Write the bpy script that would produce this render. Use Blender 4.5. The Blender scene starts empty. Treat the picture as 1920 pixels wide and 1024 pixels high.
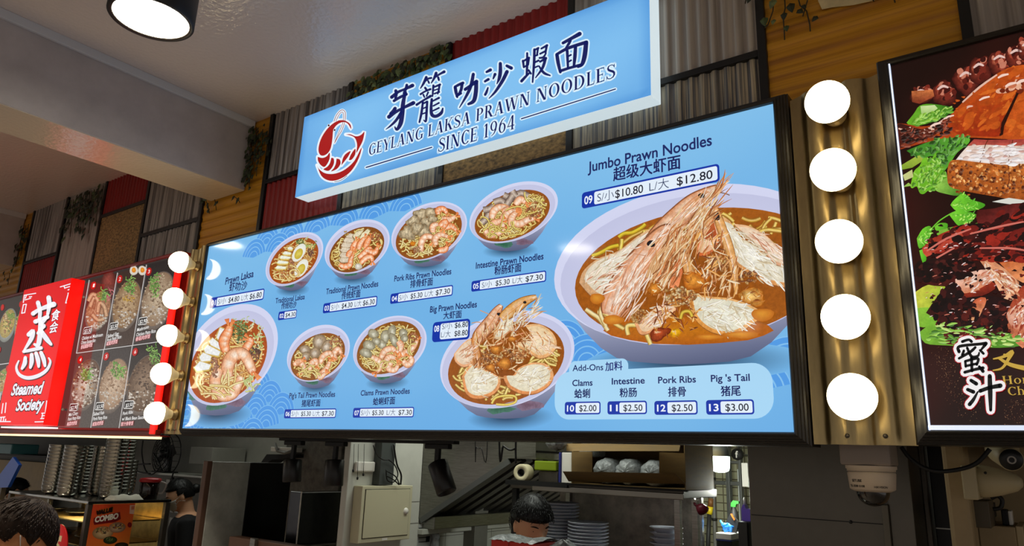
import bpy, bmesh, math, random
from mathutils import Vector, Matrix, noise
from mathutils.geometry import tessellate_polygon

# ------------------------------------------------------------------ camera, world, lights, exposure
SC = bpy.context.scene
COL = SC.collection
PI = math.pi
CZ = 1.85                                  # eye height of the raised phone
FPX = 1340.47                              # focal length in pixels of a 1920 wide picture
cam_d = bpy.data.cameras.new('camera')
cam_d.sensor_fit = 'HORIZONTAL'; cam_d.sensor_width = 36.0
cam_d.lens = 36.0 * FPX / 1920.0
cam_d.clip_start = 0.02; cam_d.clip_end = 60
cam = bpy.data.objects.new('camera', cam_d); COL.objects.link(cam)
CM = Matrix.Rotation(math.radians(36.54924), 3, 'Z') @ Matrix.Rotation(math.radians(104.59146), 3, 'X') @ Matrix.Rotation(math.radians(2.01285), 3, 'Z')
cam.matrix_world = Matrix.Translation((0, 0, CZ)) @ CM.to_4x4()
SC.camera = cam
SC.view_settings.view_transform = 'Standard'
SC.view_settings.look = 'None'
SC.view_settings.exposure = 0.0
SC.view_settings.gamma = 1.0
SC.view_settings.use_curve_mapping = False
world = bpy.data.worlds.new('hall_light'); SC.world = world
world.use_nodes = True
wb = world.node_tree.nodes['Background']
wb.inputs[0].default_value = (1.0, 0.93, 0.87, 1); wb.inputs[1].default_value = 0.42


def lamp_area(name, loc, size, power, color, rot=(0, 0, 0), shape='DISK', spread=PI):
    d = bpy.data.lights.new(name, 'AREA'); d.shape = shape; d.size = size; d.energy = power; d.color = color; d.spread = spread
    o = bpy.data.objects.new(name, d); o.location = loc; o.rotation_euler = rot; COL.objects.link(o)
    return o


DOWNLIGHTS = [(-2.625, 1.12), (-2.80, -0.62), (-2.69, -4.25), (-5.22, 0.90)]
for dx, dy in DOWNLIGHTS:
    lamp_area('downlight_beam', (dx, dy, 3.452), 0.26, 14, (1.0, 0.88, 0.70), spread=1.9)
# unseen fill lights added above the opening to brighten the stall interiors
lamp_area('kitchen_fill', (-1.55, 2.75, 2.55), 0.5, 3.0, (0.95, 1.0, 0.90), shape='SQUARE')
lamp_area('kitchen_fill', (-2.15, 2.75, 2.55), 0.6, 8.0, (0.95, 1.0, 0.90), shape='SQUARE')
lamp_area('kitchen_fill', (-4.8, 2.9, 2.55), 0.9, 6.0, (0.95, 1.0, 0.90), shape='SQUARE')


# ------------------------------------------------------------------ geometry of the view: pixel -> world
def ray(x, y):
    return CM @ Vector(((x - 960) / FPX, -(y - 512) / FPX, -1.0))


def onY(x, y, Y):
    d = ray(x, y); d = d * (Y / d.y)
    return Vector((d.x, Y, d.z + CZ))


def onX(x, y, X):
    d = ray(x, y); d = d * (X / d.x)
    return Vector((X, d.y, d.z + CZ))


def onZ(x, y, z):
    d = ray(x, y); d = d * ((z - CZ) / d.z)
    return Vector((d.x, d.y, z))


# ------------------------------------------------------------------ colours and materials
def lin(c):
    c = c / 255.0
    return c / 12.92 if c <= 0.04045 else ((c + 0.055) / 1.055) ** 2.4


def L(rgb):
    return (lin(rgb[0]), lin(rgb[1]), lin(rgb[2]), 1.0)


MATS = {}


def mat(name, rgb, rough=0.5, metal=0.0, spec=0.5, bump=0.0, bscale=60.0, var=0.0, vscale=8.0, emit=None, estr=0.0,
        trans=0.0, ior=1.45, coat=0.0, stretch=(1, 1, 1), alpha=1.0):
    """principled material; var = amount of procedural wear in the colour, bump = strength of a fine noise bump"""
    if name in MATS:
        return MATS[name]
    m = bpy.data.materials.new(name); m.use_nodes = True
    nt = m.node_tree; N = nt.nodes; K = nt.links
    b = N['Principled BSDF']
    b.inputs['Base Color'].default_value = L(rgb)
    b.inputs['Roughness'].default_value = rough
    b.inputs['Metallic'].default_value = metal
    b.inputs['Specular IOR Level'].default_value = spec
    b.inputs['Transmission Weight'].default_value = trans
    b.inputs['IOR'].default_value = ior
    b.inputs['Coat Weight'].default_value = coat
    b.inputs['Alpha'].default_value = alpha
    if emit:
        b.inputs['Emission Color'].default_value = L(emit); b.inputs['Emission Strength'].default_value = estr
    if var or bump:
        tc = N.new('ShaderNodeTexCoord'); mp = N.new('ShaderNodeMapping'); mp.inputs['Scale'].default_value = stretch
        K.new(tc.outputs['Object'], mp.inputs['Vector'])
    if var:
        nz = N.new('ShaderNodeTexNoise'); nz.inputs['Scale'].default_value = vscale; nz.inputs['Detail'].default_value = 5
        nz.inputs['Roughness'].default_value = 0.65
        K.new(mp.outputs['Vector'], nz.inputs['Vector'])
        rp = N.new('ShaderNodeValToRGB')
        lo = [max(0, c * (1 - var)) for c in rgb]; hi = [min(255, c * (1 + var * 0.7)) for c in rgb]
        rp.color_ramp.elements[0].position = 0.3; rp.color_ramp.elements[1].position = 0.7
        rp.color_ramp.elements[0].color = L(lo); rp.color_ramp.elements[1].color = L(hi)
        K.new(nz.outputs['Fac'], rp.inputs['Fac']); K.new(rp.outputs['Color'], b.inputs['Base Color'])
        mr = N.new('ShaderNodeMapRange'); mr.inputs['To Min'].default_value = max(0.03, rough * 0.75); mr.inputs['To Max'].default_value = min(1, rough * 1.3)
        K.new(nz.outputs['Fac'], mr.inputs['Value']); K.new(mr.outputs['Result'], b.inputs['Roughness'])
    if bump:
        nb = N.new('ShaderNodeTexNoise'); nb.inputs['Scale'].default_value = bscale; nb.inputs['Detail'].default_value = 3
        K.new(mp.outputs['Vector'], nb.inputs['Vector'])
        bp = N.new('ShaderNodeBump'); bp.inputs['Strength'].default_value = bump; bp.inputs['Distance'].default_value = 0.01
        K.new(nb.outputs['Fac'], bp.inputs['Height']); K.new(bp.outputs['Normal'], b.inputs['Normal'])
    MATS[name] = m
    return m


def band_mat(name, stops, axis, scale, rough=0.45, spec=0.4):
    """stripes of irregular tone running along one axis (printed corrugated sheet, streaked boards)"""
    if name in MATS:
        return MATS[name]
    m = bpy.data.materials.new(name); m.use_nodes = True
    nt = m.node_tree; N = nt.nodes; K = nt.links; b = N['Principled BSDF']
    b.inputs['Roughness'].default_value = rough; b.inputs['Specular IOR Level'].default_value = spec
    tc = N.new('ShaderNodeTexCoord'); mp = N.new('ShaderNodeMapping')
    s = [0.0, 0.0, 0.0]
    s[axis] = scale; s[2 if axis == 0 else 0] = scale * 0.012
    mp.inputs['Scale'].default_value = s
    K.new(tc.outputs['Object'], mp.inputs['Vector'])
    nz = N.new('ShaderNodeTexNoise'); nz.inputs['Scale'].default_value = 1.0; nz.inputs['Detail'].default_value = 4; nz.inputs['Roughness'].default_value = 0.7
    K.new(mp.outputs['Vector'], nz.inputs['Vector'])
    rp = N.new('ShaderNodeValToRGB'); e = rp.color_ramp.elements
    while len(e) < len(stops):
        e.new(0.5)
    for i, (p, c) in enumerate(stops):
        e[i].position = p; e[i].color = L(c)
    K.new(nz.outputs['Fac'], rp.inputs['Fac']); K.new(rp.outputs['Color'], b.inputs['Base Color'])
    MATS[name] = m
    return m


def print_mat(name, strength=1.0, gloss=0.13, spec=0.5, tex=True, tscale=70.0):
    """backlit print behind a glossy sheet: the ink is the vertex colour, alpha says how much grain the photo has there"""
    if name in MATS:
        return MATS[name]
    m = bpy.data.materials.new(name); m.use_nodes = True
    nt = m.node_tree; N = nt.nodes; K = nt.links; b = N['Principled BSDF']
    at = N.new('ShaderNodeAttribute'); at.attribute_name = 'Ink'
    b.inputs['Base Color'].default_value = (0.004, 0.004, 0.004, 1)
    b.inputs['Roughness'].default_value = gloss; b.inputs['Specular IOR Level'].default_value = spec
    b.inputs['Emission Strength'].default_value = strength
    if tex:
        tc = N.new('ShaderNodeTexCoord')
        nz = N.new('ShaderNodeTexNoise'); nz.inputs['Scale'].default_value = tscale; nz.inputs['Detail'].default_value = 4; nz.inputs['Roughness'].default_value = 0.7
        K.new(tc.outputs['Object'], nz.inputs['Vector'])
        mr = N.new('ShaderNodeMapRange'); mr.inputs['From Min'].default_value = 0.33; mr.inputs['From Max'].default_value = 0.68
        mr.inputs['To Min'].default_value = 0.25; mr.inputs['To Max'].default_value = 1.75
        K.new(nz.outputs['Fac'], mr.inputs['Value'])
        mx = N.new('ShaderNodeMix'); mx.data_type = 'FLOAT'; mx.inputs['A'].default_value = 1.0
        K.new(at.outputs['Alpha'], mx.inputs['Factor']); K.new(mr.outputs['Result'], mx.inputs['B'])
        sc = N.new('ShaderNodeVectorMath'); sc.operation = 'SCALE'
        K.new(at.outputs['Color'], sc.inputs[0]); K.new(mx.outputs['Result'], sc.inputs['Scale'])
        K.new(sc.outputs['Vector'], b.inputs['Emission Color'])
    else:
        K.new(at.outputs['Color'], b.inputs['Emission Color'])
    MATS[name] = m
    return m


# ------------------------------------------------------------------ objects
def tag(o, label=None, cat=None, group=None, kind=None):
    if label: o['label'] = label
    if cat: o['category'] = cat
    if group: o['group'] = group
    if kind: o['kind'] = kind
    return o


def empty(name, loc, label=None, cat=None, group=None, rz=0.0, kind=None):
    o = bpy.data.objects.new(name, None); COL.objects.link(o)
    o.empty_display_size = 0.05
    o.location = loc; o.rotation_euler = (0, 0, rz)
    return tag(o, label, cat, group, kind)


def copy_tree(o, parent=None):
    c = o.copy(); COL.objects.link(c)
    if parent is not None:
        c.parent = parent
    for ch in o.children:
        copy_tree(ch, c)
    return c


class MB:
    """collects shapes into one mesh; build() links them as one object whose coordinates are relative to its parent's base"""
    def __init__(s):
        s.v = []; s.f = []; s.mi = []; s.smooth = []; s.cur = 0

    def add(s, vs, fs, smooth=False):
        n = len(s.v); s.v += [Vector(p) for p in vs]
        for f in fs:
            s.f.append([i + n for i in f]); s.mi.append(s.cur); s.smooth.append(smooth)
        return s

    def box(s, x0, x1, y0, y1, z0, z1, bev=0.0, M=None):
        if bev <= 0:
            vs = [(x, y, z) for z in (z0, z1) for y in (y0, y1) for x in (x0, x1)]
            fs = [(0, 2, 3, 1), (4, 5, 7, 6), (0, 1, 5, 4), (2, 6, 7, 3), (0, 4, 6, 2), (1, 3, 7, 5)]
        else:
            bm = bmesh.new(); bmesh.ops.create_cube(bm, size=1.0)
            for v in bm.verts:
                v.co = Vector(((x0 + x1) / 2 + v.co.x * (x1 - x0), (y0 + y1) / 2 + v.co.y * (y1 - y0), (z0 + z1) / 2 + v.co.z * (z1 - z0)))
            bmesh.ops.bevel(bm, geom=list(bm.edges), offset=bev, segments=2, profile=0.5, affect='EDGES')
            vs = [v.co.copy() for v in bm.verts]; fs = [[v.index for v in f.verts] for f in bm.faces]
            bm.free()
        if M is not None:
            vs = [M @ Vector(p) for p in vs]
        return s.add(vs, fs)

    def tube(s, path, r, n=8, cap=True, smooth=True):
        path = [Vector(p) for p in path]
        rs = r if isinstance(r, (list, tuple)) else [r] * len(path)
        vs = []; up = None
        for i, p in enumerate(path):
            t = (path[min(i + 1, len(path) - 1)] - path[max(i - 1, 0)]).normalized()
            if up is None:
                up = Vector((0, 0, 1)) if abs(t.z) < 0.9 else Vector((1, 0, 0))
            a = t.cross(up)
            if a.length < 1e-5:
                a = t.cross(Vector((0, 1, 0)))
            a.normalize(); b = a.cross(t).normalized(); up = b
            for k in range(n):
                an = 2 * PI * k / n
                vs.append(p + (a * math.cos(an) + b * math.sin(an)) * rs[i])
        fs = [(i * n + k, i * n + (k + 1) % n, (i + 1) * n + (k + 1) % n, (i + 1) * n + k) for i in range(len(path) - 1) for k in range(n)]
        s.add(vs, fs, smooth)
        if cap:
            m = len(s.v) - len(vs)
            s.f.append([m + k for k in reversed(range(n))]); s.mi.append(s.cur); s.smooth.append(False)
            q = m + (len(path) - 1) * n
            s.f.append([q + k for k in range(n)]); s.mi.append(s.cur); s.smooth.append(False)
        return s

    def lathe(s, prof, n=32, M=None, smooth=True, a0=0.0, a1=2 * PI):
        """prof: (radius, height) pairs, turned about the local z axis"""
        M = M or Matrix.Identity(4)
        full = abs(a1 - a0 - 2 * PI) < 1e-6
        cnt = n if full else n + 1
        vs = []
        for r, z in prof:
            for k in range(cnt):
                a = a0 + (a1 - a0) * k / n
                vs.append(M @ Vector((r * math.cos(a), r * math.sin(a), z)))
        fs = []
        for i in range(len(prof) - 1):
            for k in range(n if full else n):
                k2 = (k + 1) % cnt if full else k + 1
                fs.append((i * cnt + k, i * cnt + k2, (i + 1) * cnt + k2, (i + 1) * cnt + k))
        return s.add(vs, fs, smooth)

    def prism(s, poly, d, smooth=False):
        """poly: 3-D outline, pushed along vector d"""
        n = len(poly); d = Vector(d)
        vs = [Vector(p) for p in poly] + [Vector(p) + d for p in poly]
        fs = [list(range(n)), list(reversed(range(n, 2 * n)))] + [(i, i + n, (i + 1) % n + n, (i + 1) % n) for i in range(n)]
        return s.add(vs, fs, smooth)

    def build(s, name, m, parent=None, label=None):
        base = parent.matrix_world.inverted() if False else None
        off = Vector((0, 0, 0))
        if parent is not None:
            p = parent
            while p is not None:
                off = off + Vector(p.location); p = p.parent
        me = bpy.data.meshes.new(name)
        me.from_pydata([v - off for v in s.v], [], s.f)
        ms = m if isinstance(m, (list, tuple)) else [m]
        for x in ms:
            me.materials.append(x)
        for p, mi, sm in zip(me.polygons, s.mi, s.smooth):
            p.material_index = mi; p.use_smooth = sm
        bm = bmesh.new(); bm.from_mesh(me)
        bmesh.ops.remove_doubles(bm, verts=bm.verts, dist=1e-6)
        bmesh.ops.recalc_face_normals(bm, faces=bm.faces)
        bm.to_mesh(me); bm.free()
        o = bpy.data.objects.new(name, me); COL.objects.link(o)
        if parent is not None:
            o.parent = parent
        if label:
            o['label'] = label
        return o


# ------------------------------------------------------------------ lettering outlines
_GL = {}


def glyphs(body, off=0.0, spacing=1.0, shear=0.0):
    key = (body, off, spacing, shear)
    if key in _GL:
        return _GL[key]
    cu = bpy.data.curves.new('lettering', 'FONT'); cu.body = body; cu.offset = off; cu.resolution_u = 4
    cu.space_character = spacing; cu.shear = shear
    o = bpy.data.objects.new('lettering', cu)
    me = o.to_mesh()
    vs = [(v.co.x, v.co.y) for v in me.vertices]; fs = [list(p.vertices) for p in me.polygons]
    o.to_mesh_clear(); bpy.data.objects.remove(o); bpy.data.curves.remove(cu)
    _GL[key] = (vs, fs)
    return _GL[key]


# a small roman capital face: every letter is a list of convex outlines on a 100-high grid
def _st(x, w=15, y0=0, y1=100, s=7, top=True, bot=True):
    r = [[(x, y0), (x + w, y0), (x + w, y1), (x, y1)]]
    if bot: r.append([(x - s, y0), (x + w + s, y0), (x + w + s, y0 + 3), (x + w, y0 + 6), (x, y0 + 6), (x - s, y0 + 3)])
    if top: r.append([(x - s, y1), (x + w + s, y1), (x + w + s, y1 - 3), (x + w, y1 - 6), (x, y1 - 6), (x - s, y1 - 3)])
    return r


def _hb(x0, x1, y, t=6):
    return [[(x0, y), (x1, y), (x1, y + t), (x0, y + t)]]


def _dg(x0, y0, x1, y1, w):
    return [[(x0, y0), (x0 + w, y0), (x1 + w, y1), (x1, y1)]]


def _sf(x, y, w, s=8):
    return [[(x - s, y), (x + w + s, y), (x + w + s, y + 4), (x - s, y + 4)]]


def _arc(cx, cy, rx, ry, a0, a1, thick, thin, n=18):
    r = []
    def pt(a, inner):
        a = math.radians(a); c, q = math.cos(a), math.sin(a)
        if inner: return (cx + (rx - thick) * c, cy + (ry - thin) * q)
        return (cx + rx * c, cy + ry * q)
    for i in range(n):
        u, v = a0 + (a1 - a0) * i / n, a0 + (a1 - a0) * (i + 1) / n
        r.append([pt(u, 0), pt(v, 0), pt(v, 1), pt(u, 1)])
    return r


def _rb(path, ws):
    r = []; L_, R_ = [], []
    for i, p in enumerate(path):
        a, b = path[max(i - 1, 0)], path[min(i + 1, len(path) - 1)]
        dx, dy = b[0] - a[0], b[1] - a[1]; d = math.hypot(dx, dy) or 1
        nx, ny = -dy / d * ws[i] / 2, dx / d * ws[i] / 2
        L_.append((p[0] + nx, p[1] + ny)); R_.append((p[0] - nx, p[1] - ny))
    for i in range(len(path) - 1):
        r.append([L_[i], L_[i + 1], R_[i + 1], R_[i]])
    return r


_S = _rb([(54, 76), (50, 88), (40, 96), (28, 97), (16, 92), (12, 79), (17, 67), (30, 57), (44, 48), (53, 37), (54, 22), (46, 8), (31, 2), (17, 4), (8, 13), (5, 27)],
         [3, 5, 6, 6, 9, 12, 14, 15, 15, 14, 12, 9, 6, 6, 5, 3]) + [[(52, 99), (56, 99), (56, 72), (52, 76)], [(3, 28), (7, 24), (7, 0), (3, 0)]]
ROMAN = {
    'G': (78, _arc(42, 50, 38, 51, 48, 322, 16, 6, 28) + _st(58, 14, 6, 42, 7, True, False) + [[(65, 98), (69, 98), (69, 72), (65, 78)]]),
    'E': (64, _st(9) + _hb(9, 56, 94) + _hb(9, 48, 48) + _hb(9, 58, 0) + [[(52, 100), (56, 100), (56, 78), (52, 90)], [(54, 6), (58, 6), (60, 24), (57, 24)], [(45, 61), (48, 61), (48, 40), (45, 40)]]),
    'Y': (74, _st(30, 15, 0, 46, 8, False, True) + _dg(30, 42, 4, 98, 16) + _dg(38, 44, 62, 98, 6) + _sf(6, 96, 12) + _sf(60, 96, 8)),
    'L': (60, _st(9) + _hb(9, 54, 0) + [[(50, 6), (55, 6), (58, 26), (55, 26)]]),
    'A': (82, _dg(8, 0, 37, 98, 6) + _dg(56, 0, 33, 100, 17) + _hb(20, 56, 34, 5) + _sf(8, 0, 5) + _sf(58, 0, 14)),
    'N': (86, _st(12, 6, 0, 100, 8) + _st(68, 6, 0, 100, 8, True, False) + _dg(58, 0, 12, 100, 17)),
    'K': (78, _st(9) + _dg(24, 46, 60, 98, 7) + _dg(54, 0, 28, 56, 18) + _sf(58, 96, 10) + _sf(56, 0, 16)),
    'S': (62, _S),
    'P': (66, _st(9) + _arc(30, 72, 31, 28, -90, 90, 15, 5, 14) + _hb(20, 32, 95, 5) + _hb(20, 32, 44, 5)),
    'R': (76, _st(9) + _arc(30, 74, 30, 26, -90, 90, 15, 5, 14) + _hb(20, 32, 95, 5) + _hb(20, 32, 48, 5) + _dg(54, 0, 28, 50, 17) + _sf(58, 0, 14, 6)),
    'W': (108, _dg(26, 0, 4, 98, 15) + _dg(29, 0, 52, 98, 6) + _dg(70, 0, 46, 98, 15) + _dg(75, 0, 96, 98, 6) + _sf(6, 96, 12) + _sf(48, 96, 14) + _sf(94, 96, 8)),
    'O': (86, _arc(43, 50, 39, 51, 0, 360, 16, 5, 36)),
    'D': (82, _st(9) + _arc(34, 50, 42, 50, -90, 90, 16, 6, 20) + _hb(20, 36, 94) + _hb(20, 36, 0)),
    'I': (34, _st(9)),
    'C': (72, _arc(42, 50, 38, 51, 46, 316, 16, 6, 28) + [[(64, 98), (68, 98), (68, 70), (64, 76)]]),
    'H': (84, _st(9) + _st(58) + _hb(20, 62, 47, 6)),
    'o': (58, _arc(29, 34, 27, 35, 0, 360, 12, 5, 28)),
    'n': (66, _st(8, 12, 0, 68, 6) + _arc(30, 44, 24, 26, 0, 130, 12, 6, 10) + _st(42, 12, 0, 46, 6, False, True)),
    'h': (66, _st(8, 12, 0, 104, 6) + _arc(30, 44, 24, 26, 0, 130, 12, 6, 10) + _st(42, 12, 0, 46, 6, False, True)),
    'e': (54, _arc(28, 34, 25, 35, 8, 320, 12, 5, 24) + _hb(10, 50, 34, 5)),
    'a': (56, _rb([(8, 52), (16, 64), (30, 66), (40, 58), (42, 40), (42, 4)], [6, 6, 7, 11, 12, 12]) + _arc(26, 18, 20, 20, 30, 330, 12, 6, 18)),
    '1': (48, _st(18, 14, 0, 98, 8, False, True) + _dg(6, 82, 18, 98, 8)),
    '9': (62, _arc(30, 66, 27, 34, 0, 360, 13, 5, 28) + _rb([(50, 62), (46, 34), (34, 12), (14, 0)], [13, 12, 8, 4])),
    '6': (62, _arc(31, 33, 27, 34, 0, 360, 13, 5, 28) + _rb([(11, 38), (15, 64), (28, 88), (50, 100)], [13, 12, 8, 4])),
    '4': (62, _st(36, 13, 0, 99, 7, False, True) + _dg(3, 26, 36, 98, 7) + _hb(3, 58, 25, 6)),
    ' ': (34, []),
}


def roman(s, track=6):
    """(width, list of convex outlines) of a line of roman lettering"""
    x = 0.0; out = []
    for ch in s:
        w, ps = ROMAN[ch]
        out += [[(x + px_, py_) for px_, py_ in p] for p in ps]
        x += w + track
    return x - track, out


# ------------------------------------------------------------------ printed pictures: inks laid on a flat sheet facing the viewer (the -y side)
def ell(cx, cy, hx, hy, c=0.0, n=44, a0=0.0, a1=2 * PI):
    q = math.sqrt(max(0.0, 1 - c * c))
    m = n if abs(a1 - a0 - 2 * PI) < 1e-6 else n + 1
    return [(cx + hx * math.cos(a0 + (a1 - a0) * i / n), cy - hy * (c * math.cos(a0 + (a1 - a0) * i / n) + q * math.sin(a0 + (a1 - a0) * i / n))) for i in range(m)]


def spline(pts, n=6):
    """Catmull-Rom through 2-D points"""
    if len(pts) < 3:
        a, b = pts
        return [tuple(a[k] + (b[k] - a[k]) * i / n for k in range(len(a))) for i in range(n + 1)]
    out = []
    P = [pts[0]] + list(pts) + [pts[-1]]
    for i in range(1, len(P) - 2):
        for k in range(n):
            t = k / n
            r = []
            for a in range(len(P[0])):
                p0, p1, p2, p3 = P[i - 1][a], P[i][a], P[i + 1][a], P[i + 2][a]
                r.append(0.5 * (2 * p1 + (p2 - p0) * t + (2 * p0 - 5 * p1 + 4 * p2 - p3) * t * t + (3 * p1 - p0 - 3 * p2 + p3) * t ** 3))
            out.append(tuple(r))
    out.append(tuple(pts[-1]))
    return out


def mixc(a, b, t):
    return tuple(a[i] + (b[i] - a[i]) * t for i in range(3))


class Art:
    def __init__(s, Y, rect, base=0.0004, step=8e-6):
        s.Y = Y; s.rect = rect; s.d = base; s.step = step
        s.v = []; s.c = []; s.f = []

    def up(s):
        s.d += s.step

    def P(s, p):
        w = onY(p[0], p[1], s.Y - s.d)
        return (w.x, w.z)

    def face(s, xz, cols):
        """xz polygon with per-corner (r,g,b,grain) inks, clipped to the sheet"""
        x0, x1, z0, z1 = s.rect
        pts = [(p[0], p[1], *c) for p, c in zip(xz, cols)]
        for ax, lim, sg in ((0, x0, 1), (0, x1, -1), (1, z0, 1), (1, z1, -1)):
            if all((p[ax] - lim) * sg >= 0 for p in pts):
                continue
            o = []
            for i in range(len(pts)):
                a, b = pts[i], pts[(i + 1) % len(pts)]
                da, db = (a[ax] - lim) * sg, (b[ax] - lim) * sg
                if da >= 0: o.append(a)
                if (da >= 0) != (db >= 0):
                    t = da / (da - db)
                    o.append(tuple(a[k] + (b[k] - a[k]) * t for k in range(len(a))))
            pts = o
            if len(pts) < 3:
                return
        n = len(s.v)
        for p in pts:
            s.v.append((p[0], s.Y - s.d, p[1])); s.c.append(p[2:6])
        s.f.append(list(range(n, n + len(pts))))

    def ink(s, c, g=0.0):
        return (lin(c[0]), lin(c[1]), lin(c[2]), g)

    def poly(s, pts, col, g=0.0, col2=None, axis=None):
        """filled outline given in picture points; col2 fades along axis (dx,dy)"""
        pts = list(pts)
        if col2:
            ax = axis or (0, 1)
            pr = [p[0] * ax[0] + p[1] * ax[1] for p in pts]; lo, hi = min(pr), max(pr)
            cs = [s.ink(mixc(col, col2, (q - lo) / ((hi - lo) or 1)), g) for q in pr]
        else:
            cs = [s.ink(col, g)] * len(pts)
        xz = [s.P(p) for p in pts]
        for t in tessellate_polygon([[Vector((p[0], p[1], 0)) for p in xz]]):
            s.face([xz[i] for i in t], [cs[i] for i in t])
        s.up()

    def fan(s, ctr, ring, cc, ce, g=0.0, rings=3, power=1.0):
        xc = s.P(ctr); xr = [s.P(p) for p in ring]; n = len(xr)
        if callable(ce):
            E = [s.ink(ce(p), g) for p in ring]
        else:
            E = [s.ink(ce, g)] * n
        C = s.ink(cc, g)
        def at(i, t):
            i %= n
            return (xc[0] + (xr[i][0] - xc[0]) * t, xc[1] + (xr[i][1] - xc[1]) * t), tuple(C[k] + (E[i][k] - C[k]) * t ** power for k in range(4))
        for r in range(rings):
            t0, t1 = r / rings, (r + 1) / rings
            for i in range(n):
                a, b, c_, d_ = at(i, t0), at(i + 1, t0), at(i + 1, t1), at(i, t1)
                q = [a, b, c_, d_] if r else [a, c_, d_]
                s.face([z[0] for z in q], [z[1] for z in q])
        s.up()

    def ribbon(s, path, ws, cols, g=0.0, along=None):
        """stroke; cols = inks across the width; along(i,n) multiplies them"""
        path = list(path); n = len(path)
        if not isinstance(ws, (list, tuple)):
            ws = [ws] * n
        rows = []; m = len(cols)
        for i, p in enumerate(path):
            a, b = path[max(i - 1, 0)], path[min(i + 1, n - 1)]
            dx, dy = b[0] - a[0], b[1] - a[1]; d = math.hypot(dx, dy) or 1
            nx, ny = -dy / d, dx / d
            rows.append([s.P((p[0] + nx * ws[i] * (k / (m - 1) - 0.5), p[1] + ny * ws[i] * (k / (m - 1) - 0.5))) for k in range(m)])
        def colr(i, k):
            c = cols[k]
            if along:
                f = along(i, n)
                c = tuple(min(255, x * f) for x in c) if isinstance(f, (int, float)) else mixc(c, f[0], f[1])
            return s.ink(c, g)
        for i in range(n - 1):
            for k in range(m - 1):
                s.face([rows[i][k], rows[i][k + 1], rows[i + 1][k + 1], rows[i + 1][k]], [colr(i, k), colr(i, k + 1), colr(i + 1, k + 1), colr(i + 1, k)])
        s.up()

    def brush(s, pts, ws, col, n=5):
        """brush stroke with round ends"""
        q = spline([(p[0], p[1], w) for p, w in zip(pts, ws)], n) if len(pts) > 2 else [(p[0], p[1], w) for p, w in zip(pts, ws)]
        path = [(a, b) for a, b, _ in q]; w = [max(0.3, c) for _, _, c in q]
        d0 = s.d
        s.ribbon(path, w, [col, col]); s.d = d0
        for p, r in ((path[0], w[0] / 2), (path[-1], w[-1] / 2)):
            if r > 0.6:
                s.poly([(p[0] + r * math.cos(t), p[1] + r * math.sin(t)) for t in [2 * PI * i / 10 for i in range(10)]], col); s.d = d0

    def text(s, body, p0, p1, cap, col, off=0.0, cjk=False, halo=None, halo_w=0.0, shear=0.0, spacing=1.0, fit=True):
        """a line of lettering whose baseline runs from picture point p0 to p1, capitals cap pixels high"""
        bold = 0.0
        if cjk and off > 0: bold, off = off * .85, 0.0
        vs, fs = glyphs(body, off, spacing, shear)
        x0 = min(v[0] for v in vs); x1 = max(v[0] for v in vs)
        a, b = s.P(p0), s.P(p1)
        mid = ((p0[0] + p1[0]) / 2, (p0[1] + p1[1]) / 2)
        h = s.P((mid[0], mid[1] - cap))[1] - s.P(mid)[1]
        y0, ch = (-0.075, 0.90) if cjk else (0.0, 0.727)
        sx = (b[0] - a[0]) / (x1 - x0); sz = h / ch
        def put(dx, dz, c):
            for f in fs:
                s.face([(a[0] + (vs[i][0] - x0) * sx + dx, a[1] + (b[1] - a[1]) * (vs[i][0] - x0) / (x1 - x0) + (vs[i][1] - y0) * sz + dz) for i in f], [s.ink(c)] * len(f))
        if halo:
            for k in range(8):
                put(halo_w * math.cos(k * PI / 4), halo_w * math.sin(k * PI / 4), halo)
            s.d += s.step * 3
        if bold:
            for k in range(4): put(bold * h * math.cos(k * PI / 2), bold * h * .7 * math.sin(k * PI / 2), col)
        put(0, 0, col); s.up()

    def roman(s, body, p0, p1, cap, col, halo=None, halo_w=0.0):
        w, ps = roman(body)
        a, b = s.P(p0), s.P(p1)
        mid = ((p0[0] + p1[0]) / 2, (p0[1] + p1[1]) / 2)
        h = (s.P((mid[0], mid[1] - cap))[1] - s.P(mid)[1]) / 100.0
        sx = (b[0] - a[0]) / w
        def put(dx, dz, c):
            for p in ps:
                s.face([(a[0] + q[0] * sx + dx, a[1] + (b[1] - a[1]) * q[0] / w + q[1] * h + dz) for q in p], [s.ink(c)] * len(p))
        if halo:
            for k in range(8):
                put(halo_w * math.cos(k * PI / 4), halo_w * math.sin(k * PI / 4), halo)
            s.d += s.step * 3
        put(0, 0, col); s.up()

    def rrect(s, x0, x1, z0, z1, r, col, n=5):
        """rounded rectangle in sheet metres"""
        pts = []
        for cx, cz, a in ((x1 - r, z1 - r, 0), (x0 + r, z1 - r, 90), (x0 + r, z0 + r, 180), (x1 - r, z0 + r, 270)):
            for k in range(n + 1):
                t = math.radians(a + 90 * k / n); pts.append((cx + r * math.cos(t), cz + r * math.sin(t)))
        s.face(pts, [s.ink(col)] * len(pts)); s.up()

    def build(s, name, m, parent=None, label=None):
        off = Vector((0, 0, 0)); p = parent
        while p is not None:
            off = off + Vector(p.location); p = p.parent
        me = bpy.data.meshes.new(name)
        me.from_pydata([Vector(v) - off for v in s.v], [], s.f)
        at = me.attributes.new('Ink', 'FLOAT_COLOR', 'POINT')
        at.data.foreach_set('color', [x for c in s.c for x in c])
        me.materials.append(m); me.update()
        o = bpy.data.objects.new(name, me); COL.objects.link(o)
        if parent is not None: o.parent = parent
        if label: o['label'] = label
        return o
# ================================================================== the setting
YF = 2.0            # plane of the light boxes
YW = 2.12           # plane of the clad wall above the stalls
ZC = 3.665          # ceiling

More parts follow.
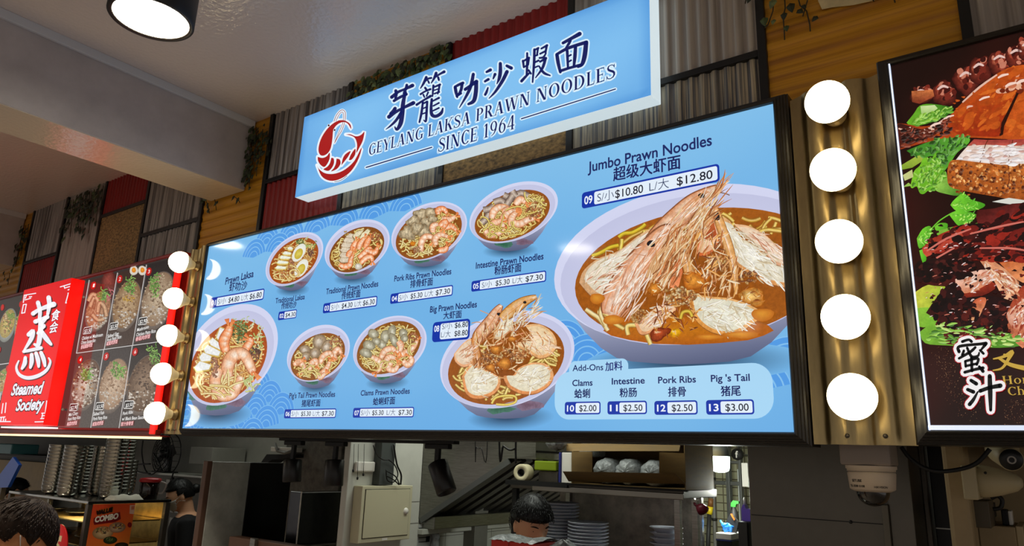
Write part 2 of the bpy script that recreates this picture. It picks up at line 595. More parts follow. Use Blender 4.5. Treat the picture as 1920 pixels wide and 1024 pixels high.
M_ceil = mat('gloss_ceiling_paint', (222, 208, 198), 0.11, spec=0.6, bump=0.3, bscale=48)
M_beam = mat('beam_paint', (184, 174, 170), 0.34, spec=0.5, bump=0.12, bscale=16, var=0.06, vscale=6)
M_beam_under = mat('beam_gloss_paint', (212, 196, 174), 0.13, spec=0.7, bump=0.2, bscale=45)
M_trimw = mat('cornice_paint', (205, 203, 203), 0.4)
M_floor = mat('floor_tile', (170, 160, 148), 0.35, var=0.12, vscale=3)
M_wall = mat('wall_plaster', (60, 55, 50), 0.7)
M_black = mat('black_metal', (18, 17, 17), 0.38)
M_blackm = mat('matt_black', (14, 14, 14), 0.6)
M_steel = mat('brushed_steel', (150, 148, 140), 0.33, metal=1.0, var=0.12, vscale=14, stretch=(1, 1, 12))
M_steel_d = mat('dull_steel', (96, 90, 82), 0.42, metal=0.75, var=0.14, vscale=5)
M_white = mat('white_plastic', (226, 222, 212), 0.35)

g = MB(); g.box(-14, 6, -9, 9, -0.1, 0.0)
tag(g.build('floor', M_floor), kind='structure')
g = MB(); g.box(-14, 6, -9, 2.3, ZC, ZC + 0.1)
tag(g.build('ceiling', M_ceil), kind='structure')

bm_ = MB(); bm_.box(-3.775, -3.445, -9, YW, 3.25, ZC, bev=0.004)
beam = tag(bm_.build('beam', M_beam), kind='structure')
u = MB(); u.box(-3.772, -3.448, -9, YW - 0.002, 3.247, 3.251); u.build('soffit', M_beam_under, beam)
c = MB(); c.box(-3.445, -3.425, -9, YW - 0.002, 3.622, ZC, bev=0.003); c.build('cornice', M_trimw, beam)
b2 = MB(); b2.box(-6.90, -6.575, -9, YW, 3.22, ZC, bev=0.004)
beam2 = tag(b2.build('beam', M_beam), kind='structure')
u = MB(); u.box(-6.897, -6.578, -9, YW - 0.002, 3.217, 3.221); u.build('soffit', M_beam_under, beam2)
c = MB(); c.box(-6.575, -6.555, -9, YW - 0.002, 3.622, ZC, bev=0.003); c.build('cornice', M_trimw, beam2)

wf = MB(); wf.box(-14, 6, YW + 0.012, 2.32, 1.935, ZC)
wall_front = tag(wf.build('wall_front', M_wall), kind='structure')

GREY = band_mat('grey_corrugated', [(0.25, (58, 52, 50)), (0.42, (120, 112, 108)), (0.5, (176, 168, 162)), (0.58, (84, 78, 76)), (0.75, (146, 138, 134))], 0, 34)
GREYL = band_mat('pale_corrugated', [(0.3, (120, 110, 102)), (0.5, (170, 160, 150)), (0.7, (190, 180, 168))], 0, 30)
GREYD = band_mat('streaked_corrugated', [(0.3, (38, 34, 34)), (0.43, (120, 116, 112)), (0.5, (190, 176, 150)), (0.57, (70, 74, 84)), (0.7, (168, 164, 160))], 0, 50)
RED = band_mat('red_corrugated', [(0.3, (118, 20, 18)), (0.5, (150, 30, 26)), (0.7, (132, 24, 22))], 0, 30)
YEL = band_mat('ochre_boards', [(0.28, (112, 66, 10)), (0.42, (176, 116, 22)), (0.55, (206, 146, 34)), (0.7, (150, 92, 14))], 2, 26, rough=0.5)
OSB = mat('chipboard', (142, 112, 70), 0.75, var=0.45, vscale=48, stretch=(1, 1, 1.8))


def panel(x0, x1, z0, z1, m, kind):
    """one sheet of cladding with real corrugations"""
    p = MB()
    if kind == 'flat':
        p.box(x0, x1, YW, YW + 0.014, z0, z1)
        nm = 'chipboard_panel'
    else:
        hor = kind == 'h'
        per = 0.052 if hor else 0.042
        a0, a1 = (z0, z1) if hor else (x0, x1)
        n = max(8, int((a1 - a0) / per * 10))
        vs = []
        for i in range(n + 1):
            a = a0 + (a1 - a0) * i / n
            ph = math.cos(2 * PI * a / per)
            y = YW + 0.0062 - (0.003 if hor else 0.0066) * max(-0.75, min(0.75, ph * 1.3))
            if hor: vs += [(x0, y, a), (x1, y, a)]
            else: vs += [(a, y, z0), (a, y, z1)]
        p.add(vs, [(2 * i, 2 * i + 1, 2 * i + 3, 2 * i + 2) for i in range(n)], True)
        nm = 'board_panel' if hor else 'corrugated_panel'
    return p.build(nm, m, wall_front)


XS = [-7.06, -6.40, -5.795, -5.18, -4.553, -3.868, -3.266, -2.62, -1.97, -1.322, -0.592, -0.04, 0.62, 1.28]
panel(XS[0], XS[1], 1.94, ZC, YEL, 'h')
panel(XS[1], XS[2], 3.222, ZC, GREY, 'v'); panel(XS[1], XS[2], 1.94, 3.222, RED, 'v')
panel(XS[2], XS[3], 1.94, ZC, GREYL, 'v')
panel(XS[3], XS[4], 3.398, ZC, RED, 'v'); panel(XS[3], XS[4], 1.94, 3.398, OSB, 'flat')
panel(XS[4], XS[5], 3.158, ZC, GREY, 'v'); panel(XS[4], XS[5], 1.94, 3.158, GREY, 'v')
panel(XS[5], XS[6], 1.94, ZC, YEL, 'h')
panel(XS[6], XS[7], 3.258, ZC, GREY, 'v'); panel(XS[6], XS[7], 1.94, 3.258, RED, 'v')
panel(XS[7], XS[8], 3.3, ZC, YEL, 'h'); panel(XS[7], XS[8], 1.94, 3.3, GREYD, 'v')
panel(XS[8], XS[9], 3.4, ZC, RED, 'v'); panel(XS[8], XS[9], 1.94, 3.4, OSB, 'flat')
panel(XS[9], XS[10], 3.153, ZC, GREYL, 'v'); panel(XS[9], XS[10], 1.94, 3.153, GREYD, 'v')
panel(XS[10], XS[11], 1.94, ZC, YEL, 'h')
panel(XS[11], XS[12], 1.94, ZC, GREYL, 'v')
panel(XS[12], XS[13], 1.94, ZC, YEL, 'h')


def batten(x0, x1, z0, z1):
    b = MB(); b.box(x0, x1, YW - 0.008, YW + 0.014, z0, z1, bev=0.002); b.build('batten', M_black, wall_front)


for x in XS[1:-1]:
    batten(x - 0.014, x + 0.014, 1.94, ZC - 0.001)
for i, z in ((1, 3.222), (3, 3.398), (4, 3.158), (6, 3.258), (7, 3.3), (8, 3.4), (9, 3.153)):
    batten(XS[i] + 0.014, XS[i + 1] - 0.014, z - 0.012, z + 0.012)

# torn sheet on the ochre boards by the ceiling, above the bulb column
t = MB()
pts = [(1533, -25), (1534, 2), (1541, 17), (1562, 13), (1600, 9), (1640, 0), (1700, -20)]
P3 = [onY(x, y, YW - 0.004) for x, y in pts]
t.prism(P3, (0, 0.003, 0))
torn = t.build('paper', mat('torn_paper', (214, 196, 150), 0.8, var=0.1, vscale=20))
tag(torn, 'torn cream paper sheet hanging on the ochre boards above the large bulb column', 'paper')


# ------------------------------------------------------------------ ivy hung on the clad wall
M_leaf = [mat('ivy_dark', (38, 44, 22), 0.5, var=0.3, vscale=30), mat('ivy_mid', (66, 80, 40), 0.5, var=0.3, vscale=30), mat('ivy_pale', (104, 116, 70), 0.5, var=0.25, vscale=30)]
M_stem = mat('ivy_stem', (60, 50, 28), 0.7)


def ivy(label, strands, leaf=0.03, seed=1, dens=0.02, full=False):
    """strands: lists of world points (on the wall); leaves are folded five-point blades along each strand"""
    rnd = random.Random(seed)
    base = strands[0][0]
    root = empty('ivy', base, label, 'ivy', 'ivy on the clad wall')
    lf = MB(); st = MB()
    for S in strands:
        st.tube([p + Vector((0, 0.002, 0)) for p in S], 0.0022, 5)
        for i in range(len(S) - 1):
            d = S[i + 1] - S[i]; k = max(1, int(d.length / dens))
            for j in range(k):
                p = S[i] + d * (j / k) + Vector((rnd.uniform(-1, 1) * leaf * 0.9, -rnd.uniform(0.002, 0.022), rnd.uniform(-1, 1) * leaf * 0.5))
                L_ = leaf * rnd.uniform(0.55, 1.15); W_ = L_ * rnd.uniform(0.55, 0.8)
                an = rnd.uniform(-0.9, 0.9) - PI / 2; tilt = rnd.uniform(0.1, 0.8)
                ax = Vector((math.cos(an), -0.35 * tilt, math.sin(an))).normalized()
                sd = ax.cross(Vector((0, -1, 0.15))).normalized()
                nn = ax.cross(sd).normalized() * (-0.25 * W_)
                q = [p, p + ax * L_ * 0.25 + sd * W_ * 0.55, p + ax * L_ * 0.6 + sd * W_ * 0.38, p + ax * L_, p + ax * L_ * 0.6 - sd * W_ * 0.38, p + ax * L_ * 0.25 - sd * W_ * 0.55, p + ax * L_ * 0.45 + nn]
                lf.cur = rnd.choice([0, 0, 1, 1, 2] if not full else [0, 0, 0, 1])
                lf.add(q, [(0, 1, 6), (1, 2, 6), (2, 3, 6), (3, 4, 6), (4, 5, 6), (5, 0, 6)])
    st.build('stem', M_stem, root)
    lf.build('leaves', M_leaf, root)
    return root


W3 = lambda x, y: onY(x, y, YW - 0.012)
ivy('ivy spilling down the ochre boards in the corner right of the grey ceiling beam',
    [[W3(480, 238), W3(478, 280), W3(470, 320), W3(466, 352)], [W3(492, 242), W3(490, 275), W3(488, 300)], [W3(500, 245), W3(502, 270), W3(500, 292)], [W3(474, 245), W3(470, 290), W3(463, 345)],
     [W3(484, 250), W3(482, 300), W3(480, 330)]], 0.045, 3, 0.012, True)
ivy('small ivy sprigs hanging on the ochre boards under the grey ceiling beam',
    [[W3(385, 374), W3(390, 388), W3(392, 400)], [W3(402, 374), W3(404, 386), W3(405, 394)], [W3(438, 368), W3(446, 374), W3(449, 380)], [W3(388, 370), W3(400, 372)]], 0.05, 5, 0.03, True)
ivy('wide ivy mat hanging from the ceiling on pale corrugated sheet above the red sign',
    [[W3(a, b - 10), W3(a - 3, b + d * 0.5), W3(a - 6, b + d)] for a, b, d in ((133, 385, 45), (142, 382, 30), (151, 378, 52), (160, 372, 66), (168, 368, 44), (176, 365, 40), (185, 362, 62), (193, 358, 36), (137, 384, 60), (156, 376, 40), (172, 367, 70))], 0.06, 7, 0.022, True)
ivy('dark ivy hanging beside the far ceiling beam at the left end of the wall',
    [[W3(48, 422), W3(44, 450), W3(38, 480)], [W3(53, 424), W3(50, 452), W3(46, 470)], [W3(42, 430), W3(36, 470), W3(30, 494)], [W3(18, 512), W3(16, 524), W3(14, 534)], [W3(8, 514), W3(8, 520)]], 0.06, 9, 0.02, True)
ivy('dense ivy behind the blue shop sign, beside the red corrugated panel',
    [[W3(x, 160 - (x - 665) * 0.43), W3(x, 172 - (x - 665) * 0.43), W3(x - 1, 184 - (x - 665) * 0.43)] for x in range(672, 838, 7)], 0.042, 11, 0.006)
ivy('sparse trailing ivy sprays on the ochre boards above the large bulb column',
    [[W3(1452, -24), W3(1500, -26), W3(1600, -27), W3(1672, -22)], [W3(1452, -20), W3(1449, 20), W3(1440, 45), W3(1434, 52)], [W3(1470, -20), W3(1472, 15), W3(1468, 30), W3(1470, 55), W3(1471, 74)], [W3(1492, -20), W3(1500, 10), W3(1512, 20), W3(1518, 45), W3(1519, 58)],
     [W3(1520, -20), W3(1512, 6), W3(1505, 30)], [W3(1630, -20), W3(1638, 2)], [W3(1672, -20), W3(1678, 4)]], 0.04, 13, 0.032)
ivy('single ivy tip hanging over the grey corrugated sheet right of the blue sign', [[W3(1400, -30), W3(1398, 0), W3(1397, 6)]], 0.035, 15, 0.03)

# ------------------------------------------------------------------ ceiling downlights: one in view, the rest of its row behind it
M_lens = mat('downlight_lens', (255, 250, 235), 0.4, emit=(255, 248, 230), estr=16.0)
M_hous = mat('black_housing', (26, 25, 26), 0.42)
for i, (dx, dy) in enumerate(DOWNLIGHTS):
    root = empty('downlight', (dx, dy, 3.46), 'black cylinder downlight with a bright lens on the glossy ceiling' if i == 0 else 'ceiling downlight out of view behind the viewer, black with a lit lens', 'ceiling light', 'ceiling downlights')
    T = Matrix.Translation((dx, dy, 0))
    h = MB(); h.lathe([(0.138, 3.462), (0.152, 3.46), (0.155, 3.464), (0.155, ZC), (0.0, ZC)], 48, T); h.build('housing', M_hous, root)
    r = MB(); r.lathe([(0.136, 3.466), (0.142, 3.4615), (0.139, 3.47)], 48, T); r.build('trim_ring', mat('pale_ring', (190, 180, 160), 0.3), root)
    l = MB(); l.lathe([(0.0, 3.468), (0.07, 3.466), (0.137, 3.467)], 48, T); l.build('lens', M_lens, root)
# ================================================================== light boxes
def ring_frame(rect, prof):
    """picture-frame moulding: prof = (outward offset, y) pairs carried round the rectangle, mitred corners"""
    x0, x1, z0, z1 = rect
    vs = []
    for o, y in prof:
        vs += [(x0 - o, y, z0 - o), (x1 + o, y, z0 - o), (x1 + o, y, z1 + o), (x0 - o, y, z1 + o)]
    fs = [(i * 4 + k, i * 4 + (k + 1) % 4, (i + 1) * 4 + (k + 1) % 4, (i + 1) * 4 + k) for i in range(len(prof) - 1) for k in range(4)]
    return vs, fs


STEP_PROF = [(-0.002, 2.001), (0.0, 1.990), (0.004, 1.986), (0.009, 1.988), (0.010, 1.995), (0.0165, 1.997), (0.0175, 2.004), (0.023, 2.006), (0.024, 2.014), (0.029, 2.016), (0.030, 2.024), (0.034, 2.028), (0.034, 2.118)]
M_frame = mat('black_frame_gloss', (22, 18, 14), 0.3, spec=0.6)
M_print = print_mat('backlit_print', 1.0, 0.075, 0.42, True, 75.0)
M_flatprint = print_mat('backlit_ink', 1.0, 0.075, 0.42, False)
NAVY = (28, 40, 98); NAVYT = (18, 52, 164); WHITE = (236, 244, 252)

# ------------------------------------------------------------------ the big blue menu
MR = (-3.517, -0.535, 1.943, 2.902)
menu = empty('menu_board', (-2.026, YF, 1.91), 'wide lit blue prawn noodle menu board with pictures of ten bowls', 'menu board')
f = MB(); f.add(*ring_frame(MR, STEP_PROF)); f.build('frame', M_frame, menu)
bk = MB(); bk.box(MR[0] - 0.03, MR[1] + 0.03, YF + 0.02, YW - 0.004, MR[2] - 0.03, MR[3] + 0.03); bk.build('casing', M_black, menu)


def menu_bg(x, z):
    """printed sky gradient of the sheet: paler towards the upper right and in soft clouds"""
    u = (x - MR[0]) / (MR[1] - MR[0]); v = (z - MR[2]) / (MR[3] - MR[2])
    n = noise.noise(Vector((u * 4.2, v * 2.4, 3.1))) * 0.5 + noise.noise(Vector((u * 9, v * 5, 7.7))) * 0.2
    t = 0.40 + 0.28 * v + 0.12 * u + n * 0.55
    t = max(0.0, min(1.0, t))
    return mixc((84, 156, 222), (136, 196, 236), t)


def bgpx(p):
    w = onY(p[0], p[1], YF)
    return menu_bg(w.x, w.z)


A = Art(YF, MR, 0.0001)
nx, nz = 64, 24
for i in range(nx):
    for j in range(nz):
        xs = [MR[0] + (MR[1] - MR[0]) * (i + a) / nx for a in (0, 1)]; zs = [MR[2] + (MR[3] - MR[2]) * (j + a) / nz for a in (0, 1)]
        q = [(xs[0], zs[0]), (xs[1], zs[0]), (xs[1], zs[1]), (xs[0], zs[1])]
        A.face(q, [A.ink(menu_bg(*p)) for p in q])
A.build('face_sheet', M_flatprint, menu, 'pale sky blue backlit sheet')


# scallop waves: overlapping fans of rings, laid in the sheet's own metres
def waves(A, cells, R, x0, z0):
    cells = sorted(set(cells), key=lambda c: -c[1])
    for (i, j) in cells:
        cx = x0 + i * R * 1.0 + (R * 0.5 if False else 0); cz = z0 + j * R * 0.42
        base = menu_bg(cx, cz)
        dk = mixc(base, (72, 146, 226), 0.75); lt = mixc(base, (150, 205, 245), 0.45)
        for k, (r, c) in enumerate(((1.0, lt), (0.965, dk), (0.80, lt), (0.755, dk), (0.58, lt), (0.535, dk), (0.36, lt), (0.315, dk))):
            ring = [(cx + R * r * math.cos(a), cz + R * r * math.sin(a)) for a in [PI * 0.06 + (PI * 0.88) * t / 20 for t in range(21)]]
            pts = ring + [(cx, cz)]
            n = len(ring)
            for t in range(n - 1):
                A.face([(cx, cz), ring[t], ring[t + 1]], [A.ink(c)] * 3)
            A.up()


W = Art(YF, MR, 0.0002, 1e-6)
def wave_list(pxs, R, x0, z0):
    """scallops whose middles lie inside the outline pxs (picture points)"""
    poly = [(onY(x, y, YF).x, onY(x, y, YF).z) for x, y in pxs]
    out = []
    for j in range(-40, 40):
        for i in range(-60, 60):
            ii = i + (0.5 if j % 2 else 0.0)
            cx = x0 + ii * R * 1.9; cz = z0 + j * R * 0.56 + R * 0.5
            inside = False
            for a in range(len(poly)):
                (xa, za), (xb, zb) = poly[a], poly[a - 1]
                if (za > cz) != (zb > cz) and cx < (xb - xa) * (cz - za) / (zb - za) + xa: inside = not inside
            if inside: out.append((ii * 1.9, (cz - R * 0.5 - z0) / (R * 0.42)))
    return out
waves(W, wave_list([(440, 478), (470, 440), (560, 405), (690, 372), (765, 340), (762, 388), (700, 400), (640, 420), (560, 440), (500, 466), (470, 486)], 0.1, -3.0, 2.5), 0.1, -3.0, 2.5)
waves(W, wave_list([(330, 810), (340, 745), (380, 770), (450, 735), (470, 700), (505, 705), (530, 745), (520, 812)], 0.1, -3.02, 1.95), 0.1, -3.02, 1.95)
waves(W, wave_list([(1020, 575), (1055, 575), (1100, 630), (1190, 690), (1390, 690), (1440, 650), (1500, 600), (1500, 690), (1420, 735), (1100, 730), (1050, 660)], 0.095, -0.90, 2.0), 0.095, -0.90, 2.0)
W.build('wave_pattern', M_flatprint, menu, 'printed blue scallop waves')

# ------------------------------------------------------------------ ingredients drawn as a food photographer shows them
ROCK = random.Random(42)


def inside(p, E, k=1.0):
    cx, cy, hx, hy, c = E
    u = (p[0] - cx) / (hx * k); v = -(p[1] - cy) / (hy * k); q = math.sqrt(1 - c * c)
    w = (v - c * u) / q
    return u * u + w * w < 1


def noodles(A, E, count, w, rnd, pal=((240, 220, 126), (222, 186, 92), (246, 232, 164)), edge=(112, 70, 22), zone=None, curl=0.5, k=0.93):
    cx, cy, hx, hy, c = E
    if zone is None: count = int(count * 1.7)
    made = 0; tries = 0
    while made < count and tries < count * 12:
        tries += 1
        p = (cx + rnd.uniform(-hx, hx), cy + rnd.uniform(-hy, hy))
        if not inside(p, E, k) or (zone and not zone(p)): continue
        a = rnd.uniform(0, 2 * PI); da = rnd.uniform(-curl, curl); path = [p]
        for _ in range(rnd.randint(5, 11)):
            a += da + rnd.uniform(-0.2, 0.2)
            q = (path[-1][0] + math.cos(a) * w * 1.15, path[-1][1] + math.sin(a) * w * 1.0)
            if not inside(q, E, k): break
            path.append(q)
        if len(path) < 4: continue
        col = rnd.choice(pal); lo = mixc(col, edge, 0.55); hi = mixc(col, (255, 246, 200), 0.4)
        A.ribbon(spline(path, 2), w * rnd.uniform(0.85, 1.1), [edge, lo, hi, col, edge], 0.12)
        made += 1


def prawn(A, pts, w, rnd=ROCK, pal=None, tail=True):
    """peeled cooked prawn: thick head end first, ringed body, tail fan last"""
    base, stripe, edge = pal or ((246, 224, 202), (230, 156, 108), (166, 100, 62))
    path = spline(pts, 6); n = len(path)
    ws = [w * (0.62 + 0.5 * math.sin(min(1, i / (n * 0.45)) * PI / 2) - 0.62 * (i / (n - 1)) ** 1.6) for i in range(n)]
    seg = rnd.uniform(5.2, 6.8)
    def al(i, m):
        t = i / (m - 1) * seg; fr = t - math.floor(t)
        return (stripe, 0.62 if fr < 0.3 else (0.28 if fr < 0.55 else 0.05))
    A.ribbon(path, [x + w * 0.10 for x in ws], [edge, edge], 0.3)
    A.ribbon(path, ws, [mixc(stripe, edge, 0.5), mixc(base, stripe, 0.5), base, (252, 236, 218), mixc(base, stripe, 0.35), mixc(stripe, edge, 0.4)], 0.28, al)
    if tail:
        p, q = path[-1], path[-4]
        dx, dy = p[0] - q[0], p[1] - q[1]; d = math.hypot(dx, dy) or 1; dx, dy = dx / d, dy / d
        for s in (-0.5, 0.5):
            A.poly([(p[0] - dx * w * .2, p[1] - dy * w * .2), (p[0] + dx * w * .6 - dy * w * s * 1.1, p[1] + dy * w * .6 + dx * w * s * 1.1), (p[0] + dx * w * .75 - dy * w * s * .2, p[1] + dy * w * .75 + dx * w * s * .2)], (214, 108, 56), 0.3, (240, 160, 96))


def blob(A, x, y, rx, ry, cc, ce, g=0.5, rnd=ROCK, rough=0.15, rot=0.0, n=16):
    ph = rnd.uniform(0, 6)
    ring = []
    for i in range(n):
        a = 2 * PI * i / n; k = 1 + rough * (math.sin(3 * a + ph) * 0.6 + rnd.uniform(-0.5, 0.5))
        u, v = rx * k * math.cos(a), ry * k * math.sin(a)
        ring.append((x + u * math.cos(rot) - v * math.sin(rot), y + u * math.sin(rot) + v * math.cos(rot)))
    A.fan((x - rx * 0.15, y - ry * 0.2), ring, cc, ce, g)


def crumbs(A, x, y, rx, ry, n, s, pals, rnd=ROCK, g=0.5):
    for _ in range(n):
        a = rnd.uniform(0, 2 * PI); r = math.sqrt(rnd.random())
        c = rnd.choice(pals)
        blob(A, x + rx * r * math.cos(a), y + ry * r * math.sin(a), s * rnd.uniform(.6, 1.3), s * rnd.uniform(.5, 1.0), mixc(c, (255, 240, 210), .3), mixc(c, (60, 30, 10), .45), g, rnd, .3, rnd.uniform(0, 3), 8)


def sprigs(A, x, y, rx, ry, n, w, pals, rnd=ROCK):
    for _ in range(n):
        a = rnd.uniform(0, 2 * PI); r = math.sqrt(rnd.random()); p = (x + rx * r * math.cos(a), y + ry * r * math.sin(a))
        b = rnd.uniform(0, 2 * PI); l = w * rnd.uniform(2.5, 5)
        c = rnd.choice(pals)
        A.ribbon(spline([p, (p[0] + l * .5 * math.cos(b), p[1] + l * .5 * math.sin(b)), (p[0] + l * math.cos(b + .5), p[1] + l * math.sin(b + .5))], 3), w, [mixc(c, (20, 30, 8), .4), mixc(c, (230, 240, 170), .3), mixc(c, (20, 30, 8), .3)], .3)


def fillet(A, pts, top, edge, g=0.2):
    A.poly(pts, edge, g)
    cx = sum(p[0] for p in pts) / len(pts); cy = sum(p[1] for p in pts) / len(pts)
    A.fan((cx, cy), [(cx + (p[0] - cx) * .86, cy + (p[1] - cy) * .84 - .5) for p in pts], mixc(top, (255, 255, 255), .25), top, g)


def bowl(A, rim, inn, base, bw, soup=(168, 92, 26), patches=True, foot=3.0, lip=(210, 213, 240), shade=(172, 174, 208), rnd=ROCK):
    cx, cy, hx, hy, c = rim
    lower = ell(cx, cy, hx, hy, c, 40, PI * 1.02, PI * 1.98)
    # contact shade printed under the bowl
    sh = ell(base[0] + bw * .3, base[1] + 1, bw * 2.3, hy * 0.26, .15, 28)
    A.fan((base[0] + bw * .1, base[1] - 2), sh, (16, 36, 64), bgpx, 0, 4, 1.3)
    L0, R0 = lower[0], lower[-1]
    def curve(P, bx):
        return [(P[0] + (bx - P[0]) * t, P[1] + (base[1] - P[1]) * (1 - (1 - t) ** 1.9)) for t in (0, .2, .4, .6, .8, 1)]
    cl = curve(L0, base[0] - bw); cr = curve(R0, base[0] + bw)
    body = cl + [(base[0] - bw * .5, base[1] + foot * .5), (base[0], base[1] + foot * .8), (base[0] + bw * .5, base[1] + foot * .5)] + cr[::-1]
    A.poly(body + [], mixc(lip, (255, 255, 255), .1), 0, mixc(shade, (50, 60, 90), .7), (0.12, 1))
    if patches:
        for fx, fy, col in ((-0.12, .80, (34, 92, 62)), (0.46, .74, (106, 78, 96)), (-.62, .62, (52, 108, 84))):
            x = base[0] + fx * hx * .75 + (cx - base[0]) * .25; y = cy + (base[1] - cy) * fy + hy * .06
            y = min(y, base[1] - 2)
            blob(A, x, y, bw * .72, max(2.4, hy * .10), col, mixc(col, (190, 190, 220), .25), .25, rnd, .25)
    A.fan((cx, cy), ell(*rim, n=56), mixc(lip, shade, .25), lip, 0, 3)
    A.fan((cx, cy), ell(cx + (inn[0] - cx) * .5, cy + (inn[1] - cy) * .5, (hx + inn[2]) / 2 + hx * .03, (hy + inn[3]) / 2 + hy * .03, (c + inn[4]) / 2, 48), lip, mixc(lip, shade, .45), 0, 3)
    A.fan((inn[0], inn[1]), ell(*inn, n=52), mixc(soup, (60, 26, 4), .35), mixc(soup, (96, 54, 20), .25), .25, 3)


PRAWN_O = ((248, 208, 174), (232, 126, 66), (170, 80, 34))
TAU = [(226, 226, 214), (196, 160, 70)]


def dish(name_label):
    return Art(YF, MR, 0.0011, 7e-6), name_label


def done(A, label):
    A.build('dish_picture', M_print, menu, label)


def in_poly(p, poly):
    c = False
    for a in range(len(poly)):
        (xa, ya), (xb, yb) = poly[a], poly[a - 1]
        if (ya > p[1]) != (yb > p[1]) and p[0] < (xb - xa) * (p[1] - ya) / (yb - ya) + xa: c = not c
    return c


def fibers(A, poly, n, ang, ln, w, pal, rnd, jit=.25, k=None, g=.15):
    """strands, creases and glints lying along one direction inside an outline"""
    xs = [p[0] for p in poly]; ys = [p[1] for p in poly]; made = 0
    for _ in range(n * 8):
        if made >= n: break
        p = (rnd.uniform(min(xs), max(xs)), rnd.uniform(min(ys), max(ys)))
        if not in_poly(p, poly): continue
        a = math.radians(ang) + rnd.gauss(0, jit); l = ln * rnd.uniform(.5, 1.3); b = rnd.uniform(-.35, .35)
        q = (p[0] + l * .5 * math.cos(a), p[1] - l * .5 * math.sin(a)); r = (q[0] + l * .5 * math.cos(a + b), q[1] - l * .5 * math.sin(a + b))
        pts = [p, q, r] if k is None else [k(p), k(q), k(r)]
        c = rnd.choice(pal); ww = w * rnd.uniform(.5, 1.3)
        A.ribbon(spline(pts, 2), [ww * .3, ww * .8, ww, ww * .8, ww * .2], [mixc(c, (60, 26, 8), .3), c, mixc(c, (255, 248, 232), .25)] if w < 8 else [c, c], g)
        made += 1


# 1 prawn laksa, large, lower left
A = Art(YF, MR, 0.0011)
r_ = random.Random(1)
bowl(A, (432, 665, 89, 95, .32), (428, 678, 73, 78, .36), (404, 777), 26, (196, 84, 22), rnd=r_)
E1 = (428, 678, 73, 78, .36)
noodles(A, E1, 95, 4.6, r_, ((236, 206, 120), (214, 158, 74), (238, 218, 160)), (150, 72, 22), curl=.3)
sprigs(A, 478, 640, 16, 34, 26, 2.4, [(214, 220, 150), (226, 228, 190), (170, 190, 90)], r_)
sprigs(A, 462, 602, 20, 12, 16, 1.6, [(226, 232, 200), (190, 206, 150)], r_)
for pts in ([(404, 634), (412, 612), (428, 618), (426, 642), (418, 648)], [(390, 640), (398, 632), (420, 650), (414, 658), (394, 648)], [(380, 655), (388, 645), (416, 660), (412, 670), (384, 664)], [(372, 670), (380, 660), (398, 668), (396, 678), (376, 680)], [(362, 690), (374, 676), (398, 684), (394, 694), (368, 698)]):
    fillet(A, [(x, y + 3) for x, y in pts], (210, 170, 70), (150, 104, 30))
    fillet(A, pts, (232, 234, 232), (206, 176, 96))
crumbs(A, 450, 622, 15, 22, 90, 2.4, [(52, 92, 30), (86, 130, 50), (130, 160, 80), (40, 70, 24)], r_)
crumbs(A, 475, 662, 13, 17, 70, 2.4, [(84, 44, 40), (60, 28, 24), (120, 66, 50)], r_)
prawn(A, [(424, 660), (420, 640), (428, 622), (430, 612)], 20, r_, PRAWN_O)
prawn(A, [(452, 668), (462, 652), (470, 640), (466, 636)], 15, r_, PRAWN_O)
prawn(A, [(430, 716), (426, 692), (436, 668), (456, 664), (470, 688), (474, 698)], 24, r_)
prawn(A, [(412, 692), (404, 714), (414, 740), (436, 738), (448, 716), (452, 706)], 23, r_, tail=False)
crumbs(A, 402, 690, 7, 20, 26, 3.0, [(186, 120, 90), (150, 90, 64)], r_)
crumbs(A, 376, 706, 10, 8, 14, 3.0, [(220, 120, 60), (200, 90, 40)], r_)
noodles(A, E1, 22, 4.4, r_, ((240, 226, 160), (230, 204, 120)), (150, 92, 34), zone=lambda p: p[1] > 722 and p[0] < 440, curl=.25)
sprigs(A, 470, 716, 14, 16, 14, 3.0, [(226, 226, 170), (206, 210, 130)], r_)
done(A, 'printed large bowl of prawn laksa with green herbs at the lower left')

# 2 traditional laksa with egg halves
A = Art(YF, MR, 0.0011); r_ = random.Random(2)
E2 = (551, 489, 46, 43.5, .42)
bowl(A, (552, 486, 54, 50.6, .43), E2, (545, 543), 14, (186, 88, 26), rnd=r_)
noodles(A, E2, 60, 3.0, r_, ((232, 206, 124), (206, 156, 76)), (140, 72, 24))
sprigs(A, 572, 456, 20, 9, 26, 1.6, [(176, 200, 100), (90, 130, 50), (220, 230, 170)], r_)
crumbs(A, 563, 455, 8, 6, 30, 1.6, [(60, 100, 36), (100, 140, 60)], r_)
crumbs(A, 583, 473, 6, 9, 36, 1.7, [(90, 44, 36), (60, 30, 26), (130, 66, 50)], r_)
for y, x0, x1 in ((468, 537, 551), (477, 528, 548), (485, 522, 547), (494, 517, 543), (504, 514, 539)):
    fillet(A, [(x0, y), (x0 + 5, y - 5), (x1, y - 2), (x1 - 2, y + 4), (x0 + 4, y + 5)], (214, 178, 84), (166, 118, 34))
    fillet(A, [(x0 + 1, y - 1), (x0 + 6, y - 6), (x1 - 1, y - 3), (x1 - 3, y + 1), (x0 + 5, y + 1)], (232, 236, 220), (222, 212, 150))
for ex, ey in ((560.5, 474), (565, 503)):
    A.fan((ex, ey), ell(ex, ey, 13, 17, .5, 28), (250, 250, 244), (226, 226, 214), 0)
    A.fan((ex - .5, ey + 1.5), ell(ex - .5, ey + 2, 8, 10.2, .4, 22), (222, 206, 96), (196, 170, 50), .15)
crumbs(A, 546, 500, 5, 14, 22, 2.4, [(190, 116, 76), (150, 84, 50)], r_)
crumbs(A, 530, 514, 14, 7, 20, 2.2, [(222, 110, 50), (196, 84, 36), (240, 200, 140)], r_)
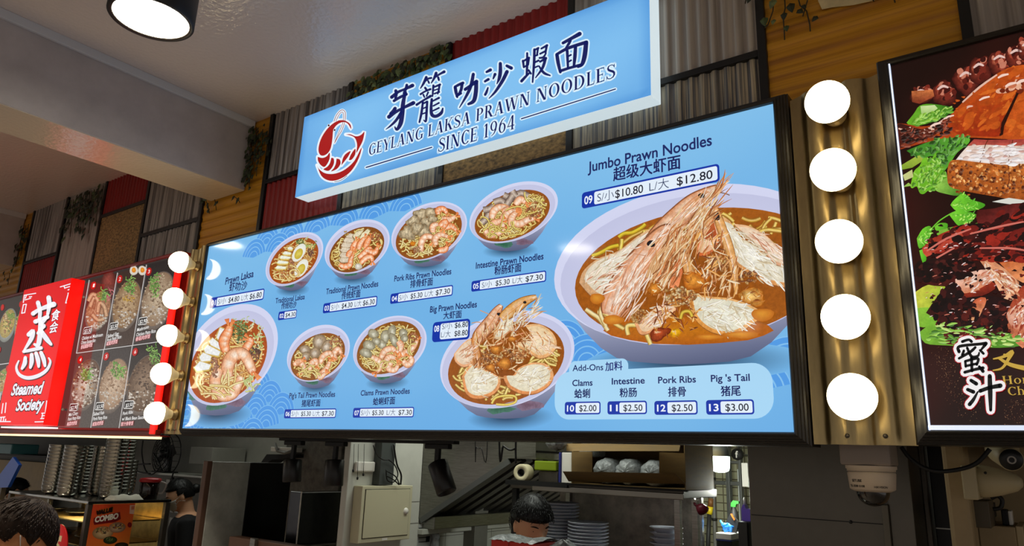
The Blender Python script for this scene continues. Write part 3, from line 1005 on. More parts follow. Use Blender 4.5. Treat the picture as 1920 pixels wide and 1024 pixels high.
noodles(A, E2, 14, 3.0, r_, ((242, 224, 150),), (150, 92, 34), zone=lambda p: p[1] > 512)
done(A, 'printed bowl of laksa with two egg halves')

# 3 traditional prawn noodles
A = Art(YF, MR, 0.0011); r_ = random.Random(3)
E3 = (669, 468, 51.5, 43, .36)
bowl(A, (669.7, 462.5, 61, 51, .3), E3, (659, 522), 17, (146, 82, 26), rnd=r_)
noodles(A, E3, 75, 3.2, r_)
for k, (x, y, w) in enumerate(((657, 444, 18), (653, 452, 20), (649, 461, 20), (647, 470, 20), (646, 480, 20), (645, 489, 20))):
    fillet(A, [(x - w * .55, y), (x - w * .3, y - 7), (x + w * .6, y - 5), (x + w * .6, y + 4), (x - w * .3, y + 5)], (214, 196, 168), (128, 92, 60), .3)
fillet(A, [(672, 450), (678, 438), (690, 428), (696, 432), (688, 444), (676, 454)], (226, 216, 176), (150, 120, 70), .3)
fillet(A, [(660, 444), (668, 434), (684, 430), (676, 442), (664, 450)], (220, 208, 168), (140, 108, 60), .3)
for pts in ([(660, 470), (664, 460), (668, 452)], [(672, 468), (676, 456), (684, 446)], [(684, 466), (690, 452), (694, 446)], [(672, 484), (684, 474), (692, 466), (696, 468)], [(690, 470), (702, 474), (708, 464)], [(636, 496), (646, 500), (656, 496), (658, 486), (662, 476)], [(676, 494), (686, 484), (696, 482), (698, 490)], [(652, 482), (656, 474), (660, 470)]):
    prawn(A, pts, 11, r_, PRAWN_O)
blob(A, 672, 500, 7, 6, (240, 236, 226), (180, 170, 150), .2, r_)
crumbs(A, 704, 444, 9, 9, 24, 2.4, [(190, 100, 50), (150, 76, 36)], r_)
crumbs(A, 648, 438, 5, 4, 8, 2.0, [(196, 150, 60)], r_)
done(A, 'printed bowl of prawn noodles with sliced pork')

# 4 pork rib prawn noodles
A = Art(YF, MR, 0.0011); r_ = random.Random(4)
E4 = (804, 438, 62, 49, .36)
bowl(A, (804.7, 433, 71, 55, .3), E4, (794, 498), 20, (160, 88, 28), rnd=r_)
noodles(A, E4, 80, 3.4, r_)
for x, y, rx, ry in ((790, 402, 14, 12), (808, 398, 11, 9), (776, 416, 13, 12), (800, 417, 13, 11), (764, 438, 16, 14), (796, 434, 13, 12), (782, 428, 12, 11), (811, 410, 9, 8)):
    blob(A, x, y, rx, ry, (222, 204, 168), (132, 110, 78), .7, r_, .3)
for pts in ([(822, 402), (822, 394), (832, 392), (838, 400)], [(828, 410), (842, 412), (854, 406)], [(812, 436), (812, 424), (822, 420)], [(834, 428), (846, 424), (856, 432)], [(790, 472), (790, 456), (798, 444), (812, 446), (812, 454)], [(818, 460), (816, 448), (826, 440), (840, 444)], [(822, 470), (834, 468), (838, 462)], [(824, 424), (836, 416), (832, 428)]):
    prawn(A, pts, 12, r_, PRAWN_O if r_.random() < .4 else None)
blob(A, 774, 457, 5, 4.5, (232, 150, 40), (190, 100, 20), .3, r_)
crumbs(A, 778, 468, 12, 8, 24, 2.4, [(180, 120, 80), (150, 90, 54), (210, 170, 110)], r_)
done(A, 'printed bowl of prawn noodles with brown pork ribs')

# 5 intestine prawn noodles
A = Art(YF, MR, 0.0011); r_ = random.Random(5)
E5 = (960.5, 404.5, 70.5, 48.7, .4)
bowl(A, (963, 398, 83, 58, .36), E5, (950, 469), 23, (164, 90, 28), rnd=r_)
noodles(A, E5, 105, 3.6, r_)
for pts in ([(903, 418), (912, 410), (918, 398)], [(906, 394), (918, 392), (926, 386)], [(926, 380), (938, 376), (946, 382)], [(944, 366), (962, 372), (976, 362), (990, 368)], [(960, 358), (966, 368)], [(950, 384), (958, 372), (962, 366)]):
    A.ribbon(spline(pts, 4), 13, [(84, 64, 54), (170, 148, 132), (206, 190, 174), (160, 138, 124), (80, 60, 50)], .35)
for pts in ([(922, 410), (926, 396), (938, 388), (954, 390)], [(944, 400), (952, 394), (966, 398)], [(942, 426), (944, 410), (954, 398), (968, 396)], [(958, 424), (960, 408), (968, 398)], [(962, 416), (974, 420), (990, 412), (1002, 410)], [(910, 432), (918, 440), (932, 438), (946, 432)], [(916, 428), (928, 418), (940, 414)], [(966, 384), (976, 374), (986, 380)]):
    prawn(A, pts, 14, r_)
crumbs(A, 1000, 398, 16, 12, 40, 2.6, [(180, 96, 44), (210, 130, 70), (150, 76, 36)], r_)
crumbs(A, 1010, 380, 12, 16, 26, 2.4, [(170, 96, 50), (200, 150, 80)], r_)
noodles(A, E5, 26, 3.6, r_, ((240, 222, 120), (228, 204, 96)), zone=lambda p: p[1] > 428 or (p[0] > 985 and p[1] < 396))
done(A, 'printed bowl of prawn noodles with grey intestine slices')

# 6 pig's tail prawn noodles
A = Art(YF, MR, 0.0011); r_ = random.Random(6)
E6 = (596, 669, 51, 44.6, .32)
bowl(A, (597, 662, 59, 53, .25), E6, (590, 726), 16, (160, 94, 34), rnd=r_)
noodles(A, E6, 80, 3.3, r_)
for x, y, rx, ry, rt in ((599, 641, 13, 15, .3), (613, 650, 10, 14, .5), (572, 656, 11, 9, .2), (591, 662, 10, 11, .4), (574, 668, 8, 9, .1)):
    blob(A, x, y, rx, ry, (216, 190, 154), (124, 100, 74), .35, r_, .06, rt)
    blob(A, x - 1, y + 1, rx * .62, ry * .62, (226, 214, 196), (160, 136, 110), .4, r_, .06, rt)
crumbs(A, 630, 648, 12, 18, 44, 2.5, [(190, 110, 64), (150, 80, 44), (214, 150, 96)], r_)
for pts in ([(630, 676), (626, 664), (634, 654), (640, 664)], [(600, 682), (606, 668), (618, 662), (624, 670)], [(580, 694), (584, 682), (592, 676), (594, 686)], [(550, 684), (562, 680), (570, 690), (564, 700)], [(554, 680), (566, 676)], [(592, 702), (604, 700), (614, 688), (618, 678)], [(598, 698), (600, 708), (610, 700)]):
    prawn(A, pts, 11, r_)
noodles(A, E6, 14, 3.2, r_, ((238, 218, 130),), zone=lambda p: p[1] > 696)
done(A, "printed bowl of prawn noodles with round pig's tail slices")

# 7 clams prawn noodles
A = Art(YF, MR, 0.0011); r_ = random.Random(7)
E7 = (729, 652, 60, 50, .32)
bowl(A, (731, 649.5, 69, 57.5, .25), E7, (721, 717), 18, (158, 96, 36), rnd=r_)
noodles(A, E7, 110, 3.3, r_)
for x, y, rx, ry, rt in ((700, 626, 11, 9, .3), (722, 632, 9, 14, .2), (735, 622, 8, 13, .1), (738, 638, 7, 15, -.4), (756, 625, 8, 9, .3), (692, 648, 12, 10, .2), (686, 662, 12, 9, .4), (716, 646, 10, 8, 1.0), (706, 640, 9, 7, .4), (758, 634, 7, 8, 0)):
    blob(A, x, y, rx, ry, (208, 200, 172), (128, 118, 92), .35, r_, .08, rt)
    blob(A, x + 1, y + 1, rx * .6, ry * .6, (226, 222, 202), (160, 154, 126), .4, r_, .12, rt)
for pts in ([(744, 656), (750, 664), (764, 660), (776, 650), (782, 638)], [(746, 640), (752, 648), (750, 660)], [(714, 672), (722, 658), (736, 654), (740, 660)], [(696, 670), (708, 676), (716, 686), (706, 698)], [(734, 680), (728, 690), (740, 694), (746, 684)], [(756, 676), (764, 684), (772, 676), (768, 668)], [(722, 680), (730, 670), (742, 672)]):
    prawn(A, pts, 12.5, r_)
crumbs(A, 774, 634, 9, 12, 26, 2.5, [(190, 110, 64), (160, 90, 50)], r_)
noodles(A, E7, 20, 3.2, r_, ((238, 218, 130),), zone=lambda p: p[1] > 688 or (p[0] > 768 and p[1] > 664))
done(A, 'printed bowl of prawn noodles with grey clams')


def whole_prawn(A, path, w, r, shell=(242, 212, 184), dark=(204, 132, 88), eye=None):
    """unpeeled prawn head and body: pale shell with long orange streaks and feelers"""
    sp = spline(path, 7); n = len(sp)
    ws = [w * (0.25 + 0.85 * math.sin(PI * min(1, 0.08 + 0.92 * i / (n - 1)) ** 0.8)) for i in range(n)]
    A.ribbon(sp, [x + w * .12 for x in ws], [mixc(dark, (70, 30, 8), .5)] * 2, .3)
    A.ribbon(sp, ws, [dark, mixc(shell, dark, .35), shell, (250, 226, 204), shell, mixc(shell, dark, .5), mixc(dark, (90, 40, 10), .3)], .35,
             lambda i, m: (dark, .45 if (i % 7) < 2 else .0))
    for k in range(7):
        u = r.uniform(-.32, .32)
        A.ribbon([(x + w * u * .9, y + w * u * .4) for x, y in sp[2:-3]], w * r.uniform(.03, .06), [mixc(dark, (240, 180, 130), r.random() * .6)] * 2, .2)
    if eye:
        blob(A, eye[0], eye[1], w * .16, w * .13, (40, 36, 44), (10, 8, 10), 0, r, .1)


def feelers(A, pts, w, col=(226, 170, 120)):
    A.ribbon(spline(pts, 5), w, [mixc(col, (120, 60, 20), .4), col, mixc(col, (120, 60, 20), .3)], .15)


def half_prawn(A, ring, r, meat=(232, 224, 200), shell=(222, 142, 82)):
    """split prawn lying shell down: orange rind round white flesh"""
    ring = spline(ring + [ring[0]], 5)[:-1]
    cx = sum(p[0] for p in ring) / len(ring); cy = sum(p[1] for p in ring) / len(ring)
    A.poly([(p[0] * 1.0, p[1] + 1.5) for p in ring], mixc(shell, (90, 40, 10), .55), .3)
    A.poly(ring, shell, .35, mixc(shell, (240, 200, 150), .5), (0.4, -1))
    A.fan((cx, cy), [(cx + (p[0] - cx) * .87, cy + (p[1] - cy) * .85 - 1) for p in ring], mixc(meat, (250, 250, 235), .4), mixc(meat, (206, 186, 140), .25), .22)
    for k in range(9):
        a = r.uniform(0, 6.28); q = r.uniform(.1, .6)
        x = cx + (max(p[0] for p in ring) - cx) * q * math.cos(a); y = cy + (max(p[1] for p in ring) - cy) * q * math.sin(a)
        A.ribbon(spline([(x, y), (x + r.uniform(-9, 9), y + r.uniform(-5, 5)), (x + r.uniform(-16, 16), y + r.uniform(-9, 9))], 3), 1.4, [(206, 190, 150), (244, 240, 222)], .2)


def legs(A, x, y, dx, dy, lx, ly, n, w, col=(236, 216, 180)):
    for k in range(n):
        A.ribbon(spline([(x + dx * k, y + dy * k), (x + dx * k + lx * .5, y + dy * k + ly * .6 + 1), (x + dx * k + lx, y + dy * k + ly)], 3), w, [(150, 92, 46), col, (170, 110, 60)], .1)


# 8 big prawn noodles
A = Art(YF, MR, 0.0011); r_ = random.Random(8)
E8 = (949, 681, 109, 78, .27)
bowl(A, (951, 674, 126, 92, .24), E8, (947, 783), 36, (172, 92, 26), rnd=r_)
noodles(A, E8, 42, 6.0, r_, ((236, 212, 120), (222, 190, 96)), (120, 76, 22), zone=lambda p: p[0] < 870 or p[0] > 1020 or p[1] > 735)
A.ribbon(spline([(922, 757), (930, 746), (950, 742), (966, 744), (966, 754), (950, 759), (930, 758)], 5), 5, [(130, 90, 24), (240, 220, 120), (226, 196, 90), (130, 90, 24)], .1)
half_prawn(A, [(851, 664), (868, 644), (884, 636), (892, 660), (884, 682), (868, 688), (854, 678)], r_, (236, 206, 180), (232, 170, 124))
whole_prawn(A, [(892, 640), (900, 628), (920, 604), (932, 584), (940, 572)], 22, r_, eye=(935, 589))
whole_prawn(A, [(940, 598), (960, 582), (982, 566), (1006, 556)], 20, r_, (230, 190, 140), (206, 140, 60), eye=(984, 567))
feelers(A, [(900, 582), (918, 590), (930, 598)], 1.6); feelers(A, [(884, 606), (896, 604), (908, 608)], 1.6); feelers(A, [(996, 588), (1006, 578), (1011, 575)], 1.8)
half_prawn(A, [(930, 610), (946, 602), (962, 600), (958, 616), (944, 632), (926, 634)], r_, (230, 222, 200), (220, 190, 150))
legs(A, 960, 606, 5, -3, 2, 9, 7, 2.4)
half_prawn(A, [(984, 610), (1010, 608), (1034, 622), (1044, 644), (1034, 664), (1012, 672), (990, 660), (966, 648), (990, 642), (1000, 630)], r_, (240, 206, 160), (232, 172, 112))
for x in (986, 1006, 1020):
    feelers(A, [(x, 622), (x + 12, 640), (x + 8, 654)], 2.2, (214, 150, 96))
half_prawn(A, [(866, 706), (876, 690), (892, 676), (904, 690), (934, 706), (938, 722), (924, 740), (896, 748), (874, 738)], r_)
half_prawn(A, [(952, 726), (944, 706), (962, 704), (972, 690), (1000, 680), (1026, 684), (1038, 702), (1030, 722), (1004, 738), (976, 738)], r_)
legs(A, 960, 690, 4, 2.6, 5, 5, 8, 2.2); legs(A, 896, 684, 1.2, 4.6, 9, 3, 8, 2.4)
whole_prawn(A, [(896, 690), (894, 664), (890, 640), (892, 622)], 13, r_, (222, 170, 110), (190, 110, 50))
feelers(A, [(904, 620), (914, 640), (922, 652)], 2.4); feelers(A, [(946, 636), (970, 628), (984, 624)], 2.6, (226, 150, 110)); feelers(A, [(944, 630), (964, 616), (980, 612)], 2.2, (220, 150, 110))
feelers(A, [(968, 644), (990, 640), (1000, 640)], 3, (240, 200, 150))
TN8 = [(236, 200, 150), (214, 150, 90), (190, 110, 56), (244, 222, 186), (150, 84, 40)]
CR8 = [(244, 240, 226), (226, 216, 190), (250, 248, 238), (214, 196, 160)]
fibers(A, [(884, 690), (890, 640), (920, 610), (980, 620), (1000, 640), (970, 690), (930, 710)], 150, 70, 20, 2.4, TN8, r_, .8)
fibers(A, [(940, 612), (980, 584), (1008, 566), (1000, 600), (960, 630)], 60, 45, 22, 2.0, TN8 + CR8, r_, .3)
fibers(A, [(874, 706), (892, 690), (926, 706), (928, 722), (900, 738), (878, 730)], 50, 20, 18, 2.4, CR8, r_, .7)
fibers(A, [(956, 716), (980, 694), (1020, 692), (1026, 714), (1000, 730), (970, 730)], 60, 25, 20, 2.4, CR8, r_, .6)
fibers(A, [(990, 616), (1020, 622), (1038, 644), (1020, 662), (990, 650)], 50, -30, 20, 2.2, [(250, 224, 196), (226, 170, 116), (244, 206, 170)], r_, .4)
fibers(A, [(856, 662), (878, 644), (886, 660), (880, 680), (860, 678)], 34, 40, 16, 2.2, [(250, 224, 204), (226, 176, 140), (206, 140, 100)], r_, .4)
crumbs(A, 934, 672, 32, 22, 130, 3.0, [(190, 104, 40), (226, 150, 70), (150, 76, 26), (236, 190, 120), (120, 60, 24)], r_)
crumbs(A, 976, 664, 18, 14, 50, 2.8, [(214, 130, 60), (240, 200, 130), (160, 84, 34)], r_)
for x, y, rx, ry in ((930, 656, 12, 9), (946, 682, 13, 12), (920, 690, 9, 8), (960, 636, 8, 6)):
    blob(A, x, y, rx, ry, (236, 160, 70), (150, 76, 20), .5, r_, .2)
done(A, 'printed wide bowl of whole and split big prawns on noodles')

# 9 jumbo prawn noodles, cut by the sheet's right edge
A = Art(YF, MR, 0.0011, 6e-6); r_ = random.Random(9)
E9 = (1318, 515, 240, 126, .2)
bowl(A, (1301, 494, 262, 150, .2), E9, (1277, 678), 92, (182, 98, 22), patches=False, foot=7, rnd=r_)
blob(A, 1290, 620, 160, 26, (196, 118, 24), (176, 92, 20), .2, r_, .05)
noodles(A, E9, 30, 8, r_, ((226, 190, 84), (206, 160, 60)), (130, 76, 18), zone=lambda p: p[1] < 440 and p[0] > 1130, curl=.35)
noodles(A, E9, 10, 9, r_, ((238, 214, 130), (226, 196, 110)), (130, 84, 22), zone=lambda p: p[0] < 1150 and p[1] > 560, curl=.4)
noodles(A, E9, 9, 8, r_, ((232, 206, 80),), (130, 84, 22), zone=lambda p: 1090 < p[0] < 1200 and p[1] < 490, curl=.2)
A.ribbon(spline([(1178, 628), (1176, 612), (1192, 610), (1206, 614), (1214, 632), (1220, 646)], 5), 9, [(130, 84, 22), (244, 226, 150), (230, 200, 110), (130, 84, 22)], .1)
A.ribbon(spline([(1098, 580), (1110, 588), (1124, 598), (1140, 620)], 5), 9, [(130, 84, 22), (244, 230, 180), (230, 206, 140), (130, 84, 22)], .1)
A.ribbon(spline([(1128, 576), (1126, 590), (1136, 612)], 5), 8, [(130, 84, 22), (244, 230, 180), (230, 206, 140), (130, 84, 22)], .1)
A.ribbon(spline([(1160, 445), (1170, 438), (1186, 436), (1204, 426), (1210, 420)], 5), 8, [(120, 90, 10), (230, 206, 60), (206, 170, 40), (120, 90, 10)], .1)
A.ribbon(spline([(1110, 480), (1126, 474), (1144, 464), (1160, 460)], 5), 8, [(120, 90, 10), (230, 206, 60), (206, 170, 40), (120, 90, 10)], .1)
half_prawn(A, [(1086, 530), (1094, 508), (1120, 486), (1160, 470), (1200, 440), (1240, 420), (1226, 446), (1196, 484), (1166, 512), (1160, 540), (1140, 566), (1110, 556)], r_, (226, 214, 196), (206, 160, 116))
for k in range(7):
    A.ribbon(spline([(1120 + 8 * k, 528 - 4 * k), (1136 + 9 * k, 516 - 6 * k), (1156 + 8 * k, 512 - 9 * k)], 4), 2.6, [(160, 100, 56), (226, 190, 150)], .2)
whole_prawn(A, [(1216, 470), (1234, 448), (1268, 412), (1304, 376), (1346, 352)], 38, r_, eye=(1315, 367))
for o in (0, 5, 10, 15, 20):
    feelers(A, [(1282 + o, 446 - o * .6), (1300 + o, 410 - o), (1326 + o * .6, 372 - o * .3), (1350, 348)], 4.2, (232, 190, 140))
feelers(A, [(1340, 360), (1356, 362), (1368, 366)], 1.8, (120, 90, 70)); feelers(A, [(1326, 378), (1332, 386), (1346, 388)], 1.4, (120, 90, 70)); feelers(A, [(1322, 360), (1320, 372), (1310, 384)], 1.4, (170, 130, 90))
half_prawn(A, [(1312, 450), (1322, 424), (1342, 402), (1352, 434), (1346, 456), (1336, 472), (1318, 480), (1306, 474)], r_, (238, 170, 130), (206, 100, 50))
A.poly([(1318, 446), (1336, 406), (1344, 440), (1330, 452)], (206, 106, 56), .35, (150, 60, 26))
whole_prawn(A, [(1146, 592), (1156, 560), (1186, 516), (1218, 474), (1244, 440), (1262, 428)], 50, r_, (236, 200, 176), (206, 134, 92), eye=(1221, 457))
for o in range(0, 40, 6):
    feelers(A, [(1212 + o * .5, 520 + o * .1), (1224 + o * .8, 488 - o * .1), (1240 + o, 468 - o * .3), (1254 + o * .6, 440 - o * .2)], 3.6, (226, 180, 130))
half_prawn(A, [(1348, 404), (1368, 414), (1384, 440), (1410, 458), (1440, 482), (1478, 506), (1500, 540), (1450, 534), (1420, 522), (1394, 506), (1376, 490), (1360, 450)], r_, (228, 222, 206), (214, 146, 84))
half_prawn(A, [(1376, 420), (1404, 424), (1434, 440), (1460, 466), (1480, 500), (1456, 496), (1430, 470), (1400, 446)], r_, (238, 206, 180), (222, 168, 130))
for k in range(8):
    A.ribbon(spline([(1372 + 7 * k, 430 + 5.5 * k), (1382 + 7 * k, 428 + 6 * k), (1390 + 6 * k, 438 + 5 * k)], 3), 3, [(150, 100, 50), (244, 226, 196)], .1)
whole_prawn(A, [(1340, 390), (1350, 420), (1368, 470), (1378, 520), (1380, 552)], 16, r_, (236, 190, 130), (206, 140, 70))
blob(A, 1343, 406, 7, 8, (56, 48, 52), (16, 12, 14), 0, r_, .15)
half_prawn(A, [(1290, 550), (1296, 584), (1314, 610), (1344, 626), (1380, 626), (1412, 606), (1432, 590), (1406, 572), (1370, 560), (1330, 556)], r_, (224, 222, 204), (222, 150, 70))
whole_prawn(A, [(1300, 540), (1290, 500), (1282, 468), (1278, 442)], 17, r_, (232, 190, 140), (206, 140, 70))
blob(A, 1284, 472, 6, 5, (56, 48, 52), (16, 12, 14), 0, r_, .15)
A.poly([(1254, 536), (1262, 496), (1276, 480), (1280, 510), (1270, 546)], (206, 92, 44), .35, (236, 150, 100))
A.poly([(1226, 520), (1244, 498), (1256, 500), (1250, 534), (1236, 536)], (222, 120, 60), .35, (240, 180, 140))
half_prawn(A, [(1190, 606), (1214, 588), (1240, 572), (1262, 566), (1268, 580), (1244, 602), (1218, 624), (1200, 626)], r_, (238, 198, 160), (226, 160, 110))
crumbs(A, 1274, 556, 34, 18, 150, 3.6, [(206, 140, 60), (236, 196, 130), (160, 86, 30), (240, 214, 160), (190, 100, 30)], r_)
crumbs(A, 1196, 592, 16, 14, 60, 3.4, [(190, 120, 50), (150, 80, 30), (226, 170, 90)], r_)
crumbs(A, 1350, 494, 20, 14, 60, 3.4, [(200, 120, 50), (150, 80, 30), (230, 180, 100)], r_)
crumbs(A, 1406, 520, 18, 12, 40, 3.4, [(200, 110, 40), (120, 60, 26), (230, 170, 90)], r_)
for x, y, rx, ry, c1, c2 in ((1308, 526, 26, 21, (232, 150, 50), (160, 80, 14)), (1226, 540, 16, 15, (226, 140, 44), (150, 76, 16)), (1410, 556, 24, 17, (240, 196, 110), (176, 100, 24)), (1266, 624, 13, 9, (240, 190, 30), (190, 120, 10)), (1236, 626, 20, 12, (196, 84, 40), (110, 36, 12)), (1268, 600, 10, 7, (230, 150, 40), (170, 90, 10))):
    blob(A, x, y, rx, ry, c1, c2, .55, r_, .22, r_.uniform(-.4, .4))
    blob(A, x - rx * .2, y - ry * .25, rx * .35, ry * .25, (250, 222, 170), c1, .4, r_, .3)
TAN = [(236, 200, 150), (214, 150, 90), (190, 110, 56), (244, 222, 186), (150, 84, 40), (226, 170, 116)]
CRM = [(244, 240, 226), (226, 216, 190), (250, 248, 238), (210, 192, 156)]
PNK = [(250, 228, 208), (226, 180, 150), (206, 140, 106), (252, 240, 228), (240, 206, 180)]
fibers(A, [(1146, 592), (1150, 556), (1186, 500), (1206, 490), (1206, 550), (1176, 606)], 80, 58, 36, 2.6, PNK, r_, .14)
fibers(A, [(1206, 470), (1250, 420), (1320, 362), (1340, 362), (1290, 430), (1240, 466)], 60, 46, 34, 2.4, PNK + TAN[:2], r_, .12)
fibers(A, [(1204, 566), (1222, 500), (1250, 446), (1278, 440), (1290, 476), (1262, 540), (1230, 566)], 130, 62, 42, 2.8, TAN, r_, .2)
fibers(A, [(1274, 470), (1292, 426), (1334, 362), (1352, 350), (1342, 400), (1304, 470)], 90, 58, 40, 2.6, TAN, r_, .16)
fibers(A, [(1284, 500), (1300, 450), (1340, 440), (1392, 520), (1376, 566), (1310, 566)], 130, 75, 26, 3, TAN + [(236, 170, 90), (120, 60, 24)], r_, .7)
fibers(A, [(1362, 424), (1400, 440), (1470, 496), (1470, 530), (1420, 520), (1380, 488)], 90, -38, 26, 3, CRM, r_, .3)
fibers(A, [(1390, 428), (1440, 440), (1470, 470), (1470, 492), (1430, 470)], 50, -36, 26, 2.4, PNK, r_, .2)
fibers(A, [(1306, 572), (1380, 566), (1418, 594), (1376, 620), (1326, 612)], 90, -12, 24, 3, CRM, r_, .6)
fibers(A, [(1092, 532), (1110, 500), (1160, 478), (1200, 452), (1166, 510), (1130, 556)], 80, 34, 26, 2.6, CRM + PNK, r_, .4)
fibers(A, [(1196, 604), (1240, 576), (1264, 572), (1240, 604), (1210, 622)], 50, 32, 22, 2.4, PNK + TAN[:2], r_, .3)
fibers(A, [(1220, 580), (1290, 550), (1310, 580), (1290, 630), (1230, 630)], 70, 30, 16, 3, [(200, 120, 40), (240, 190, 110), (150, 70, 24), (110, 50, 16)], r_, 1.2)
for x, y, rx, ry in ((1390, 628, 34, 7), (1430, 590, 22, 12), (1150, 600, 20, 9), (1330, 632, 26, 5), (1120, 560, 14, 10)):
    blob(A, x, y, rx, ry, (222, 150, 50), (190, 106, 28), .1, r_, .12)
for x, y, rx, ry, c1, c2 in ((1302, 528, 22, 17, (238, 158, 60), (166, 84, 16)), (1228, 542, 14, 12, (232, 150, 54), (150, 76, 16)), (1408, 556, 20, 13, (244, 204, 120), (180, 104, 28))):
    blob(A, x, y, rx, ry, c1, c2, .5, r_, .22, .2); fibers(A, [(x - rx, y - ry), (x + rx, y - ry), (x + rx, y + ry), (x - rx, y + ry)], 14, 20, 10, 2.4, [(250, 220, 160), (206, 120, 40), (150, 76, 20)], r_, .8)
A.ribbon(spline([(1276, 598), (1280, 586), (1292, 584), (1298, 594)], 4), 7, [(130, 90, 20), (236, 206, 80), (130, 90, 20)], .1)
done(A, 'printed giant bowl of jumbo prawns filling the right of the board')

# ------------------------------------------------------------------ lettering and price tags of the menu
def heading(eng, e0, e1, ecap, chi, c0, c1, ccap, label, ecol=NAVY, eoff=0.02):
    T = Art(YF, MR, 0.0068)
    T.text(eng, e0, e1, ecap, ecol, eoff)
    if chi:
        T.text(chi, c0, c1, ccap, (32, 36, 92), 0.026, cjk=True)
    T.build('lettering', M_flatprint, menu, label)


def price_tag(num, p0, p1, hpx, split, words, label, rows=None):
    """blue rounded tag: number on blue, prices on a pale field. p0,p1 = middles of the short ends; words = (text, x0, x1, bold)"""
    T = Art(YF, MR, 0.0068)
    a, b = T.P(p0), T.P(p1)
    zc = (a[1] + b[1]) / 2
    mid = ((p0[0] + p1[0]) / 2, (p0[1] + p1[1]) / 2)
    H = T.P((mid[0], mid[1] - hpx / 2))[1] - T.P((mid[0], mid[1] + hpx / 2))[1]
    X0, X1 = a[0], b[0]; xs = X0 + (X1 - X0) * split; bd = H * 0.11
    T.rrect(X0, X1, zc - H / 2, zc + H / 2, H * .2, NAVYT)
    T.rrect(xs, X1 - bd, zc - H / 2 + bd, zc + H / 2 - bd, H * .12, (226, 238, 250))
    def at(fx): return X0 + (X1 - X0) * fx
    def put(body, x0, x1, zb, cap, col, off, cjkfix=False):
        vs, fs = glyphs(body, off)
        lo, hi = min(v[0] for v in vs), max(v[0] for v in vs); sx = (x1 - x0) / (hi - lo); sz = cap / .727
        for f in fs:
            T.face([(x0 + (vs[i][0] - lo) * sx, zb + vs[i][1] * sz) for i in f], [T.ink(col)] * len(f))
        T.up()
    n = len(rows) if rows else 1
    put(num, X0 + (xs - X0) * .2, X0 + (xs - X0) * .86, zc - H * .25 if n == 1 else zc + H * .02, H * .5 / n * (1.25 if n > 1 else 1), (236, 244, 255), 0.02)
    for r, ws in enumerate(rows or [words]):
        zb = zc - H * .25 if n == 1 else zc + H * (.11 - .40 * r)
        for (body, fx0, fx1, bold) in ws:
            put(body, at(fx0), at(fx1), zb, (H * .5 if n == 1 else H * .27), (26, 28, 44) if bold else (58, 70, 104), 0.008 if bold else -0.006)
    T.build('price_tag', M_flatprint, menu, label)


heading('Prawn Laksa', (422, 534), (475, 519), 13.5, '虾叻沙', (429, 547), (462, 543), 16, 'navy lettering over tag 01')
price_tag('01', (394, 568), (495, 552), 20, .13, [('S/小', .16, .31, 0), ('$4.80', .36, .56, 1), ('L/大', .60, .72, 0), ('$6.80', .75, .96, 1)], 'price tag 01')
heading('Traditional Laksa', (516, 569), (571, 561), 10, '传统叻沙', (527, 580), (555, 577), 12.5, 'navy lettering over tag 02')
price_tag('02', (522, 592), (556, 589), 16, .33, [('$4.30', .40, .94, 1)], 'price tag 02')
heading('Traditional Prawn Noodles', (611, 552), (709, 537), 11, '传统虾面', (640, 562), (675, 557), 14, 'navy lettering over tag 03')
price_tag('03', (606, 578), (707, 565), 19, .13, [('S/小', .16, .31, 0), ('$4.30', .36, .56, 1), ('L/大', .60, .72, 0), ('$6.30', .75, .96, 1)], 'price tag 03')
heading('Pork Ribs Prawn Noodles', (739, 528), (846, 514), 11.5, '排骨虾面', (769, 540), (811, 535), 14.5, 'navy lettering over tag 04')
price_tag('04', (732, 560), (849, 545), 19.5, .13, [('S/小', .15, .29, 0), ('$5.30', .34, .53, 1), ('L/大', .57, .70, 0), ('$7.30', .74, .96, 1)], 'price tag 04')
heading('Intestine Prawn Noodles', (892, 504), (1019, 486), 12.5, '粉肠虾面', (927, 516), (977, 509), 16, 'navy lettering over tag 05')
price_tag('05', (884, 537), (1024, 518), 20.5, .12, [('S/小', .15, .29, 0), ('$5.30', .34, .53, 1), ('L/大', .57, .70, 0), ('$7.30', .74, .96, 1)], 'price tag 05')
heading("Pig's Tail Prawn Noodles", (542, 747), (628, 744), 10.5, '猪尾虾面', (565, 763), (600, 762), 13, 'navy lettering over tag 06')
price_tag('06', (533, 777), (630, 774), 17.5, .13, [('S/小', .15, .29, 0), ('$5.30', .34, .53, 1), ('L/大', .57, .70, 0), ('$7.30', .74, .96, 1)], 'price tag 06')
heading('Clams Prawn Noodles', (676, 742), (768, 738), 10.5, '蛤蜊虾面', (699, 760), (740, 758), 14, 'navy lettering over tag 07')
price_tag('07', (662, 775), (776, 772), 19, .12, [('S/小', .14, .29, 0), ('$5.30', .33, .52, 1), ('L/大', .57, .71, 0), ('$7.30', .76, .97, 1)], 'price tag 07')
heading('Big Prawn Noodles', (806, 586), (894, 576), 12, '大虾面', (831, 599), (865, 596), 14, 'navy lettering over tag 08')
price_tag('08', (811, 622), (881, 618), 38, .21, None, 'price tag 08 with two rows', rows=[[('S/小', .26, .53, 0), ('$6.80', .60, .95, 1)], [('L/大', .24, .50, 0), ('$8.80', .60, .95, 1)]])
heading('Jumbo Prawn Noodles', (1102, 323), (1335, 272), 21, '超级大虾面', (1150, 340), (1276, 316), 26, 'large navy lettering over tag 09', eoff=.018)
price_tag('09', (1091, 376), (1349, 324), 32, .10, [('S/小', .125, .255, 0), ('$10.80', .265, .475, 1), ('L/大', .52, .66, 0), ('$12.80', .715, .955, 1)], 'price tag 09')
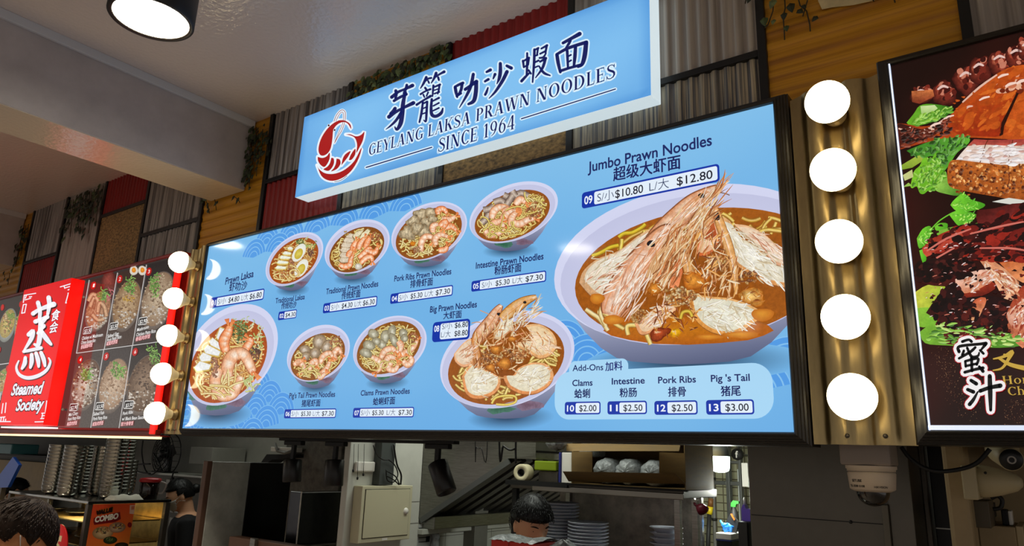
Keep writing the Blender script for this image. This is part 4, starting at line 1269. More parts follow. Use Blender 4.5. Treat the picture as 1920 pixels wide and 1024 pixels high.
# add-ons panel
T = Art(YF, MR, 0.0058)
a, b = T.P((1041, 700)), T.P((1448, 700)); top = T.P((1300, 686))[1]; bot = T.P((1250, 786))[1]
x0t, x1t = T.P((1067, 690))[0], T.P((1178, 690))[0]; tt = T.P((1120, 675))[1]
T.rrect(a[0], b[0], bot, top, .055, (168, 214, 244), 8); T.rrect(x0t, x1t, top - .03, tt, .022, (168, 214, 244), 6)
T.build('add_on_panel', M_flatprint, menu, 'paler rounded panel for the add-ons')
T = Art(YF, MR, 0.0066)
T.text('Add-Ons', (1073.5, 696), (1131, 694), 12, NAVY, .012); T.text('加料', (1135, 696), (1167, 694), 17, (32, 36, 110), .022, cjk=True)
T.build('lettering', M_flatprint, menu, 'Add-Ons heading')
for eng, e0, e1, ec, chi, c0, c1, cc in (('Clams', (1073, 724), (1111, 723), 12, '蛤蜊', (1077, 747), (1106, 746), 17), ('Intestine', (1147, 721), (1209, 719), 12.5, '粉肠', (1162, 745), (1194, 744), 17),
                                         ('Pork Ribs', (1234, 719), (1305, 717), 13, '排骨', (1253, 744), (1286, 743), 18), ("Pig 's Tail", (1333, 716), (1406, 714), 13.5, '猪尾', (1352, 743), (1389, 742), 19)):
    heading(eng, e0, e1, ec, chi, c0, c1, cc, 'add-on name ' + eng)
for num, p0, p1, h, pr, sp in (('10', (1059, 765.5), (1126, 765), 24, '$2.00', .31), ('11', (1139, 765), (1213, 764), 25, '$2.50', .31), ('12', (1227, 765), (1308, 764), 26.5, '$2.50', .31), ('13', (1324, 764), (1414, 763), 28, '$3.00', .31)):
    price_tag(num, p0, p1, h, sp, [(pr, .41, .89, 1)], 'price tag ' + num)

# ------------------------------------------------------------------ the blue shop sign above
YS = 2.03
SR = (-2.853, -0.944, 3.062, 3.497)
sign = empty('shop_sign', (-1.9, YS, 3.062), 'slanting-lit blue shop sign with white edges and a red prawn emblem', 'shop sign')
M_side = mat('glowing_white_side', (225, 232, 236), 0.35, emit=(206, 224, 232), estr=0.85)  # white metal sides; emission stands in for the light they reflect
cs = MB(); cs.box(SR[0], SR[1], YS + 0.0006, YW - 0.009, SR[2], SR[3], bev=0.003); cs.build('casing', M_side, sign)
S = Art(YS, SR, 0.0001)
n1, n2 = 40, 12
for i in range(n1):
    for j in range(n2):
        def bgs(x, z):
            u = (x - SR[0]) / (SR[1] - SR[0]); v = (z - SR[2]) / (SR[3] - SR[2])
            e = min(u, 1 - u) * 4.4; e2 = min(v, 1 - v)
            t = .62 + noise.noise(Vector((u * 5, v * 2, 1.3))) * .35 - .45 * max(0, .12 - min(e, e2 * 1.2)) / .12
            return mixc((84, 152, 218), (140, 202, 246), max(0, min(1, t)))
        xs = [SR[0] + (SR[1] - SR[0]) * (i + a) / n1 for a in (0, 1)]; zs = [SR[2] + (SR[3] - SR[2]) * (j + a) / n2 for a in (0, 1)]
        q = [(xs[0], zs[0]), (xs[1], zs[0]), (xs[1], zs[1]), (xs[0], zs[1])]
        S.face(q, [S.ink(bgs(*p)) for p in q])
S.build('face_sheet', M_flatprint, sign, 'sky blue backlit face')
HALO = (214, 236, 250); DEEP = (20, 28, 92)
k4 = lambda p: (700 + p[0] * .2149, 40 + p[1] * .2149)
k5 = lambda p: (940 + p[0] * .1953, 40 + p[1] * .1953)
CAL = {'ya': (k4, .2149, [
    [(160, 662, 30), (215, 618, 24), (275, 592, 22), (342, 560, 32)], [(196, 606, 28), (200, 640, 26), (192, 672, 20)], [(292, 556, 24), (284, 590, 26), (262, 628, 14)],
    [(180, 694, 24), (230, 664, 24), (288, 636, 26)], [(190, 760, 30), (172, 786, 30), (150, 806, 26)], [(136, 834, 34), (190, 794, 28), (260, 756, 24), (350, 712, 34)],
    [(282, 618, 22), (262, 700, 34), (252, 800, 40), (238, 890, 38), (206, 944, 24), (188, 922, 12)], [(246, 790, 26), (200, 862, 24), (150, 912, 16), (110, 942, 6)]]),
    'long': (k4, .2149, [
    [(462, 488, 24), (440, 538, 22), (412, 584, 10)], [(452, 520, 20), (480, 500, 18), (506, 494, 18)], [(478, 520, 16), (486, 538, 16)], [(548, 452, 26), (532, 494, 22), (506, 538, 10)], [(544, 482, 20), (584, 458, 18), (618, 440, 26)], [(566, 490, 20), (572, 512, 18)],
    [(452, 580, 20), (468, 604, 20)], [(412, 636, 18), (450, 612, 16), (498, 592, 20)], [(436, 640, 16), (446, 662, 14)], [(478, 620, 16), (464, 652, 14)], [(378, 728, 22), (430, 694, 18), (500, 652, 24)],
    [(432, 704, 18), (420, 800, 22), (402, 880, 16)], [(432, 720, 14), (470, 700, 18)], [(470, 702, 20), (464, 800, 22), (458, 872, 18), (440, 862, 10)], [(432, 762, 12), (462, 748, 14)], [(428, 808, 12), (460, 796, 14)],
    [(524, 560, 20), (520, 610, 18), (516, 654, 14)], [(520, 578, 14), (582, 552, 20)], [(578, 552, 18), (570, 604, 18), (562, 632, 14)], [(532, 632, 14), (574, 616, 18)], [(518, 606, 12), (566, 590, 12)],
    [(510, 680, 22), (504, 760, 26), (512, 816, 30), (548, 828, 28), (592, 800, 28), (606, 760, 14)], [(514, 698, 14), (572, 668, 20)], [(524, 738, 14), (572, 712, 16)], [(522, 780, 14), (572, 756, 16)]]),
    'le': (k4, .2149, [
    [(714, 576, 28), (722, 620, 28), (732, 660, 20)], [(712, 572, 22), (748, 552, 24), (782, 538, 26)], [(774, 546, 28), (766, 596, 26), (744, 640, 22)], [(726, 654, 18), (764, 628, 22)],
    [(802, 594, 28), (850, 560, 26), (900, 526, 34)], [(898, 534, 34), (894, 620, 36), (876, 694, 34), (830, 722, 22)], [(872, 462, 28), (852, 560, 30), (812, 650, 24), (752, 752, 8)]]),
    'sha': (k4, .2149, [
    [(988, 442, 20), (1022, 424, 28)], [(974, 524, 20), (1004, 506, 24)], [(1000, 580, 14), (988, 616, 22), (976, 640, 22)], [(1108, 368, 28), (1108, 440, 32), (1098, 498, 28), (1078, 546, 8)], [(1062, 462, 26), (1046, 500, 14)],
    [(1164, 388, 24), (1204, 408, 30)], [(1166, 440, 32), (1126, 520, 30), (1066, 612, 22), (1010, 672, 8)]]),
    'xia': (k5, .1953, [
    [(208, 380, 24), (216, 440, 20)], [(206, 386, 18), (266, 350, 22)], [(264, 352, 24), (258, 412, 18)], [(216, 440, 18), (258, 416, 18)], [(248, 306, 20), (248, 410, 24), (244, 512, 22)], [(194, 574, 28), (236, 528, 24), (274, 492, 16)], [(262, 470, 20), (284, 502, 20)],
    [(318, 272, 26), (314, 400, 26), (300, 584, 16)], [(318, 276, 18), (356, 256, 20)], [(352, 258, 20), (342, 326, 18)], [(320, 334, 16), (348, 322, 16)], [(318, 396, 18), (358, 376, 20)], [(316, 446, 16), (352, 430, 16)],
    [(384, 262, 18), (440, 230, 22)], [(436, 232, 24), (424, 300, 20)], [(372, 312, 18), (428, 284, 20)], [(366, 352, 18), (404, 344, 20), (428, 306, 16)], [(372, 388, 20), (428, 354, 26)], [(424, 356, 28), (394, 450, 26), (328, 542, 10)], [(362, 430, 16), (408, 494, 26), (468, 520, 14)]]),
    'mian': (k5, .1953, [
    [(592, 208, 28), (680, 160, 32), (752, 120, 40)], [(664, 184, 26), (642, 224, 26), (616, 254, 10)], [(534, 322, 34), (546, 400, 34), (566, 488, 26)], [(530, 318, 26), (640, 258, 30), (818, 200, 34)], [(814, 206, 42), (800, 330, 44), (776, 410, 36), (736, 438, 22)],
    [(632, 282, 28), (636, 360, 26), (640, 446, 22)], [(712, 246, 32), (706, 340, 34), (696, 432, 24)], [(640, 338, 16), (668, 322, 18)], [(644, 390, 16), (670, 374, 18)], [(568, 476, 28), (660, 446, 26), (770, 416, 28)]])}
H = Art(YS, SR, 0.0004, 2e-6)
for nm, (k, sc, strokes) in CAL.items():
    for st in strokes:
        H.brush([k(p) for p in st], [p[2] * sc + 6.0 for p in st], HALO)
H.build('halo', M_flatprint, sign, 'pale outline round the brush characters')
for nm, (k, sc, strokes) in CAL.items():
    T = Art(YS, SR, 0.001, 2e-6)
    for st in strokes:
        T.brush([k(p) for p in st], [p[2] * sc * 1.02 for p in st], DEEP)
    T.build('brush_character', M_flatprint, sign, 'navy brush character ' + {'ya': '芽', 'long': '籠', 'le': '叻', 'sha': '沙', 'xia': '蝦', 'mian': '面'}[nm])
T = Art(YS, SR, 0.0006, 1e-5)
T.roman('GEYLANG LAKSA PRAWN NOODLES', (690.5, 292), (1154, 145), 23.5, DEEP, HALO, .0075)
T.roman('SINCE 1964', (821, 286), (965, 241.5), 26, DEEP, HALO, .0075)
for a, b in (((686.5, 314), (809.6, 276.3)), ((977.6, 222.8), (1154, 167))):
    T.brush([a, b], [6.5, 6.5], HALO); T.up(); T.up(); T.brush([a, b], [2.2, 2.2], DEEP)
T.build('lettering', M_flatprint, sign, 'navy roman lettering with two rules')
# the red prawn emblem curled in a bowl
kl = lambda p: (560 + p[0] * .2149, 180 + p[1] * .2149)
EMB = [
    [(352, 212), (310, 233), (260, 275), (215, 335), (185, 400), (172, 470), (186, 512), (215, 521), (250, 503), (275, 468), (288, 420), (296, 360), (302, 300), (326, 260), (362, 235), (400, 228), (432, 246), (458, 290), (452, 250), (420, 222), (385, 211)],
    [(166, 530), (205, 541), (245, 526), (270, 494), (270, 548), (246, 598), (220, 620), (186, 596), (168, 562)],
    [(284, 540), (305, 545), (308, 588), (286, 632), (256, 654), (216, 640), (246, 620), (272, 588)],
    [(330, 546), (358, 554), (366, 588), (346, 624), (318, 646), (282, 658), (306, 630), (324, 590)],
    [(372, 606), (385, 546), (410, 506), (454, 480), (432, 528), (402, 568)],
    [(437, 558), (456, 510), (494, 460), (494, 508), (470, 548), (452, 560)],
    [(410, 336), (450, 334), (490, 350), (520, 350), (550, 335), (574, 312), (560, 388), (530, 450), (502, 498), (510, 440), (504, 396), (486, 362), (450, 344)],
    [(160, 604), (180, 640), (230, 674), (300, 680), (370, 660), (430, 622), (490, 560), (550, 446), (526, 540), (470, 640), (400, 704), (320, 738), (250, 734), (196, 694)]]
EMB_LINES = [[(308, 224), (330, 168), (364, 128), (390, 124), (408, 152), (402, 226), (376, 300), (340, 360), (312, 412)], [(324, 222), (348, 170), (372, 142), (388, 146), (392, 180), (384, 240), (350, 320), (316, 400)], [(310, 750), (370, 734), (424, 694)]]
D = Art(YS, SR, 0.0005, 2e-6)
for e in EMB:
    q = [kl(p) for p in spline(e + [e[0]], 3)]
    D.brush(q, [6.6] * len(q), (232, 240, 248), 1)
for e in EMB_LINES:
    D.brush([kl(p) for p in e], [4.2] * len(e), (232, 240, 248), 4)
D.d = 0.0009
for e in EMB:
    D.poly([kl(p) for p in spline(e + [e[0]], 3)[:-1]], (168, 26, 26), 0)
D.brush([kl(p) for p in EMB_LINES[0]], [1.0] * 9, (130, 30, 36), 4); D.brush([kl(p) for p in EMB_LINES[1]], [.9] * 8, (130, 30, 36), 4); D.brush([kl(p) for p in EMB_LINES[2]], [1.0] * 3, (60, 30, 60), 4)
for p in ((262, 257), (314, 297)):
    D.poly(ell(*kl(p), 2.6, 2.6, 0, 14), (232, 240, 248)); D.poly(ell(*kl(p), 1.7, 1.9, 0, 14), (60, 16, 40))
D.build('emblem', M_flatprint, sign, 'red curled prawn lying in a bowl, outlined in white')
# ================================================================== the red steamed-rice board at the left
LR = (-7.05, -3.815, 1.942, 2.897)
M_redframe = mat('red_lacquer_frame', (142, 24, 20), 0.35)
M_redlit = mat('lit_red_acrylic', (200, 20, 14), 0.3, emit=(236, 22, 12), estr=0.85)
lb = empty('menu_board', (-5.4, YF, 1.905), 'red framed lit rice menu board with a grid of dark food photographs', 'menu board')
RED_PROF = [(-0.002, 2.001), (0.0, 1.988), (0.010, 1.985), (0.016, 1.988), (0.020, 1.995), (0.022, 2.116)]
f = MB(); f.add(*ring_frame(LR, RED_PROF)); f.build('frame', M_redframe, lb)
f = MB(); f.box(LR[0] - .02, -3.75, 1.989, 2.02, 1.908, 1.936, bev=.003); f.build('fascia', mat('dark_red_fascia', (104, 18, 16), 0.35), lb, 'dark red strip along the bottom')
bk = MB(); bk.box(LR[0], LR[1], YF + .02, YW - .004, LR[2], LR[3]); bk.build('casing', M_black, lb)
es = MB(); es.box(-3.808, -3.752, 1.984, 2.0, 1.912, 2.80, bev=.004); es.build('edge_strip', M_redlit, lb, 'glowing red upright strip at the right end')
led = MB(); led.box(-7.1, -3.71, 1.991, 2.006, 1.888, 1.9)
o = led.build('led_strip', mat('led_line', (255, 240, 190), .4, emit=(255, 240, 180), estr=1.25)); tag(o, 'thin glowing led strip under the red rice menu board', 'led strip')
br = MB(); br.box(-7.1, -3.71, 1.995, 2.05, 1.9005, 1.907)
br.build('led_channel', M_redframe, lb)

kb = lambda p: (120 + p[0] * .3518, 470 + p[1] * .3518)
B = Art(YF, LR, 0.0001)
B.rrect(LR[0] + .001, LR[1] - .001, LR[2] + .001, LR[3] - .001, .002, (52, 46, 44))
B.build('face_sheet', M_flatprint, lb)
CELLS = [  # outline of the cell, bowl middle, radii, topping palette, herb spot
    ([(133, 160), (285, 120), (214, 522), (70, 545)], (182, 318, 66, 104), [(176, 116, 80), (196, 140, 104), (146, 92, 60)], (208, 232, 14, 22), (66, 34, 30)),
    ([(289, 119), (437, 78), (364, 500), (219, 521)], (334, 290, 76, 132), [(150, 116, 80), (186, 156, 116), (112, 80, 54)], (350, 190, 26, 44), (58, 42, 36)),
    ([(441, 77), (610, 34), (520, 483), (369, 499)], (500, 262, 88, 150), [(156, 130, 104), (190, 170, 142), (112, 88, 66)], (486, 186, 26, 60), (40, 36, 36)),
    ([(68, 549), (211, 529), (140, 950), (2, 950)], (116, 712, 76, 134), [(92, 62, 46), (216, 206, 190), (60, 42, 34), (170, 130, 90)], (118, 660, 26, 30), (70, 62, 58)),
    ([(215, 528), (362, 508), (290, 950), (144, 950)], (264, 716, 78, 142), [(176, 144, 116), (204, 178, 152), (140, 108, 82)], (284, 640, 34, 44), (66, 60, 58)),
    ([(366, 507), (530, 484), (470, 950), (294, 950)], (430, 712, 92, 156), [(92, 72, 58), (126, 102, 82), (66, 50, 42)], (478, 560, 30, 60), (48, 42, 40))]
for ci, (out, (cx, cy, rx, ry), pal, herb, bgc) in enumerate(CELLS):
    r = random.Random(20 + ci)
    Q = Art(YF, LR, 0.0004, 4e-6)
    Q.poly([kb(p) for p in out], bgc, .3, mixc(bgc, (96, 86, 80), .5), (0.2, 1))
    x, y = kb((cx, cy)); sx, sy = rx * .3518, ry * .3518
    if ci == 1:
        for ex in (372, 418):
            blob(Q, *kb((ex, 106)), 8, 9, (240, 236, 226), (206, 196, 180), 0, r, .05); blob(Q, *kb((ex, 104)), 4, 5, (240, 160, 50), (210, 120, 20), 0, r, .05)
    if ci == 0:
        blob(Q, *kb((240, 165)), 14, 20, (150, 70, 60), (84, 34, 30), .5, r)
    Q.fan((x, y + 2), ell(x, y + 2, sx * 1.06, sy * 1.05, .35, 36), (182, 170, 158), (96, 84, 76), .3)
    Q.fan((x, y), ell(x, y - 1, sx * .98, sy * .96, .35, 36), mixc(pal[1], (214, 190, 164), .3), mixc(pal[0], (84, 58, 40), .3), .25)
    white = [(206, 196, 182), (186, 172, 156), (220, 212, 200)]
    for _ in range(210):
        a = r.uniform(0, 6.28); q = math.sqrt(r.random()) * .93
        u, v = sx * q * math.cos(a), sy * q * math.sin(a)
        low = v > sy * .25
        c = r.choice(white if (low and r.random() < .75) else pal)
        blob(Q, x + u + v * -.12, y + v, r.uniform(1.2, 3.0), r.uniform(1.0, 2.6), mixc(c, (255, 246, 232), .12), mixc(c, (70, 50, 36), .3), .3, r, .3, 0, 7)
    if ci == 0:
        for pts in ([(140, 300), (160, 250), (180, 270), (170, 320)], [(180, 330), (190, 280), (215, 300), (225, 350)], [(150, 340), (180, 370), (210, 365)], [(130, 270), (150, 235), (170, 240)]):
            Q.ribbon(spline([kb(p) for p in pts], 4), 9, [(110, 72, 50), (190, 146, 112), (216, 174, 138), (170, 126, 94), (100, 64, 44)], .4)
        sprigs(Q, *kb((240, 232)), 6, 12, 14, 1.6, [(170, 40, 70), (210, 90, 120)], r)
    if ci == 1:
        crumbs(Q, *kb((345, 258)), 11, 6, 30, 1.8, [(226, 180, 70), (200, 150, 40)], r)
    hx, hy, hrx, hry = herb
    p = kb((hx, hy))
    sprigs(Q, p[0], p[1], hrx * .3518, hry * .3518, 34, 1.9, [(96, 160, 60), (60, 120, 40), (140, 196, 90)], r)
    crumbs(Q, p[0], p[1], hrx * .3, hry * .3, 26, 1.9, [(80, 150, 50), (120, 180, 80), (50, 100, 30)], r, .2)
    Q.build('dish_picture', M_print, lb, 'dark photo of a rice bowl, number %d' % (ci + 1))
# ruled lines of the grid
G = Art(YF, LR, 0.0034)
for a, b in (((285, 119), (215, 524)), ((439, 77), (366, 502)), ((212, 528), (141, 952)), ((364, 506), (292, 952)), ((66, 547), (600, 473)), ((134, 158), (66, 547))):
    G.brush([kb(a), kb(b)], [1.3, 1.3], (206, 202, 200))
G.build('grid_lines', M_flatprint, lb)
TXT = [(1, (157, 186), '$3.50', (104, 440, 146, 410), ('Chicken w/ Mushroom', 'Chinese Sausage Rice'), '香菇腊肠鸡饭', [(94, 477, 205, 456), (90, 500, 166, 486), (88, 526, 150, 512)]),
       (2, (296, 152), '$3.50', (243, 418, 286, 386), ('Salted Egg', 'Pork Patty Rice'), '咸蛋肉饼饭', [(230, 466, 290, 450), (228, 488, 304, 466), (224, 508, 284, 494)]),
       (3, (451, 112), '$2.90', (398, 390, 441, 360), ('Mushroom', 'Chicken Patty Rice'), '香菇肉饼饭', [(388, 432, 450, 414), (384, 458, 487, 436), (380, 484, 458, 466)]),
       (4, (86, 582), '$2.90', (30, 850, 72, 820), ('Mui Choy', 'Pork Patty Rice'), '梅菜肉饼饭', [(24, 884, 72, 874), (20, 908, 86, 896), (14, 936, 68, 928)]),
       (5, (224, 564), '$3.50', (168, 846, 212, 812), ('Salted Fish', 'Pork Patty Rice'), '咸鱼肉饼饭', [(156, 880, 212, 872), (154, 906, 228, 896), (150, 936, 208, 928)]),
       (6, (378, 540), '$3.50', (320, 840, 370, 802), ('Pork Ribs', 'w/ Black Bean Sauce'), '豉汁排骨饭', [(312, 878, 366, 868), (308, 906, 426, 896), (302, 936, 368, 930)])]
for num, bd, price, (bx0, by0, bx1, by1), names, chi, lines in TXT:
    T = Art(YF, LR, 0.0036)
    x, y = kb(bd)
    T.fan((x, y), ell(x, y, 5.2, 7.6, .3, 20), (196, 34, 30), (180, 24, 22), 0, 1)
    T.text(str(num), (x - 1.6, y + 3.4), (x + 1.8, y + 2.8), 6.5, (250, 240, 236), .01)
    T.build('number_badge', M_flatprint, lb, 'red round badge %d' % num)
    T = Art(YF, LR, 0.0036)
    a = T.P(kb((bx0, by0))); b = T.P(kb((bx1, by1)))
    zm = (a[1] + b[1]) / 2; hh = .018
    T.rrect(a[0] - .006, b[0] + .006, zm - hh * 1.25, zm + hh * 1.25, .008, (226, 224, 220)); T.rrect(a[0] - .002, b[0] + .002, zm - hh, zm + hh, .006, (40, 36, 36))
    mid = kb(((bx0 + bx1) / 2, (by0 + by1) / 2))
    T.text(price, (mid[0] - 6.2, mid[1] + 5.2), (mid[0] + 6.6, mid[1] + 2.4), 7, (246, 244, 240), .01)
    T.build('price_tag', M_flatprint, lb, 'white outlined price of dish %d' % num)
    T = Art(YF, LR, 0.0036)
    for s_, (x0, y0, x1, y1) in zip(names, lines):
        T.text(s_, kb((x0, y0)), kb((x1, y1)), 6.6, (240, 238, 236), .012)
    x0, y0, x1, y1 = lines[2]
    T.text(chi, kb((x0, y0)), kb((x1, y1)), 7.6, (240, 200, 200), .03, cjk=True, halo=(160, 30, 40), halo_w=.002)
    T.build('lettering', M_flatprint, lb, 'white name of dish %d' % num)
# pictures seen left of the red sign
r = random.Random(40)
Q = Art(YF, LR, 0.0004)
ka = lambda p: (p[0] * .3125, 500 + p[1] * .3125)
for (x, y, rx, ry) in ((14, 610, 17, 32), (36, 612, 9, 26), (6, 716, 16, 26), (34, 706, 10, 24)):
    Q.fan((x, y), ell(x, y, rx, ry, .4, 30), (206, 210, 200), (110, 112, 106), .2)
    Q.fan((x, y - 2), ell(x, y - 3, rx * .86, ry * .84, .4, 30), (214, 190, 120), (150, 130, 70), .6)
    crumbs(Q, x, y - 4, rx * .6, ry * .6, 50, 2.4, [(200, 150, 90), (214, 190, 140), (110, 130, 60), (150, 100, 60)], r)
    sprigs(Q, x + rx * .3, y - ry * .5, rx * .4, ry * .25, 14, 1.8, [(70, 110, 40), (110, 140, 60)], r)
Q.build('dish_picture', M_print, lb, 'soup bowl photos left of the red sign')
G = Art(YF, LR, 0.0034)
for a, b in (((0, 587), (76, 576)), ((96, 400), (40, 810)), ((0, 800), (4, 760))):
    G.brush([ka(a), ka(b)], [1.4, 1.4], (206, 202, 200))
for p in ((14, 245), (124, 225), (44, 610), (-6, 500)):
    x, y = ka(p); G.fan((x, y), ell(x, y, 3, 6, .3, 16), (196, 34, 30), (180, 24, 22), 0, 1)
G.build('grid_lines', M_flatprint, lb)

# ------------------------------------------------------------------ the projecting red steam sign
XB0, XB1, YB = -5.622, -4.893, 1.898
RR = (XB0, XB1, 1.935, 2.872)
rs = empty('shop_sign', ((XB0 + XB1) / 2, YB, RR[2]), 'bright red box sign with a white steaming character, projecting from the rice board', 'shop sign')
M_redbox = mat('lit_red_face', (200, 16, 20), 0.3, emit=(226, 16, 26), estr=0.8)
M_redside = mat('lit_red_side', (206, 10, 8), 0.3, emit=(244, 14, 8), estr=0.92)
f = MB(); f.box(XB0, XB1, YB + .0005, YF - .02, RR[2] + .018, RR[3], bev=.002)
f.cur = 0; f.build('casing', M_redside, rs)
f = MB(); f.box(XB0 + .001, XB1 - .001, YB - .0005, YB + .001, RR[2] + .018, RR[3]); f.build('face_sheet', M_redbox, rs)
f = MB(); f.box(XB0 + .1, XB1 + .01, YB - .002, YF - .02, RR[2], RR[2] + .008); f.build('light_edge', mat('white_led_edge', (255, 250, 250), .4, emit=(255, 236, 236), estr=1.0), rs)
f = MB()
for x, y in ((157, 557), (118, 768)):
    p = onX(x, y, XB1 + .002); f.lathe([(0, .004), (.006, .003), (.008, 0)], 12, Matrix.Translation(p) @ Matrix.Rotation(PI / 2, 4, 'Y'))
f.build('screw', M_white, rs)
KA = Art(YB - .0006, RR, .0003, 2e-6)
STEAM = [[(198, 282, 26), (240, 256, 22), (322, 226, 32)], [(228, 216, 26), (240, 270, 24), (236, 318, 20)], [(292, 186, 28), (296, 230, 26), (286, 286, 18)],
         [(212, 330, 26), (254, 314, 22), (284, 302, 26)], [(276, 306, 24), (246, 346, 20)], [(244, 338, 28), (240, 410, 30), (228, 470, 26), (206, 466, 14)],
         [(172, 408, 26), (198, 386, 24), (188, 432, 26), (146, 500, 12)], [(226, 400, 16), (262, 356, 26)], [(250, 390, 24), (276, 430, 30), (306, 466, 18)], [(142, 510, 18), (190, 500, 20), (246, 488, 22)],
         [(152, 546, 20), (148, 580, 26), (132, 612, 16)], [(190, 528, 22), (190, 570, 26), (182, 606, 16)], [(216, 520, 22), (228, 560, 26), (232, 600, 16)], [(246, 516, 22), (262, 556, 26), (270, 596, 16)]]
DKS = (74, 22, 24)
WHT = (236, 236, 244)
for dx, dy, col, ex in ((6, 7, DKS, 0), (3, 4, WHT, 6), (0, 0, WHT, 0)):
    if col == DKS or ex == 0:
        for st in STEAM:
            KA.brush([ka((p[0] + dx, p[1] + dy)) for p in st], [p[2] * .3125 + (1.2 if col == DKS else 0) for p in st], col)
        ring = [(112, 566), (98, 606), (116, 648), (164, 668), (226, 656), (278, 622), (302, 574), (292, 548)]
        KA.brush([ka((p[0] + dx * .8, p[1] + dy * .8)) for p in ring], [3, 4.5, 6, 7, 7, 6, 4.5, 2.5], col)
    KA.d += 4e-5
KA.build('brush_character', M_flatprint, rs, 'white steaming bowl character')
KA = Art(YB - .0006, RR, .0003, 2e-6)
for body, p0, p1, cap in (('食', (302, 330), (352, 318), 20), ('会', (292, 402), (340, 392), 20)):
    KA.text(body, ka(p0), ka(p1), cap, WHT, .04, cjk=True, halo=(150, 10, 16), halo_w=.006)
for body, p0, p1, cap in (('Steamed', (64, 772), (254, 760), 22), ('Society', (92, 864), (258, 856), 22)):
    KA.text(body, ka(p0), ka(p1), cap, WHT, .035, shear=.18, halo=DKS, halo_w=.006)
KA.build('lettering', M_flatprint, rs, 'white slanting lettering')
for cn, bars in (('a', [((146, 172), (214, 160)), ((146, 172), (140, 215)), ((150, 200), (184, 190)), ((158, 172), (152, 190)), ((176, 182), (190, 180)), ((140, 230), (130, 280)), ((158, 226), (148, 276)), ((140, 228), (158, 226)), ((130, 280), (148, 276))]),
                 ('b', [((362, 122), (434, 100)), ((432, 104), (426, 150)), ((390, 128), (424, 118)), ((408, 140), (426, 134)), ((384, 116), (388, 130)), ((410, 160), (394, 218)), ((424, 156), (412, 216)), ((408, 160), (424, 156)), ((394, 218), (412, 216))]),
                 ('c', [((18, 822), (10, 880)), ((36, 818), (30, 876)), ((0, 905), (30, 902)), ((0, 930), (62, 930)), ((8, 905), (4, 930)), ((22, 905), (20, 928)), ((34, 915), (32, 930))]),
                 ('d', [((280, 806), (272, 872)), ((302, 804), (294, 872)), ((250, 880), (290, 878)), ((252, 895), (286, 894)), ((244, 912), (284, 910)), ((210, 932), (284, 930)), ((256, 880), (250, 912)), ((284, 876), (280, 930))])):
    KA = Art(YB - .0006, RR, .0003, 2e-6)
    for a, b in bars:
        KA.brush([ka(a), ka(b)], [1.9, 1.9], WHT)
    KA.build('corner_ornament', M_flatprint, rs)

# ================================================================== the roast meat board at the right
GR = (-0.2245, 1.25, 1.951, 2.926)
rb = empty('menu_board', (0.5, YF, 1.91), 'dark roast meat picture board with a white lit inner edge, right of the bulbs', 'menu board')
f = MB(); f.add(*ring_frame(GR, STEP_PROF)); f.build('frame', M_frame, rb)
bk = MB(); bk.box(GR[0] - .03, GR[1] + .03, YF + .02, YW - .004, GR[2] - .03, GR[3] + .03); bk.build('casing', M_black, rb)
M_edge = mat('cool_light_edge', (235, 240, 250), .4, emit=(196, 212, 240), estr=.95)
e = MB()
e.box(GR[0], GR[1], 1.9885, 1.999, GR[2], GR[2] + .011); e.box(GR[0], GR[0] + .0035, 1.9885, 1.999, GR[2], GR[3])
e.build('light_edge', M_edge, rb, 'thin white glowing line inside the frame')
R_ = Art(YF, GR, .0001); r = random.Random(77)
for i in range(24):
    for j in range(16):
        xs = [GR[0] + 1.475 * (i + a) / 24 for a in (0, 1)]; zs = [GR[2] + .975 * (j + a) / 16 for a in (0, 1)]
        def bg(x, z):
            n = noise.noise(Vector((x * 5, z * 5, 9)))
            return mixc((26, 8, 6), (64, 18, 12), max(0, min(1, .45 + n - .5 * ((z - 2.3) / .6) ** 2)))
        q = [(xs[0], zs[0]), (xs[1], zs[0]), (xs[1], zs[1]), (xs[0], zs[1])]
        R_.face(q, [R_.ink(bg(*p)) for p in q])
R_.build('face_sheet', M_flatprint, rb, 'near black maroon sheet')
M_print2 = print_mat('backlit_print_fine', 1.0, 0.11, 0.5, True, 55.0)
k6 = lambda p: (1640 + p[0] * .3518, 40 + p[1] * .3518)
k7 = lambda p: (1640 + p[0] * .4494, 380 + p[1] * .4494)
P = Art(YF, GR, .0004, 2.2e-6)


def leafy(A, pts, k, c1, c2, n=1):
    A.poly([k(p) for p in spline(pts + [pts[0]], 3)[:-1]], c1, .25, c2, (1, .4))


def shine(A, k, pts, w, col=(236, 214, 206)):
    A.brush([k(p) for p in pts], [w * (.4 + .6 * math.sin(PI * (i + .5) / len(pts))) for i in range(len(pts))], col, 3)


LF1, LF2 = (122, 190, 40), (44, 120, 26)
# celery stick and frilled leaf behind the duck
leafy(P, [(170, 540), (210, 490), (240, 450), (300, 440), (400, 455), (420, 470), (370, 510), (280, 545), (200, 560)], k6, (108, 176, 40), (40, 104, 24))
P.poly([k6(p) for p in ((244, 452), (320, 446), (336, 464), (300, 492), (250, 504))], (206, 224, 160), .1, (150, 190, 100))
